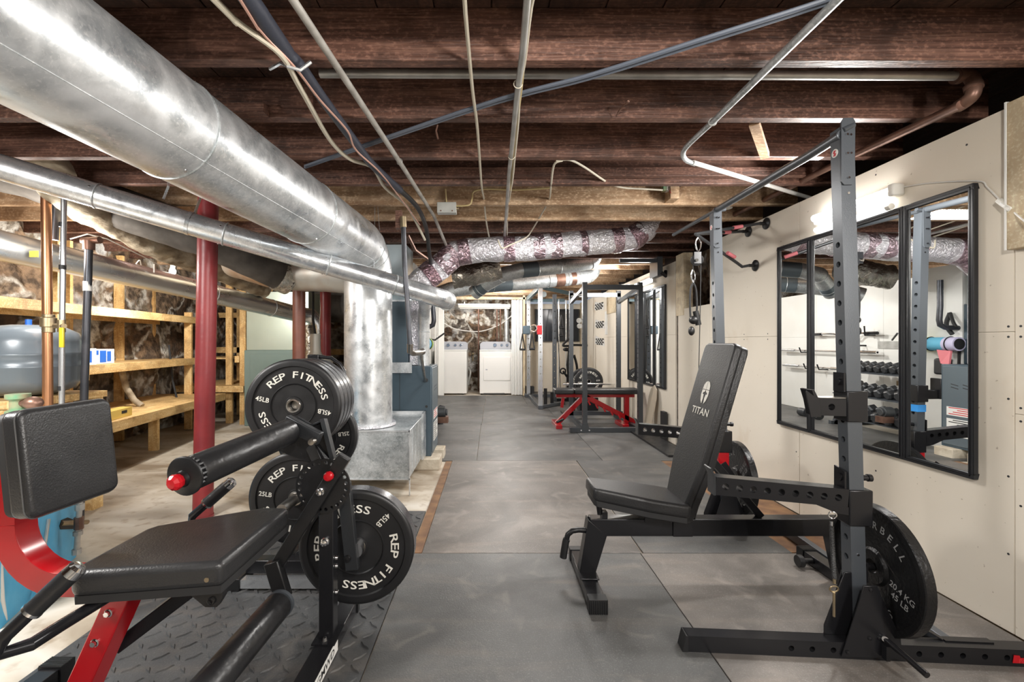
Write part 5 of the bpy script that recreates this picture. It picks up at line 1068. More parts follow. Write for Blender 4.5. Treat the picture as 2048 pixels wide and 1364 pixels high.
# second, farther section
SA2 = Vector((-3.72, 6.1, 0)); t2 = thing('far_shelving', 'farther pine shelving section between the red column and the grey cabinet', 'shelving', SA2)
def b2(nm, lo, hi, mt='pine_long'): return obj(nm, MB().box(lo, hi), mt, t2, bevel=0.002)
for x0, y0 in ((-3.70, 6.15), (-3.45, 6.05), (-3.98, 6.9), (-3.55, 7.0)): b2('post', (x0, y0, ZF), (x0 + 0.085, y0 + 0.04, 2.1), 'pine')
b2('bench_board', (-4.3, 6.0, 0.50), (-3.36, 7.3, 0.525)); b2('bench_edge', (-4.3, 5.98, 0.44), (-3.36, 6.0, 0.525)); b2('cross_rail', (-4.3, 6.9, 0.95), (-3.2, 6.93, 1.04)); b2('cross_rail', (-4.3, 6.93, 1.50), (-3.2, 6.96, 1.58)); b2('brace', (-3.50, 6.02, 0.84), (-3.44, 6.06, 0.93))
b2('shelf_board', (-4.3, 6.2, 0.88), (-3.7, 6.9, 0.90))
mb = MB().box((-3.2, 7.6, 0.9), (-1.5, 7.64, 1.0)); single('wall_rail', mb, 'pine_long', 'pine rail in the dark gap left of the big riser duct', 'board')
# cartons on the middle shelf
def carton(s0, s1, d0, d1, z, h, mt, label, blue=True):
    mb = MB(); mb.hexa([spt(s0, d0, z), spt(s1, d0, z), spt(s1, d1, z), spt(s0, d1, z), spt(s0, d0, z + h), spt(s1, d0, z + h), spt(s1, d1, z + h), spt(s0, d1, z + h)])
    base = spt((s0 + s1) / 2, (d0 + d1) / 2, z); t_ = thing('carton', label, 'box', base, 'cartons on the middle shelf'); obj('box', mb, mt, t_, bevel=0.002)
    if blue:
        L_ = s1 - s0
        for f0, f1, g0, g1 in ((0.05, 0.28, 0.62, 0.92), (0.34, 0.62, 0.1, 0.9), (0.66, 0.84, 0.15, 0.85)):
            mb = MB(); mb.hexa([spt(s0 + L_ * f0, d0 - .001, z + h * g0), spt(s0 + L_ * f1, d0 - .001, z + h * g0), spt(s0 + L_ * f1, d0 + .001, z + h * g0), spt(s0 + L_ * f0, d0 + .001, z + h * g0), spt(s0 + L_ * f0, d0 - .001, z + h * g1), spt(s0 + L_ * f1, d0 - .001, z + h * g1), spt(s0 + L_ * f1, d0 + .001, z + h * g1), spt(s0 + L_ * f0, d0 + .001, z + h * g1)]); obj('blue_print', mb, 'blue_plastic', t_)
    return t_
carton(0.86, 1.10, 0.05, 0.4, 0.912, 0.145, 'white_label', 'plain white carton on the middle shelf beside the tank', False)
carton(1.12, 1.48, 0.03, 0.4, 0.912, 0.15, 'white_label', 'white carton with blue print on the middle shelf, behind the drain pipe')
carton(1.50, 1.80, 0.08, 0.4, 0.912, 0.14, 'white_label', 'blue and white carton at the right end of the row on the middle shelf')
mb = MB(); mb.hexa([spt(0.95, -0.33, 0.452), spt(1.42, -0.30, 0.452), spt(1.42, -0.2, 0.452), spt(0.95, -0.23, 0.452), spt(0.95, -0.33, 0.53), spt(1.42, -0.30, 0.53), spt(1.42, -0.2, 0.53), spt(0.95, -0.23, 0.53)])
t3 = thing('yellow_carton', 'long yellow carton lying on the low bench beside the back pad', 'box', spt(1.2, -0.27, 0.452)); obj('box', mb, 'yellow_box', t3, bevel=0.002)
obj('print_panel', MB().hexa([spt(1.26, -0.3115, 0.487), spt(1.34, -0.3065, 0.487), spt(1.34, -0.3045, 0.487), spt(1.26, -0.3095, 0.487), spt(1.26, -0.3115, 0.512), spt(1.34, -0.3065, 0.512), spt(1.34, -0.3045, 0.512), spt(1.26, -0.3095, 0.512)]), 'black_ink', t3)
single('old_hose', MB().tube([P(243, 740, 4.6), P(252, 775, 4.6), P(268, 800, 4.6), P(284, 812, 4.6)], 0.03, 10), 'insulation', 'pale limp hose hanging on the stone wall behind the shelving', 'hose')
single('tool_handle', MB().tube([P(338, 690, 5.4), P(345, 760, 5.4), P(362, 832, 5.3)], 0.012, 8), 'strap_black', 'dark tool handle leaning against the shelving', 'tool')
# ================================================================ FURNACES
t = thing('grey_cabinet', 'dark green-grey furnace cabinet with a pale green plenum, left of the stacked plates', 'furnace', (-2.9, 6.1, ZF))
obj('lower_cabinet', MB().box((-3.33, 5.95, ZF), (-2.45, 6.4, 1.01)), 'furnace_green', t, bevel=0.008)
obj('front_panel', MB().box((-3.25, 5.944, 0.08), (-2.55, 5.952, 0.96)), 'furnace_green', t, bevel=0.006)
obj('plenum', MB().box((-3.31, 5.97, 1.01), (-2.47, 6.38, 1.80)), 'plenum_green', t, bevel=0.004)
t = thing('vent_riser', 'white plastic vent pipe with a flange behind the stacked plates', 'pipe', P(631, 713, 4.4))
p_ = P(631, 713, 4.4)
obj('tube', MB().lathe([(0, 0), (0.085, 0), (0.085, 0.012), (0.065, 0.02), (0.052, 0.05), (0.049, 0.10), (0.049, 0.225), (0.044, 0.225), (0, 0.22)], p_, (0, 0, 1), 28), 'pvc', t)
obj('black_cable', MB().tube([p_ + Vector((0.0, 0, 0.2)), P(626, 640, 4.4), P(626, 568, 4.4)], 0.013, 10), 'cable_black', t)
obj('thin_cord', MB().tube([p_ + Vector((0.03, 0, 0.22)), P(641, 620, 4.4), P(640, 600, 4.4)], 0.003, 6), 'cable_cream', t)
single('brine_tank', MB().cyl((p_.x, 4.5, ZF), (p_.x, 4.5, p_.z), 0.13, seg=32), 'pvc', 'white tank under the vent pipe hidden behind the plates', 'tank')
single('duct_elbow', MB().tube([P(618, 650, 5.3), P(620, 690, 5.3), P(620, 870, 5.3)], 0.06, 20), 'old_foil', 'crumpled silver drop pipe between the brown and red columns', 'duct')
# return air box under the riser
t = thing('return_box', 'galvanized sheet metal return box on thin legs under the big riser duct', 'duct', (-1.0, 3.6, 0.12))
mb = MB(); mb.box((-1.30, 3.23, 0.12), (-0.602, 3.96, 0.47)); obj('sheet_box', mb, 'galvanized_dull', t, bevel=0.004)
mb = MB(); mb.box((-0.604, 3.225, 0.115), (-0.598, 3.24, 0.475)); mb.box((-1.30, 3.225, 0.462), (-0.598, 3.23, 0.475)); mb.box((-1.30, 3.225, 0.112), (-0.598, 3.24, 0.122)); obj('folded_edge', mb, 'galvanized', t)
mb = MB(); mb.box((-0.606, 3.82, 0.10), (-0.590, 3.98, 0.50)); mb.box((-1.30, 3.96, 0.47), (-0.59, 3.98, 0.50)); obj('flange', mb, 'galvanized', t)
for y in (3.25, 3.94): obj('leg', MB().box((-0.607, y, ZF), (-0.599, y + 0.012, 0.12)), 'galvanized', t)
obj('leg', MB().box((-1.29, 3.25, ZF), (-1.28, 3.262, 0.12)), 'galvanized', t)
for k in range(4): obj('standing_seam', MB().box((-0.6025, 3.36 + k * 0.14, 0.125), (-0.599, 3.366 + k * 0.14, 0.465)), 'galvanized_dull', t)
# main furnace
t = thing('furnace', 'blue-grey furnace cabinet standing on bricks right of the big riser duct', 'furnace', (-0.9, 4.25, 0.1))
obj('lower_cabinet', MB().box((-1.22, 4.0, 0.085), (-0.545, 4.44, 0.90)), 'furnace_teal', t, bevel=0.006)
obj('side_door', MB().box((-0.546, 4.03, 0.11), (-0.538, 4.42, 0.885)), 'furnace_side', t, bevel=0.003)
obj('upper_cabinet', MB().box((-1.22, 4.05, 0.90), (-0.77, 4.44, 1.50)), 'furnace_teal', t, bevel=0.006)
obj('plenum', MB().box((-1.20, 4.07, 1.50), (-0.785, 4.42, 2.02)), 'plenum_blue', t, bevel=0.004)
obj('flashing', MB().box((-1.1, 3.99, 0.84), (-0.72, 4.0, 0.935)), 'galvanized', t); obj('flashing', MB().box((-1.22, 4.04, 1.49), (-0.72, 4.05, 1.505)), 'galvanized_bright', t)
obj('panel_seam', MB().box((-0.832, 3.9985, 0.42), (-0.829, 4.001, 0.86)), 'black_ink', t)
for z, w_ in ((0.62, 0.05), (0.597, 0.05)):
    for y in (4.12, 4.20): pass
for k in range(2):
    for j in range(2): obj('vent_slot', MB().hexa([(-0.5385, 4.16 + k * .11, 0.66 + j * .03), (-0.5385, 4.23 + k * .11, 0.675 + j * .03), (-0.5375, 4.23 + k * .11, 0.675 + j * .03), (-0.5375, 4.16 + k * .11, 0.66 + j * .03), (-0.5385, 4.16 + k * .11, 0.668 + j * .03), (-0.5385, 4.23 + k * .11, 0.683 + j * .03), (-0.5375, 4.23 + k * .11, 0.683 + j * .03), (-0.5375, 4.16 + k * .11, 0.668 + j * .03)]), 'black_ink', t)
q_ = P(853, 813, 4.0); obj('knockout', MB().cyl((q_.x, 3.998, q_.z), (q_.x, 4.002, q_.z), 0.012), 'black_ink', t); obj('gas_inlet', MB().cyl((-0.592, 3.997, 0.795 - .02), (-0.592, 4.002, 0.795 - .02), 0.018), 'black_ink', t)
for z0, z1, inkd in ((0.40, 0.485, 'red_ink'), (0.20, 0.37, 'black_ink')):
    lb = obj('data_label', MB().box((-0.5375, 4.10, z0), (-0.5365, 4.38, z1)), 'white_label', t)
    mb = MB(); n_ = int((z1 - z0) / 0.02)
    for k in range(n_): mb.box((-0.5366, 4.13, z0 + 0.012 + k * 0.02), (-0.5360, 4.36 - (k % 3) * .04, z0 + 0.02 + k * 0.02))
    obj('print_lines', mb, inkd, lb)
t = thing('inducer_motor', 'small dark blower motor sticking out of the far side of the furnace', 'motor', (-0.50, 4.9, 0.2))
mp = P(888, 824, 5.1); obj('motor_body', MB().cyl(mp + Vector((-0.09, 0, 0)), mp + Vector((0.02, 0, 0)), 0.06).cyl(mp + Vector((0.02, 0, 0)), mp + Vector((0.04, 0, 0)), 0.04), 'motor_grey', t, bevel=0.004); obj('motor_foot', MB().box((mp.x - .08, 5.05, mp.z - .12), (mp.x + .05, 5.15, mp.z - .05)), 'rust_pipe', t)
for k, (a, lab) in enumerate((((-0.80, 3.90, ZF, -0.46, 4.12, 0.085), 'front grey block under the furnace corner'), ((-0.72, 4.25, ZF, -0.46, 4.43, 0.085), 'rear block under the furnace side'))):
    single('concrete_block', MB().box(a[:3], a[3:]), 'brick', lab, 'block', 'blocks under the furnace', bevel=0.006)
mb = MB(); mb.box((-0.765, 4.10, 0.903), (-0.65, 4.30, 1.50)); single('foil_plenum', mb, 'foil', 'foil-faced box beside the upper furnace cabinet', 'duct', bevel=0.01)
t = thing('gas_pipe', 'black gas pipe dropping from the joists to the furnace with an iron elbow', 'pipe', P(820, 690, 2.95))
obj('drop', MB().tube([P(807, 452, 2.95), P(809, 520, 2.95), P(816, 620, 2.95), P(820, 692, 2.95)], 0.0165, 14), 'black_iron_pipe', t)
obj('top_fitting', MB().cyl(P(807, 455, 2.95), P(806, 434, 2.95), 0.022), 'brass', t)
obj('elbow', MB().tube([P(820, 688, 2.95), P(820, 703, 2.96), P(826, 706, 3.0), P(842, 705, 3.3)], 0.021, 12).cyl(P(838, 705, 3.25), P(845, 703, 3.3), 0.026), 'steel', t)
obj('lower_drop', MB().tube([P(841, 704, 3.32), P(846, 735, 3.6), P(849, 756, 3.88), P(850, 762, 4.0)], 0.0125, 12), 'steel', t)
single('elbow_pipe', MB().tube([P(866, 560, 4.5), P(866, 612, 4.5), P(868, 640, 4.5), P(866, 650, 4.5), P(856, 655, 4.5), P(830, 656, 4.5)], 0.025, 12), 'black_iron_pipe', 'black curved pipe beside the end of the medium duct', 'pipe')
single('wall_hook', MB().tube([P(856, 678, 5.2), P(870, 680, 5.1), P(888, 667, 4.9)], 0.010, 8), 'dumb_hex', 'grey steel hook sticking out above the furnace', 'hook')
m = MB(); m.tube([P(815, 470, 3.9), P(830, 500, 4.1), P(858, 520, 4.3)], 0.016, 8); single('old_pipe', m, 'rust_pipe', 'rusty pipe slanting behind the gas pipe under the joists', 'pipe')
m = MB(); m.cbox(P(798, 440, 2.99), (0.04, 0.04, 0.12)); single('wood_block', m, 'joist_wood', 'small dark wooden block beside the top of the gas pipe', 'block')
# ================================================================ CEILING RUNS
def sag(pts, r, seg=10): return MB().tube(pts, r, seg)
def smooth_path(pts, n=6):
    pts = [Vector(p) for p in pts]; out = []
    for i in range(len(pts) - 1):
        p0 = pts[max(i - 1, 0)]; p1 = pts[i]; p2 = pts[i + 1]; p3 = pts[min(i + 2, len(pts) - 1)]
        for k in range(n):
            t_ = k / n; out.append(0.5 * ((2 * p1) + (p2 - p0) * t_ + (2 * p0 - 5 * p1 + 4 * p2 - p3) * t_ ** 2 + (3 * p1 - p0 - 3 * p2 + p3) * t_ ** 3))
    return out + [pts[-1]]
def ceil_pt(px, py, z=2.09):
    Y = (z - H) * F / (CY - py); return Vector(((px - CX) * Y / F, Y, z))
def ext(pts, L_=2.6):
    # the run goes on over the camera and behind it, level under the joists
    a, b_ = Vector(pts[0]), Vector(pts[1]); d = a - b_; d.z = 0; d.normalize(); return [a + d * L_, a + d * L_ * .5] + list(pts)
def cable(name, label, pts, r, m, cat='cable', group=None, seg=8):
    pts = [Vector(p) for p in pts]; p = pts[0]
    if p.z > 1.9 and CY - (p.z - H) * F / max(p.y, .1) < 0: pts = ext(pts, 0.5 if abs(p.x - pts[1].x) > abs(p.y - pts[1].y) else 2.6)
    return single(name, MB().tube(smooth_path(pts), r, seg), m, label, cat, group)
t = thing('insulated_line', 'thick black foam-insulated line running back under the joists', 'pipe', ceil_pt(560, 100, 2.06))
obj('foam_sleeve', MB().tube(smooth_path(ext([ceil_pt(470, -40, 2.06), ceil_pt(510, 15, 2.06), ceil_pt(572, 105, 2.06)])), 0.027, 16), 'hose_foam', t)
obj('foam_sleeve', MB().tube(smooth_path([ceil_pt(572, 105, 2.06), ceil_pt(598, 130, 2.065), ceil_pt(640, 190, 2.06), ceil_pt(702, 274, 2.055), ceil_pt(745, 330, 2.05), ceil_pt(800, 380, 2.06)]), 0.021, 16), 'hose_foam', t)
obj('black_tube', MB().tube(smooth_path([ceil_pt(800, 380, 2.06), ceil_pt(835, 415, 2.05), P(852, 455, 3.5), P(858, 500, 3.7), P(862, 530, 3.9)]), 0.016, 12), 'cable_black', t)
cable('copper_wire', 'thin pinkish copper line wound along the black foam line', [ceil_pt(468, -20, 2.03), ceil_pt(520, 60, 2.035), ceil_pt(590, 135, 2.03), ceil_pt(640, 200, 2.03), ceil_pt(695, 262, 2.03), ceil_pt(712, 300, 2.03), ceil_pt(760, 345, 2.03), ceil_pt(800, 395, 2.04), P(840, 450, 3.4)], 0.0042, 'cable_pink', 'pipe')
cable('white_cable', 'thick cream cable looping beside the black foam line', [ceil_pt(405, -25, 2.04), ceil_pt(470, 40, 2.04), ceil_pt(560, 108, 2.03), ceil_pt(600, 175, 2.03), ceil_pt(660, 280, 2.04), ceil_pt(700, 318, 2.04), ceil_pt(745, 335, 2.05), ceil_pt(770, 375, 2.05), ceil_pt(812, 410, 2.05), P(830, 440, 3.4), P(850, 480, 3.6)], 0.0095, 'cable_cream')
single('pipe_strap', MB().tube([ceil_pt(540, 138, 2.05), ceil_pt(562, 126, 2.05), ceil_pt(575, 132, 2.02), ceil_pt(600, 140, 2.03), ceil_pt(622, 124, 2.06)], 0.006, 6), 'galvanized_bright', 'perforated metal strap under the black foam line near the top', 'strap')
t = thing('ceiling_pipe', 'straight grey water pipe running back along the joists beside the black line', 'pipe', ceil_pt(700, 170, 2.085))
obj('tube', MB().tube(ext([ceil_pt(560, -40, 2.085), ceil_pt(800, 325, 2.085), ceil_pt(868, 432, 2.085), P(893, 492, 3.95)]), 0.0125, 14), 'grimy_conduit', t)
c_ = ceil_pt(799, 323, 2.085); obj('clamp', MB().torus(c_, (0.3, 1, 0), 0.014, 0.004, 16, 6), 'conduit', t)
cable('ceiling_cable', 'single cream cable stapled across the joists left of the conduit', [ceil_pt(925, -60, 2.095), ceil_pt(932, 40, 2.095), ceil_pt(945, 180, 2.095), ceil_pt(955, 260, 2.095), ceil_pt(963, 370, 2.095), P(968, 400, 3.2), P(972, 440, 3.6), P(978, 474, 4.0)], 0.0065, 'cable_cream')
t = thing('ceiling_conduit', 'grey steel conduit running back over the aisle with cables tied to it', 'pipe', ceil_pt(1045, 100, 2.085))
obj('tube', MB().tube(ext([ceil_pt(1060, -60, 2.085), ceil_pt(1046, 100, 2.085), ceil_pt(1033, 200, 2.085), ceil_pt(1018, 350, 2.085), P(1009, 474, 4.0)]), 0.0115, 12), 'conduit', t)
for x, y in ((1036, 168), (1023, 313)): obj('tie', MB().torus(ceil_pt(x, y, 2.083), (0, 1, 0), 0.016, 0.002, 14, 6), 'cable_cream', t)
cable('tied_cable', 'cream cable tied along the right side of the conduit', [ceil_pt(1078, -60, 2.085), ceil_pt(1062, 20, 2.085), ceil_pt(1050, 120, 2.085), ceil_pt(1040, 180, 2.085), ceil_pt(1036, 250, 2.085), ceil_pt(1029, 320, 2.085), ceil_pt(1025, 360, 2.08), P(1016, 420, 3.4), P(1014, 470, 4.0)], 0.005, 'cable_cream')
cable('tied_cable', 'thin yellow cable hugging the left side of the conduit', [ceil_pt(1068, -60, 2.085), ceil_pt(1054, 20, 2.085), ceil_pt(1046, 150, 2.085), ceil_pt(1028, 300, 2.085), ceil_pt(1020, 380, 2.085)], 0.004, 'cable_yellow')
for dx, lab in ((0, 'upper grey cable of the pair crossing the joists diagonally'), (1, 'lower grey cable of the pair crossing the joists diagonally')):
    cable('diagonal_cable', lab, [ceil_pt(1720, -28 + dx * 7, 2.1), ceil_pt(1640, 4 + dx * 7, 2.1), ceil_pt(1400, 80 + dx * 7, 2.1), ceil_pt(1180, 150 + dx * 6, 2.1), ceil_pt(1000, 198 + dx * 5, 2.1), ceil_pt(780, 272 + dx * 4, 2.1), ceil_pt(610, 332 + dx * 3, 2.1)], 0.0075, 'cable_grey')
t = thing('bent_conduit', 'shiny galvanized conduit running diagonally and bending right near the rack', 'pipe', ceil_pt(1500, 160, 2.085))
obj('tube', MB().tube(ext([ceil_pt(1730, -55, 2.085), ceil_pt(1675, 0, 2.085), ceil_pt(1425, 244, 2.085)], 0.7), 0.0135, 14), 'galvanized_dull', t)
obj('bend', MB().tube(smooth_path([ceil_pt(1425, 244, 2.085), ceil_pt(1378, 288, 2.085), ceil_pt(1366, 306, 2.085), ceil_pt(1372, 320, 2.085), ceil_pt(1390, 328, 2.085)], 5), 0.0125, 14), 'galvanized_dull', t)
obj('branch', MB().tube([ceil_pt(1386, 325, 2.085), ceil_pt(1505, 361, 2.09), ceil_pt(1640, 402, 2.12)], 0.0125, 14), 'cable_white', t, label='white painted conduit branch')
obj('coupling', MB().torus(ceil_pt(1425, 244, 2.085), (0.35, 1, 0), 0.0155, 0.004, 16, 6), 'conduit', t)
t = thing('gas_main', 'long rusty steel pipe crossing between joists and turning back along the wall', 'pipe', P(1940, 160, 1.72))
g0 = P(400, 138, 1.66); g1 = P(1915, 152, 1.66)
g1 = P(1915, 152, 1.75); obj('cross_run', MB().tube([P(640, 147, 1.77), g1], 0.017, 16), 'conduit', t)
obj('elbow', MB().tube(smooth_path([P(1910, 152, 1.75), P(1936, 151, 1.75), P(1947, 164, 1.74), P(1946, 188, 1.735), P(1932, 203, 1.76), P(1916, 213, 1.79)], 5), 0.024, 16), 'rust_pipe', t)
for a, ax in ((P(1916, 152, 1.75), (1, 0, 0)), (P(1947, 174, 1.738), (0, .2, 1))): obj('fitting_ring', MB().cyl(a - Vector(ax) * 0.01, a + Vector(ax) * 0.01, 0.029, seg=20), 'rust_pipe', t)
obj('back_run', MB().tube([P(1922, 210, 1.76), P(1700, 314, 2.38), P(1480, 424, 3.50), P(1300, 512, 5.6)], 0.0185, 16), 'rust_pipe', t)
def jbox(name, label, c, sz, m='box_grey'):
    t_ = thing(name, label, 'junction box', c); obj('box', MB().cbox(c, sz), m, t_, bevel=0.003); return t_
c_ = P(894, 417, 3.14); t = jbox('junction_box', 'grey metal junction box on the joist left of the single cable', c_, (0.135, 0.06, 0.075))
for dx in (-0.04, 0.04): obj('cover_screw', MB().cyl(c_ + Vector((dx, -0.031, -0.025)), c_ + Vector((dx, -0.034, -0.025)), 0.005, seg=8), 'rust_pipe', t)
obj('connector', MB().cyl(c_ + Vector((0.066, 0, 0)), c_ + Vector((0.085, 0, 0)), 0.012).cyl(c_ + Vector((-0.005, -0.0, 0.035)), c_ + Vector((-0.005, 0, 0.055)), 0.011), 'brass', t)
cable('box_cable', 'yellowed cable leaving the grey junction box along the joist', [P(910, 412, 3.12), P(938, 410, 3.10), P(944, 398, 3.10), P(948, 383, 3.10), P(975, 378, 3.10), P(1030, 380, 3.10), P(1100, 376, 3.10)], 0.006, 'cable_yellow')
cable('box_cable', 'short cable rising from the top of the grey junction box', [P(893, 408, 3.13), P(892, 392, 3.12), P(891, 378, 3.1)], 0.005, 'cable_yellow')
c_ = P(1343, 376, 3.1); t = jbox('switch_box', 'small pale electrical box with a red wire nut below the joists', c_, (0.085, 0.05, 0.05), 'white_plastic')
obj('wire_nut', MB().cyl(c_ + Vector((-0.02, -0.03, -0.025)), c_ + Vector((-0.02, -0.035, -0.048)), 0.006), 'red_ink', t); obj('open_knockouts', MB().cbox(c_ + Vector((-0.05, 0, -0.002)), (0.03, 0.045, 0.045)), 'green_old', t)
cable('drooping_cable', 'cream cable drooping from the joist to the pale electrical box', [P(1112, 321, 2.41), P(1140, 320, 2.42), P(1170, 335, 2.55), P(1215, 365, 2.8), P(1245, 375, 3.0), P(1290, 378, 3.05), P(1325, 380, 3.08)], 0.0062, 'cable_cream')
cable('drooping_cable', 'cream cable hanging from the joist down onto the foil duct', [P(1125, 321, 2.42), P(1108, 330, 2.45), P(1102, 370, 2.8), P(1098, 400, 3.2), P(1082, 430, 3.5), P(1064, 460, 3.85), P(1052, 475, 3.9), P(1020, 490, 3.88), P(1004, 496, 3.88), P(996, 480, 3.9)], 0.0062, 'cable_cream')
cable('white_wire', 'white wire leaving the pale electrical box toward the rack', [P(1356, 374, 3.08), P(1390, 362, 3.0), P(1430, 352, 2.9), P(1500, 348, 2.9), P(1650, 350, 2.9)], 0.005, 'cable_black')
single('knob_insulator', MB().lathe([(0, 0), (0.02, 0.0), (0.03, 0.01), (0.03, 0.03), (0.0, 0.03)], P(1452, 415, 3.4), (0, 0, 1), 20).cyl(P(1452, 417, 3.4), P(1452, 402, 3.4), 0.045), 'white_plastic', 'white round ceiling lampholder behind the pull-up bar', 'lampholder')

# ================================================================ RIGHT WALL: mirrors, tube lights, cord
def mirror(y0, y1, z0, z1, label, group):
    t_ = thing('wall_mirror', label, 'mirror', (XR, (y0 + y1) / 2, z0), group); fw = 0.022; x0, x1 = XR - 0.024, XR - 0.001
    f = MB()
    for a, b_, c, d in ((y0, y1, z0, z0 + fw), (y0, y1, z1 - fw, z1), (y0, y0 + fw, z0 + fw, z1 - fw), (y1 - fw, y1, z0 + fw, z1 - fw)): f.box((x0, a, c), (x1, b_, d))
    fr = obj('frame', f, 'frame_black', t_, bevel=0.003); g = MB(); fi = fw * .55
    for a, b_, c, d in ((y0 + fi, y1 - fi, z0 + fi, z0 + fi + .003), (y0 + fi, y1 - fi, z1 - fi - .003, z1 - fi), (y0 + fi, y0 + fi + .003, z0 + fi, z1 - fi), (y1 - fi - .003, y1 - fi, z0 + fi, z1 - fi)): g.box((x0 - 0.002, a, c), (x0 + 0.001, b_, d))
    obj('frame_bead', g, 'satin_black', fr)
    obj('glass', MB().box((XR - 0.014, y0 + fw, z0 + fw), (XR - 0.010, y1 - fw, z1 - fw)), 'mirror', t_)
labs = ('nearest of four tall mirrors, right of the rack upright', 'second mirror from the near end, just right of the rack upright', 'third mirror from the near end, showing the hanging strap', 'farthest and narrowest-looking of the four near mirrors')
for k in range(4): mirror(1.813 + 0.3128 * k, 1.813 + 0.3128 * k + 0.311, 0.554, 1.774, labs[k], 'near row of wall mirrors')
labs = ('nearest mirror of the far row beyond the wooden stud', 'second mirror of the far row behind the far rack', 'third mirror of the far row behind the far rack upright', 'last mirror of the far row toward the back wall')
for k in range(4): mirror(5.05 + 0.345 * k, 5.05 + 0.345 * k + 0.343, 0.575, 1.78, labs[k], 'far row of wall mirrors')
t = thing('tube_light', 'lit tube light fixture on the wall above the near mirrors', 'lamp', (XR - 0.03, 2.42, 1.84))
obj('housing', MB().box((XR - 0.035, 2.145, 1.835), (XR - 0.001, 2.70, 1.885)), 'white_plastic', t, bevel=0.004)
obj('diffuser', MB().tube([(XR - 0.042, 2.165, 1.858), (XR - 0.042, 2.68, 1.868)], 0.021, 16), 'tube_glow', t)
obj('end_cap', MB().box((XR - 0.062, 2.135, 1.83), (XR - 0.001, 2.168, 1.89)), 'white_plastic', t, bevel=0.008)
t = thing('tube_light', 'slim lit tube just under the near wall light, touching the mirror tops', 'lamp', (XR - 0.02, 2.42, 1.77))
obj('diffuser', MB().tube([(XR - 0.026, 2.20, 1.79), (XR - 0.026, 2.69, 1.80)], 0.014, 14), 'tube_glow', t); obj('end_cap', MB().cyl((XR - 0.026, 2.18, 1.79), (XR - 0.026, 2.205, 1.79), 0.016), 'white_plastic', t)
t = thing('tube_light', 'lit tube light high on the wall above the far mirrors', 'lamp', (XR - 0.03, 5.8, 1.87))
obj('diffuser', MB().tube([(XR - 0.04, 5.45, 1.88), (XR - 0.04, 6.05, 1.88)], 0.028, 14), 'tube_glow', t); obj('housing', MB().box((XR - 0.03, 5.4, 1.85), (XR - 0.001, 6.1, 1.92)), 'white_plastic', t)
wp = lambda Y, py: Vector((XR - 0.006, Y, H - (py - CY) * Y / F))
def wpx(px, py, off=0.006): Y = (XR - off) * F / (px - CX); return Vector((XR - off, Y, H - (py - CY) * Y / F))
cable('light_cord', 'white cord from the near tube light along the wall to an inline switch', [wpx(1808, 374), wpx(1860, 366), wpx(1955, 362), wpx(1975, 375), wpx(2000, 400)], 0.003, 'cable_white')
cable('light_cord', 'white cord below the inline switch running down past the wooden trim', [wpx(2022, 418, .01), wpx(2046, 440, .07), wpx(2100, 480, .07)], 0.003, 'cable_white')
s0, s1 = wpx(1999, 400, .02), wpx(2026, 420, .03); t = thing('inline_switch', 'white rocker switch on the light cord by the wooden trim', 'switch', s1)
obj('case', MB().beam(s0, s1, 0.018, 0.026, (1, 0, 0)), 'white_plastic', t, bevel=0.004); obj('rocker', MB().beam(s0.lerp(s1, .35) + Vector((-.012, 0, 0)), s0.lerp(s1, .65) + Vector((-.012, 0, 0)), 0.008, 0.01, (1, 0, 0)), 'trim_white', t)
# pulley station on the wall
apex = P(1391, 468, 3.1)
t = thing('pulley_bracket', 'three-armed wall bracket with round feet holding a pulley behind the far upright', 'bracket', apex)
for px, py in ((1533, 447), (1497, 463), (1511, 531)):
    e = wpx(px, py, 0.004); obj('foot_disc', MB().lathe([(0, 0), (0.042, 0), (0.042, 0.006), (0.03, 0.014), (0.012, 0.018), (0.012, 0.05), (0, 0.05)], e, (-1, 0, 0), 24), 'rubber_black', t)
    e2 = e + Vector((-0.05, 0, 0)); j = e2.lerp(apex, 0.25 if py < 500 else 0.2)
    if py > 500: e2b = e2 + Vector((-0.05, 0, -0.01)); pth = [e2, e2b, e2b + Vector((-0.04, 0, 0.03)), apex]
    else: pth = [e2, apex]
    arm = obj('arm', MB().tube(pth, 0.011, 10), 'dumb_hex', t)
    obj('red_label', MB().cyl(e2.lerp(apex, .28), e2.lerp(apex, .42), 0.0135, seg=14), 'pink_cloth', arm)
t2 = thing('cable_pulley', 'black pulley wheel with carabiners, strap and grips hanging at the far upright', 'pulley', P(1393, 520, 3.1))
obj('carabiner', MB().tube(smooth_path([P(1396, 475, 3.1), P(1402, 485, 3.1), P(1399, 500, 3.1), P(1394, 500, 3.1), P(1391, 484, 3.1), P(1396, 475, 3.1)], 4), 0.005, 8), 'chrome', t2)
obj('wheel', MB().cyl(P(1394, 520, 3.07), P(1394, 520, 3.12), 0.042, seg=24), 'rubber_black', t2, bevel=0.003); obj('wheel_plate', MB().box((P(1388, 0, 3.06).x, 3.055, P(0, 527, 3.06).z), (P(1402, 0, 3.06).x, 3.062, P(0, 504, 3.06).z)), 'frame_black', t2); obj('axle', MB().cyl(P(1394, 520, 3.04), P(1394, 520, 3.06), 0.010), 'chrome', t2)
obj('carabiner', MB().tube(smooth_path([P(1386, 540, 3.1), P(1390, 550, 3.1), P(1387, 565, 3.1), P(1383, 552, 3.1), P(1386, 540, 3.1)], 4), 0.005, 8), 'chrome', t2)
obj('strap_loop', MB().tube(smooth_path([P(1386, 566, 3.1), P(1381, 580, 3.1), P(1380, 610, 3.1), P(1381, 634, 3.1)]), 0.007, 8).tube(smooth_path([P(1387, 566, 3.1), P(1392, 580, 3.1), P(1394, 610, 3.1), P(1393, 626, 3.1)]), 0.007, 8), 'strap_black', t2)
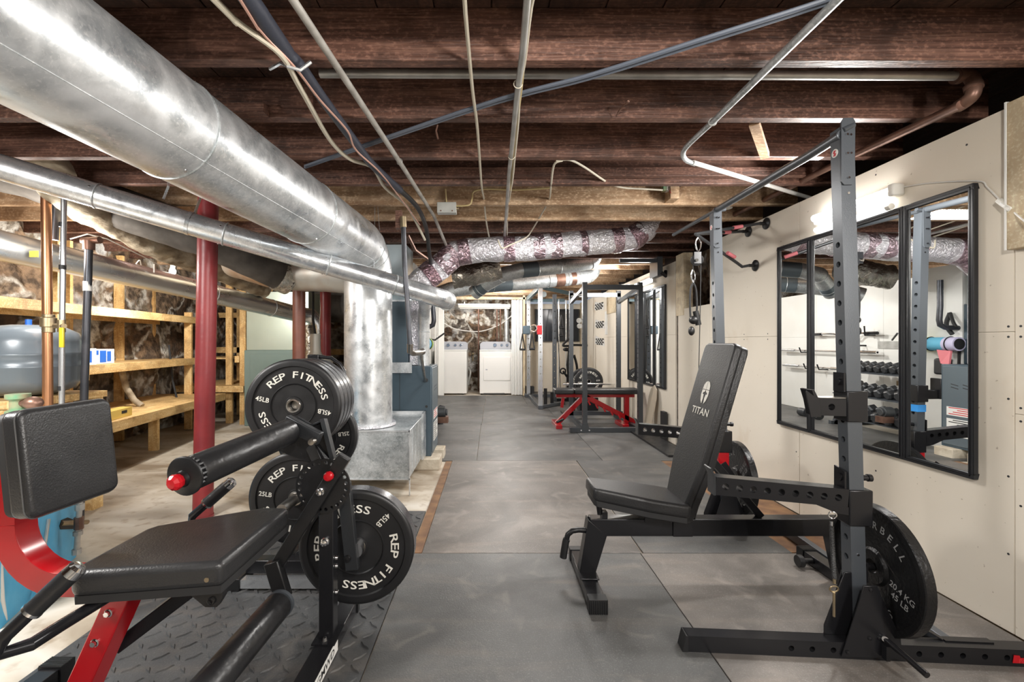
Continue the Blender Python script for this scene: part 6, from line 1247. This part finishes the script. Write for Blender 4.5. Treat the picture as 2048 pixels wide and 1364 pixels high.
obj('grip', MB().sphere(P(1388, 640, 3.1), 0.04, 14, (.9, .7, .75)).sphere(P(1383, 662, 3.1), 0.032, 14, (.7, .6, 1)).cyl(P(1391, 622, 3.1), P(1397, 650, 3.1), 0.02), 'rubber_black', t2)
obj('cable', MB().tube([P(1402, 520, 3.1), P(1400, 640, 3.1), P(1396, 800, 3.1)], 0.003, 6), 'cable_black', t2)
obj('cable', MB().tube([P(1387, 527, 3.1), P(1386, 540, 3.1)], 0.003, 6), 'cable_black', t2)

# ================================================================ LEFT INNER WALL (seen in the mirrors): dumbbell rack, bars, mats
XL = -1.28
t = thing('dumbbell_rack', 'three-tier dumbbell rack against the white wall, seen in the near mirrors', 'rack', (-0.98, 5.55, 0))
tiers = [(-0.95, 0.74), (-0.86, 0.44), (-0.77, 0.15)]
for x, z in tiers:
    obj('shelf', MB().hexa([(x - .11, 4.92, z + .03), (x + .11, 4.92, z - .03), (x + .11, 6.12, z - .03), (x - .11, 6.12, z + .03), (x - .11, 4.92, z + .045), (x + .11, 4.92, z - .015), (x + .11, 6.12, z - .015), (x - .11, 6.12, z + .045)]), 'powder_grey', t)
for y in (4.95, 6.05):
    obj('side_leg', MB().beam((-1.05, y, 0.84), (-0.72, y, 0.0), 0.05, 0.05, (0, 1, 0)).beam((-1.2, y, 0.025), (-0.66, y, 0.025), 0.05, 0.05), 'powder_grey', t)
def dumbbell(c, k, label, mt='dumb_hex'):
    c = Vector(c); t_ = thing('hex_dumbbell', label, 'dumbbell', c - Vector((0, 0, 0.05 * k)), 'hex dumbbells on the rack')
    ax = Vector((1, 0, -0.27)).normalized()
    for s_ in (-1, 1):
        o = c + ax * s_ * 0.085 * k; obj('head', MB().lathe([(0, -0.04 * k), (0.042 * k, -0.04 * k), (0.056 * k, -0.028 * k), (0.056 * k, 0.028 * k), (0.042 * k, 0.04 * k), (0, 0.04 * k)], o, ax, 6), mt, t_, smooth=20)
    obj('handle', MB().cyl(c - ax * 0.05 * k, c + ax * 0.05 * k, 0.015), 'chrome', t_); return t_
where = ('top', 'middle', 'lowest')
protos = []
for ti, (x, z) in enumerate(tiers):
    kk = (0.85, 1.0, 1.2)[ti]; n = (10, 8, 7)[ti]; stp = 1.1 / n
    pr_ = dumbbell((x, 5.0, z + 0.015 + 0.056 * kk), kk, 'hex dumbbell on the %s tier of the rack, at the near end' % where[ti])
    names_ = ['second', 'third', 'fourth', 'fifth', 'sixth', 'seventh', 'eighth', 'ninth', 'last']
    for k in range(1, n):
        nm = names_[k - 1] if k < n - 1 else 'last'
        copy_tree(pr_, None, (pr_.location.x, pr_.location.y + stp * k, pr_.location.z), 'hex dumbbell on the %s tier of the rack, %s from the near end' % (where[ti], nm) if nm != 'last' else 'hex dumbbell on the %s tier of the rack, at the far end' % where[ti])
single('round_dumbbell', MB().cyl((-0.75, 6.35, 0.06), (-0.75, 6.5, 0.06), 0.06).cyl((-0.75, 6.5, 0.06), (-0.75, 6.62, 0.06), 0.018).cyl((-0.75, 6.62, 0.06), (-0.75, 6.76, 0.06), 0.06), 'dumb_hex', 'round-headed dumbbell on the floor past the dumbbell rack', 'dumbbell', bevel=0.006)
for z, y0, y1, lab in ((0.98, 5.9, 7.9, 'long chrome barbell hung on the white wall under the bent bars'), (0.72, 6.3, 7.8, 'short steel bar on the lowest hooks of the white wall')):
    t = thing('wall_barbell', lab, 'barbell', (XL + 0.1, y0, z)); obj('shaft', MB().cyl((XL + .1, y0, z), (XL + .1, y1, z), 0.014), 'chrome', t)
    obj('sleeve', MB().cyl((XL + .1, y0, z), (XL + .1, y0 + .4, z), 0.025), 'chrome', t); obj('sleeve', MB().cyl((XL + .1, y1 - .4, z), (XL + .1, y1, z), 0.025), 'chrome', t)
    for y in (y0 + .6, y1 - .6): single('bar_hook', MB().tube([(XL, y, z - .03), (XL + .14, y, z - .03), (XL + .17, y, z + .05)], 0.01, 8), 'satin_black', ('near' if y < y0 + .7 else 'far') + ' hook under the ' + ('long' if z > .9 else 'short') + ' bar on the white wall', 'hook')
t = thing('curl_bar', 'black and chrome bent curl bar on a hook on the white wall', 'barbell', (XL + 0.1, 6.4, 1.24)); obj('shaft', MB().tube(smooth_path([(XL + .1, 5.95, 1.24), (XL + .1, 6.2, 1.24), (XL + .1, 6.3, 1.18), (XL + .1, 6.42, 1.24), (XL + .1, 6.55, 1.18), (XL + .1, 6.65, 1.24), (XL + .1, 7.1, 1.24)]), 0.014, 10), 'chrome', t); obj('sleeve', MB().cyl((XL + .1, 5.9, 1.24), (XL + .1, 6.1, 1.24), 0.022).cyl((XL + .1, 6.9, 1.24), (XL + .1, 7.15, 1.24), 0.022), 'satin_black', t)
single('bar_hook', MB().tube([(XL, 6.05, 1.21), (XL + .14, 6.05, 1.21), (XL + .15, 6.05, 1.34)], 0.01, 8), 'satin_black', 'hook with an upright tip holding the bent curl bar', 'hook')
single('short_bar', MB().tube([(XL, 6.2, 1.07), (XL + .25, 6.2, 1.07), (XL + .28, 6.2, 1.13)], 0.012, 8), 'satin_black', 'short black arm sticking out of the white wall', 'hook')
t = thing('pegboard_strip', 'grey metal strip fixed on the white wall above the long barbell', 'panel', (XL + .005, 5.3, 1.03)); obj('strip', MB().box((XL, 5.3, 1.03), (XL + .01, 6.0, 1.13)), 'conduit', t)
# rolled yoga mat, bags and bands on the closet wall beside the furnace
XC = -0.78
t = thing('yoga_mat', 'rolled lime, blue and lilac yoga mat hung on the white wall, seen in a mirror', 'yoga mat', (XC + .09, 4.6, 1.03))
for y0, y1, mt in ((4.72, 4.84, 'mat_lime'), (4.54, 4.72, 'mat_blue'), (4.42, 4.54, 'mat_lilac')): obj('mat_section', MB().cyl((XC + .075, y0, 1.1), (XC + .075, y1, 1.1), 0.07, seg=28), mt, t)
obj('roll_end', MB().cyl((XC + .075, 4.415, 1.1), (XC + .075, 4.42, 1.1), 0.055), 'strap_black', t)
for y in (4.50, 4.70): obj('band', MB().torus((XC + .075, y, 1.1), (0, 1, 0), 0.072, 0.006), 'strap_black', t)
single('pink_towel', MB().prism([(XC + .10, 4.46, 1.03), (XC + .10, 4.60, 1.04), (XC + .09, 4.57, 0.90), (XC + .11, 4.47, 0.88)], (0.02, 0, 0)), 'pink_cloth', 'pink cloth hanging below the rolled mat on the white wall', 'cloth')
single('mesh_bag', MB().sphere((XC + .06, 4.50, 0.72), 0.08, 14, (.6, .9, 1.3)), 'strap_black', 'dark drawstring bag hanging on the white wall below the mat', 'bag')
single('hanging_bands', MB().tube(smooth_path([(XC + .02, 4.56, 1.42), (XC + .04, 4.58, 1.3), (XC + .04, 4.52, 1.2)]), 0.02, 8).tube(smooth_path([(XC + .02, 4.56, 1.42), (XC + .05, 4.50, 1.32), (XC + .05, 4.47, 1.27)]), 0.015, 8), 'strap_black', 'black stretch bands hanging above the rolled mat', 'bands')
single('long_strap', MB().tube(smooth_path([(XC + .02, 4.47, 1.05), (XC + .03, 4.465, 0.9), (XC + .02, 4.47, 0.6)]), 0.012, 8), 'strap_black', 'long black strap hanging at the near end of the white wall', 'strap')
single('gym_bag', MB().box((XC + .005, 4.54, 0.78), (XC + .10, 4.66, 0.95)), 'strap_black', 'black pouch hanging behind the pink cloth', 'bag', bevel=0.02)
single('white_board', MB().box((XC + .002, 4.46, 0.0), (XC + .02, 4.60, 0.62)), 'trim_white', 'white board leaning at the near end of the white wall', 'board')
single('arc_shelf', MB().box((XL, 5.2, 0.56), (XL + .03, 5.7, 0.62)), 'box_cardboard', 'small wooden strip under the top tier against the white wall', 'board')

# ================================================================ LAUNDRY
def washer(x0, label, name, door):
    y0, y1 = 9.42, 10.1; x1 = x0 + 0.686; t_ = thing(name, label, name, ((x0 + x1) / 2, 9.75, ZF))
    obj('body', MB().box((x0, y0, 0.02), (x1, y1, 0.93)), 'appliance_white', t_, bevel=0.015, segs=3); obj('top', MB().box((x0 - .002, y0 - .01, 0.93), (x1 + .002, y1, 0.955)), 'appliance_white', t_, bevel=0.008)
    ol = [(x0, 9.80), (x0 + .0, 0)]; n = 6; pr = [(x0, 0.955)]
    for k in range(n + 1): a = R(180 - 90 * k / n); pr.append((x0 + .09 + .09 * math.cos(a), 1.055 + .075 * math.sin(a)))
    for k in range(n + 1): a = R(90 - 90 * k / n); pr.append((x1 - .09 + .09 * math.cos(a), 1.055 + .075 * math.sin(a)))
    pr.append((x1, 0.955)); cs = obj('console', MB().prism([(x, 9.84, z) for x, z in pr], (0, 0.2, 0)), 'appliance_grey', t_, bevel=0.006)
    for dx, r in (((.10, .022), (.25, .034), (.41, .024), (.53, .022)) if not door else ((.33, .034), (.48, .022), (.60, .024))):
        obj('knob', MB().cyl((x0 + dx, 9.84, 1.05), (x0 + dx, 9.80, 1.05), r), 'knob_blue', cs); obj('knob_ring', MB().torus((x0 + dx, 9.838, 1.05), (0, 1, 0), r + .004, 0.004), 'chrome', cs)
    for dx in (0.04, 0.6): obj('foot', MB().cyl((x0 + dx, 9.5, ZF), (x0 + dx, 9.5, 0.02), 0.02), 'strap_black', t_)
    if door:
        d = obj('door', MB().box((x0 + .085, y0 - .014, 0.30), (x1 - .03, y0 + .001, 0.80)), 'appliance_white', t_, bevel=0.012)
        obj('door_handle', MB().box((x0 + .13, y0 - .018, 0.52), (x0 + .17, y0 - .012, 0.545)), 'appliance_grey', d); obj('kick_slot', MB().box((x0 + .08, y0 - .001, 0.0), (x1 - .15, y0 + .01, 0.03)), 'strap_black', t_)
washer(-1.215, 'white top-loading washer with a grey console, left in the laundry opening', 'washer', False)
washer(-0.255, 'white front-door dryer with a grey console, right in the laundry opening', 'dryer', True)
t = thing('strip_fixture', 'unlit white strip light fixture hanging in the laundry opening', 'lamp', (-0.16, 9.75, 1.9)); obj('housing', MB().box((-0.73, 9.70, 1.875), (0.42, 9.82, 1.955)), 'white_plastic', t, bevel=0.006); obj('tube', MB().cyl((-0.70, 9.76, 1.865), (0.40, 9.76, 1.865), 0.018), 'white_label', t)
for x in (-0.6, 0.3): obj('hanger', MB().cyl((x, 9.76, 1.95), (x, 9.76, 2.29), 0.006, seg=6), 'steel', t)
cable('laundry_wire', 'white wire sagging across the stone wall above the washer and dryer', [P(880, 640, 10.1), P(905, 656, 10.1), P(935, 662, 10.1), P(965, 662, 10.1), P(1000, 649, 10.1), P(1025, 630, 10.1)], 0.012, 'cable_white')
single('dryer_vent', MB().cyl(P(1013, 686, 10.15), P(1013, 610, 10.15), 0.055), 'galvanized', 'vertical silver vent pipe behind the dryer', 'pipe')
for px, lab in ((957, 'rusty vertical pipe on the stone wall between washer and dryer'), (994, 'left rusty pipe of the pair above the dryer'), (1001, 'right rusty pipe of the pair above the dryer')):
    single('wall_pipe', MB().cyl(P(px, 790 if px == 957 else 690, 10.1), P(px, 610, 10.1), 0.018), 'rust_pipe', lab, 'pipe')
single('outlet_valve', MB().sphere(P(946, 708, 10.25), 0.03).cyl(P(946, 712, 10.25), P(946, 722, 10.25), 0.02).cyl(P(946, 708, 10.25), P(946, 708, 10.5), 0.015), 'brass', 'small valve on the stone wall between washer and dryer', 'valve')
single('drain_hose', MB().tube(smooth_path([P(936, 770, 10.0), P(941, 745, 10.0), P(938, 735, 10.1)]), 0.025, 10), 'conduit', 'grey drain hose at the right side of the washer', 'hose')

# ================================================================ FAR GYM
# power cage
cage = thing('power_cage', 'dark grey four-post power cage in front of the far mirrors', 'rack', (1.5, 5.95, 0))
posts = {}
for nm, x, y in (('fl', 1.157, 5.49), ('fr', 1.845, 5.49), ('bl', 1.157, 6.42), ('br', 1.845, 6.42)):
    m = MB(); m.holed((x, y, 0.05), (x, y, 1.86), (0, 1, 0) if False else (1, 0, 0), 0.06, 0.055, 0.009, [0.15 + 0.06 * k for k in range(26)], seg=8); obj('upright', m, 'cage_grey', cage)
for y in (5.49, 6.42): obj('top_crossbar', MB().box((1.13, y - .03, 1.77), (1.87, y + .03, 1.83)), 'cage_grey' if y < 6 else 'silver_paint', cage, bevel=0.003)
for x in (1.157, 1.845): obj('side_bar', MB().beam((x, 5.5, 1.80), (x, 6.4, 1.70), 0.04, 0.05), 'cage_grey', cage)
obj('front_base', MB().box((0.97, 5.46, ZF + .012), (1.93, 5.52, 0.06)), 'cage_grey', cage, bevel=0.003)
obj('base_rail', MB().box((1.13, 5.5, 0), (1.185, 6.6, 0.055)), 'cage_grey', cage); obj('base_rail', MB().box((1.82, 5.5, 0), (1.875, 6.6, 0.055)), 'cage_grey', cage); obj('rear_base', MB().box((1.1, 6.39, 0.06), (1.9, 6.45, 0.115)), 'cage_grey', cage)
for x in (1.157, 1.845):
    obj('foot_plate', MB().prism([(x - .07, 5.455, 0.0), (x + .07, 5.455, 0.0), (x + .03, 5.455, 0.12), (x - .03, 5.455, 0.12)], (0, 0.005, 0)), 'cage_grey', cage)
    for dx in (-.05, .05): obj('bolt', MB().cyl((x + dx, 5.45, 0.03), (x + dx, 5.456, 0.03), 0.009, seg=8), 'chrome', cage)
obj('pull_up_bar', MB().tube([(1.157, 5.52, 1.68), (1.157, 5.6, 1.72), (1.157, 6.38, 1.78)], 0.015, 10), 'cage_grey', cage)
# cage bracket at the wall
t = thing('wall_pull_bar', 'dark wall-mounted bar bracket under the joists above the far mirrors', 'bracket', (1.8, 5.0, 2.0))
obj('frame_bar', MB().box((1.45, 4.98, 2.02), (1.92, 5.03, 2.06)).box((1.86, 4.95, 1.86), (1.92, 5.2, 2.08)), 'cage_grey', t, bevel=0.004); obj('side_arm', MB().tube([(1.9, 4.95, 1.90), (1.95, 4.95, 1.86), (1.97, 5.0, 1.92)], 0.02, 10), 'satin_black', t)
# red bench inside the cage
t = thing('red_bench', 'flat black-topped bench with a bright red frame in the far cage', 'bench', (1.35, 5.9, 0))
obj('pad', MB().box((0.83, 5.78, 0.435), (1.08, 6.03, 0.50)), 'vinyl_dark', t, bevel=0.015); obj('pad', MB().box((1.09, 5.78, 0.435), (1.96, 6.03, 0.50)), 'vinyl_dark', t, bevel=0.015)
obj('pad_rail', MB().box((0.86, 5.87, 0.385), (1.9, 5.93, 0.435)), 'red_paint', t, bevel=0.003)
obj('spine', MB().beam((1.25, 5.9, 0.40), (1.92, 5.9, 0.05), 0.06, 0.06), 'red_paint', t, bevel=0.003)
obj('front_leg', MB().beam((1.22, 5.9, 0.38), (0.86, 5.9, 0.02), 0.06, 0.06), 'red_paint', t, bevel=0.003); obj('front_foot', MB().box((0.83, 5.68, 0), (0.91, 6.12, 0.05)), 'red_paint', t, bevel=0.003)
obj('rear_leg', MB().beam((1.80, 5.9, 0.39), (1.80, 5.9, 0.02), 0.06, 0.06), 'red_paint', t, bevel=0.003); obj('rear_foot', MB().box((1.70, 5.72, 0), (1.78, 6.1, 0.05)), 'red_paint', t, bevel=0.003)
obj('ladder_strut', MB().beam((1.30, 5.9, 0.36), (1.75, 5.9, 0.13), 0.03, 0.05), 'red_paint', t)
for k in range(6): x = 1.18 + k * 0.10; obj('ladder_notch', MB().beam((x, 5.86, 0.385 - k * 0.045), (x + .03, 5.86, 0.33 - k * 0.045), 0.01, 0.02), 'red_gloss', t)
obj('seat_ladder', MB().beam((0.95, 5.86, 0.38), (0.93, 5.86, 0.25), 0.012, 0.04), 'red_paint', t); obj('handle', MB().tube([(0.93, 5.72, 0.12), (0.84, 5.68, 0.09)], 0.016, 10), 'satin_black', t)
# functional trainer
t = thing('cable_machine', 'silver and dark cable machine with twin posts at the far wall', 'exercise machine', (0.95, 8.3, 0))
cm = [((0.82, 7.42), 'silver_paint', 2.03), ((0.755, 9.05), 'silver_paint', 2.0), ((1.14, 8.0), 'powder_grey', 1.98)]
for (x, y), mt, h in cm:
    m = MB(); m.holed((x, y, 0.05), (x, y, h), (0, 1, 0), 0.07, 0.07, 0.011, [0.3 + 0.12 * k for k in range(13)], seg=8); obj('post', m, mt, t)
obj('top_frame', MB().beam((0.80, 7.42, 2.03), (0.74, 9.1, 2.0), 0.06, 0.08).beam((0.80, 7.42, 2.05), (1.45, 8.0, 1.99), 0.06, 0.06).beam((0.74, 9.1, 1.98), (1.5, 9.1, 1.98), 0.06, 0.06), 'teal_paint', t, bevel=0.004)
obj('base_frame', MB().beam((0.82, 7.36, 0.03), (0.78, 9.1, 0.03), 0.08, 0.06).beam((0.82, 7.42, 0.03), (1.3, 7.95, 0.03), 0.07, 0.05).box((0.68, 8.95, 0), (1.3, 9.15, 0.06)), 'powder_grey', t, bevel=0.004)
obj('storage_peg', MB().cyl((0.93, 7.62, 0.05), (0.93, 7.62, 0.32), 0.03), 'rubber_black', t); obj('storage_peg', MB().cyl((1.06, 7.75, 0.05), (1.06, 7.75, 0.24), 0.03), 'rubber_black', t)
obj('pulley', MB().cyl((0.90, 7.6, 1.94), (0.90, 7.66, 1.94), 0.05), 'plenum_blue', t, bevel=0.003)
obj('trolley', MB().cbox((0.80, 7.38, 1.32), (0.08, 0.09, 0.15)), 'red_gloss', t, bevel=0.006, label='red pulley trolley'); obj('trolley', MB().cbox(P(1053, 660, 8.9), (0.14, 0.1, 0.17)), 'furnace_teal', t, bevel=0.01, label='blue-grey pulley trolley')
obj('trolley_wheel', MB().torus(P(1068, 657, 7.4), (0.3, 1, 0), 0.055, 0.014), 'chrome', t)
obj('guide_rod', MB().cyl((1.31, 8.6, 0.1), (1.31, 8.6, 1.95), 0.012), 'chrome', t); obj('guide_rod', MB().cyl((1.45, 8.6, 0.1), (1.45, 8.6, 1.95), 0.012), 'chrome', t)
obj('cable', MB().tube([(1.16, 7.9, 1.9), (1.22, 7.9, 0.6), (1.24, 7.9, 0.2)], 0.006, 6), 'cable_black', t); obj('cable', MB().tube([(1.50, 8.5, 1.9), (1.52, 8.5, 0.4)], 0.006, 6), 'cable_black', t)
obj('double_pulley', MB().cyl(P(1158, 641, 8.6), P(1158, 641, 8.65), 0.05).cyl(P(1159, 652, 8.6), P(1159, 652, 8.65), 0.05), 'conduit', t)
def triangle_handle(px, py, Y, label, s_=1.0):
    a = P(px, py, Y); k = Y / F
    st_ = obj('pull_strap', MB().tube([a, a + Vector((-5 * k * s_, 0, -32 * k * s_))], 0.012, 8).tube([a, a + Vector((5 * k * s_, 0, -32 * k * s_))], 0.012, 8), 'strap_black', t)
    obj('grip', MB().cyl(a + Vector((-5.5 * k * s_, 0, -32 * k * s_)), a + Vector((5.5 * k * s_, 0, -32 * k * s_)), 0.02), 'rubber_black', st_)
for q_ in ((1045, 667, 8.8, ''), (1064, 666, 7.4, ''), (1123, 630, 7.8, '', 0.8), (1122, 652, 7.8, '', 0.6)): triangle_handle(*q_)
# wall bar with curl grips, elliptical arms
t = thing('exercise_bike', 'dark upright exercise bike behind the cage with curved handlebars', 'exercise bike', (1.5, 8.8, 0))
def bpt(px, py, Y=8.5): return P(px, py, Y)
obj('handlebar', MB().tube(smooth_path([bpt(1138, 655), bpt(1137, 676), bpt(1126, 690), bpt(1134, 692), bpt(1150, 690), bpt(1175, 691)]), 0.022, 10), 'strap_black', t)
obj('mast', MB().tube([bpt(1140, 692), bpt(1136, 730), bpt(1140, 770)], 0.035, 10), 'satin_black', t); obj('seat', MB().sphere(bpt(1133, 699), 0.06, 14, (1.2, 1, .6)), 'rubber_black', t)
obj('frame', MB().tube(smooth_path([bpt(1148, 710), bpt(1154, 735), bpt(1152, 765)]), 0.025, 10), 'satin_black', t); obj('pedal_crank', MB().torus(bpt(1126, 742), (0, 1, 0), 0.05, 0.015).tube([bpt(1126, 742), bpt(1135, 755)], 0.02, 8), 'satin_black', t)
obj('base', MB().box((1.2, 8.3, 0), (1.7, 8.9, 0.06)).box((1.44, 8.45, 0.0), (1.5, 8.55, 0.5)), 'satin_black', t)
# barbell with far bumper plates, on a low stand
bb = P(1180, 768, 6.9)
t = thing('floor_barbell', 'chrome barbell lying low behind the red bench', 'barbell', (1.5, 6.9, 0.46)); obj('shaft', MB().cyl((P(1126, 0, 6.9).x, 6.9, bb.z), (1.93, 6.9, bb.z), 0.014), 'chrome', t); obj('collar', MB().cyl((1.18, 6.9, bb.z), (1.24, 6.9, bb.z), 0.03), 'chrome', t)
single('bar_stand', MB().box((1.22, 6.86, 0), (1.30, 6.94, bb.z - .016)).box((1.1, 6.75, 0), (1.42, 7.05, 0.03)), 'satin_black', 'short black stand holding up the barbell behind the red bench', 'stand')
bumper(P(1178, 763, 7.15), (-0.12, -1, 0), 'bumper plate with white letters standing upright behind the cage', rot=20, group='far bumper plates')
bumper(P(1166, 764, 7.3), (-0.12, -1, 0), 'bumper plate behind and left of the lettered one at the far wall', rot=120, group='far bumper plates')
single('plate_stand', MB().box((1.42, 7.12, 0), (1.72, 7.36, 0.22)), 'satin_black', 'low black stand under the far bumper plates', 'stand')
# television on the back wall
t = thing('television', 'large dark flat television on the far wall behind the cable machine', 'television', (1.5, 9.97, 1.14)); obj('body', MB().box((0.98, 9.93, 1.13), (2.0 - .03, 9.99, 1.86)), 'frame_black', t, bevel=0.006); obj('screen', MB().box((1.0, 9.926, 1.15), (1.95, 9.931, 1.845)), 'tv_screen', t)
# patterned paper scraps on the right wall
for z, Y, lab in ((1.72, 8.2, 'topmost of three black-and-white patterned scraps on the right wall'), (1.38, 8.15, 'middle one of three patterned scraps on the right wall'), (1.07, 8.15, 'lowest of three patterned scraps on the right wall')):
    t = thing('patterned_scrap', lab, 'paper', (XR - .004, Y, z), 'patterned scraps'); obj('paper', MB().prism([(XR - .012, Y + .35, z + .02), (XR - .004, Y - .35, z - .03), (XR - .004, Y - .35, z + .09), (XR - .012, Y + .30, z + .17)], (.003, 0, 0)), 'white_label', t)
    m = MB()
    for a in range(7):
        for b_ in range(4):
            if (a + b_) % 2: m.box((XR - .0185, Y - .30 + a * .08, z + .0 + b_ * .03), (XR - .0135, Y - .225 + a * .08, z + .026 + b_ * .03))
    obj('checks', m, 'black_ink', t)
single('outlet_strip', MB().box((XR - .012, 7.6, 1.25), (XR - .001, 7.75, 1.65)), 'trim_white', 'white electrical strip on the right wall beyond the far mirrors', 'panel')
single('pine_board', MB().box((XR - .02, 7.05, 1.6), (XR - .001, 7.6, 2.0)), 'white_pine', 'short raw pine board high on the right wall past the far mirrors', 'board')
# skateboard-shaped board and small plank leaning against the right wall
m = MB(); pl = [(4.95 + .0, 0.03)]
Yb = 5.35; ol = [(Yb - .11, 0.02), (Yb - .12, 0.45), (Yb - .09, 0.55), (Yb, 0.60), (Yb + .09, 0.55), (Yb + .12, 0.45), (Yb + .11, 0.02)]
m.prism([(XR - .12 + z * .17, y, z) for y, z in ol], (-.012, 0, 0)); single('balance_board', m, 'skate_wood', 'pale rounded balance board leaning on the wall below the far mirrors', 'board', bevel=0.002)
single('dark_plank', MB().box((XR - .06, 4.98, 0), (XR - .02, 5.08, 0.33)), 'strap_black', 'short dark block standing on the wall side right of the balance board', 'block')
single('black_mat', MB().box((1.72, 4.3, 0.001), (1.95, 5.9, 0.02)), 'rubber_black', 'thin black strip lying on the floor along the wall under the far mirrors', 'mat')
m = MB(); m.cyl((0.74, 9.6, 0.01), (0.74, 9.6, 0.2), 0.04); single('black_bin', MB().box((0.70, 9.3, 0.0), (0.9, 9.5, 0.18)), 'strap_black', 'small black box on the floor left of the cable machine', 'box')
# near-left ceiling stub board
single('wood_offcut', MB().box((-1.42, 1.9, 2.11), (-0.98, 1.95, 2.15)), 'joist_wood', 'short dark board nailed under the joist left of the foam line', 'board')
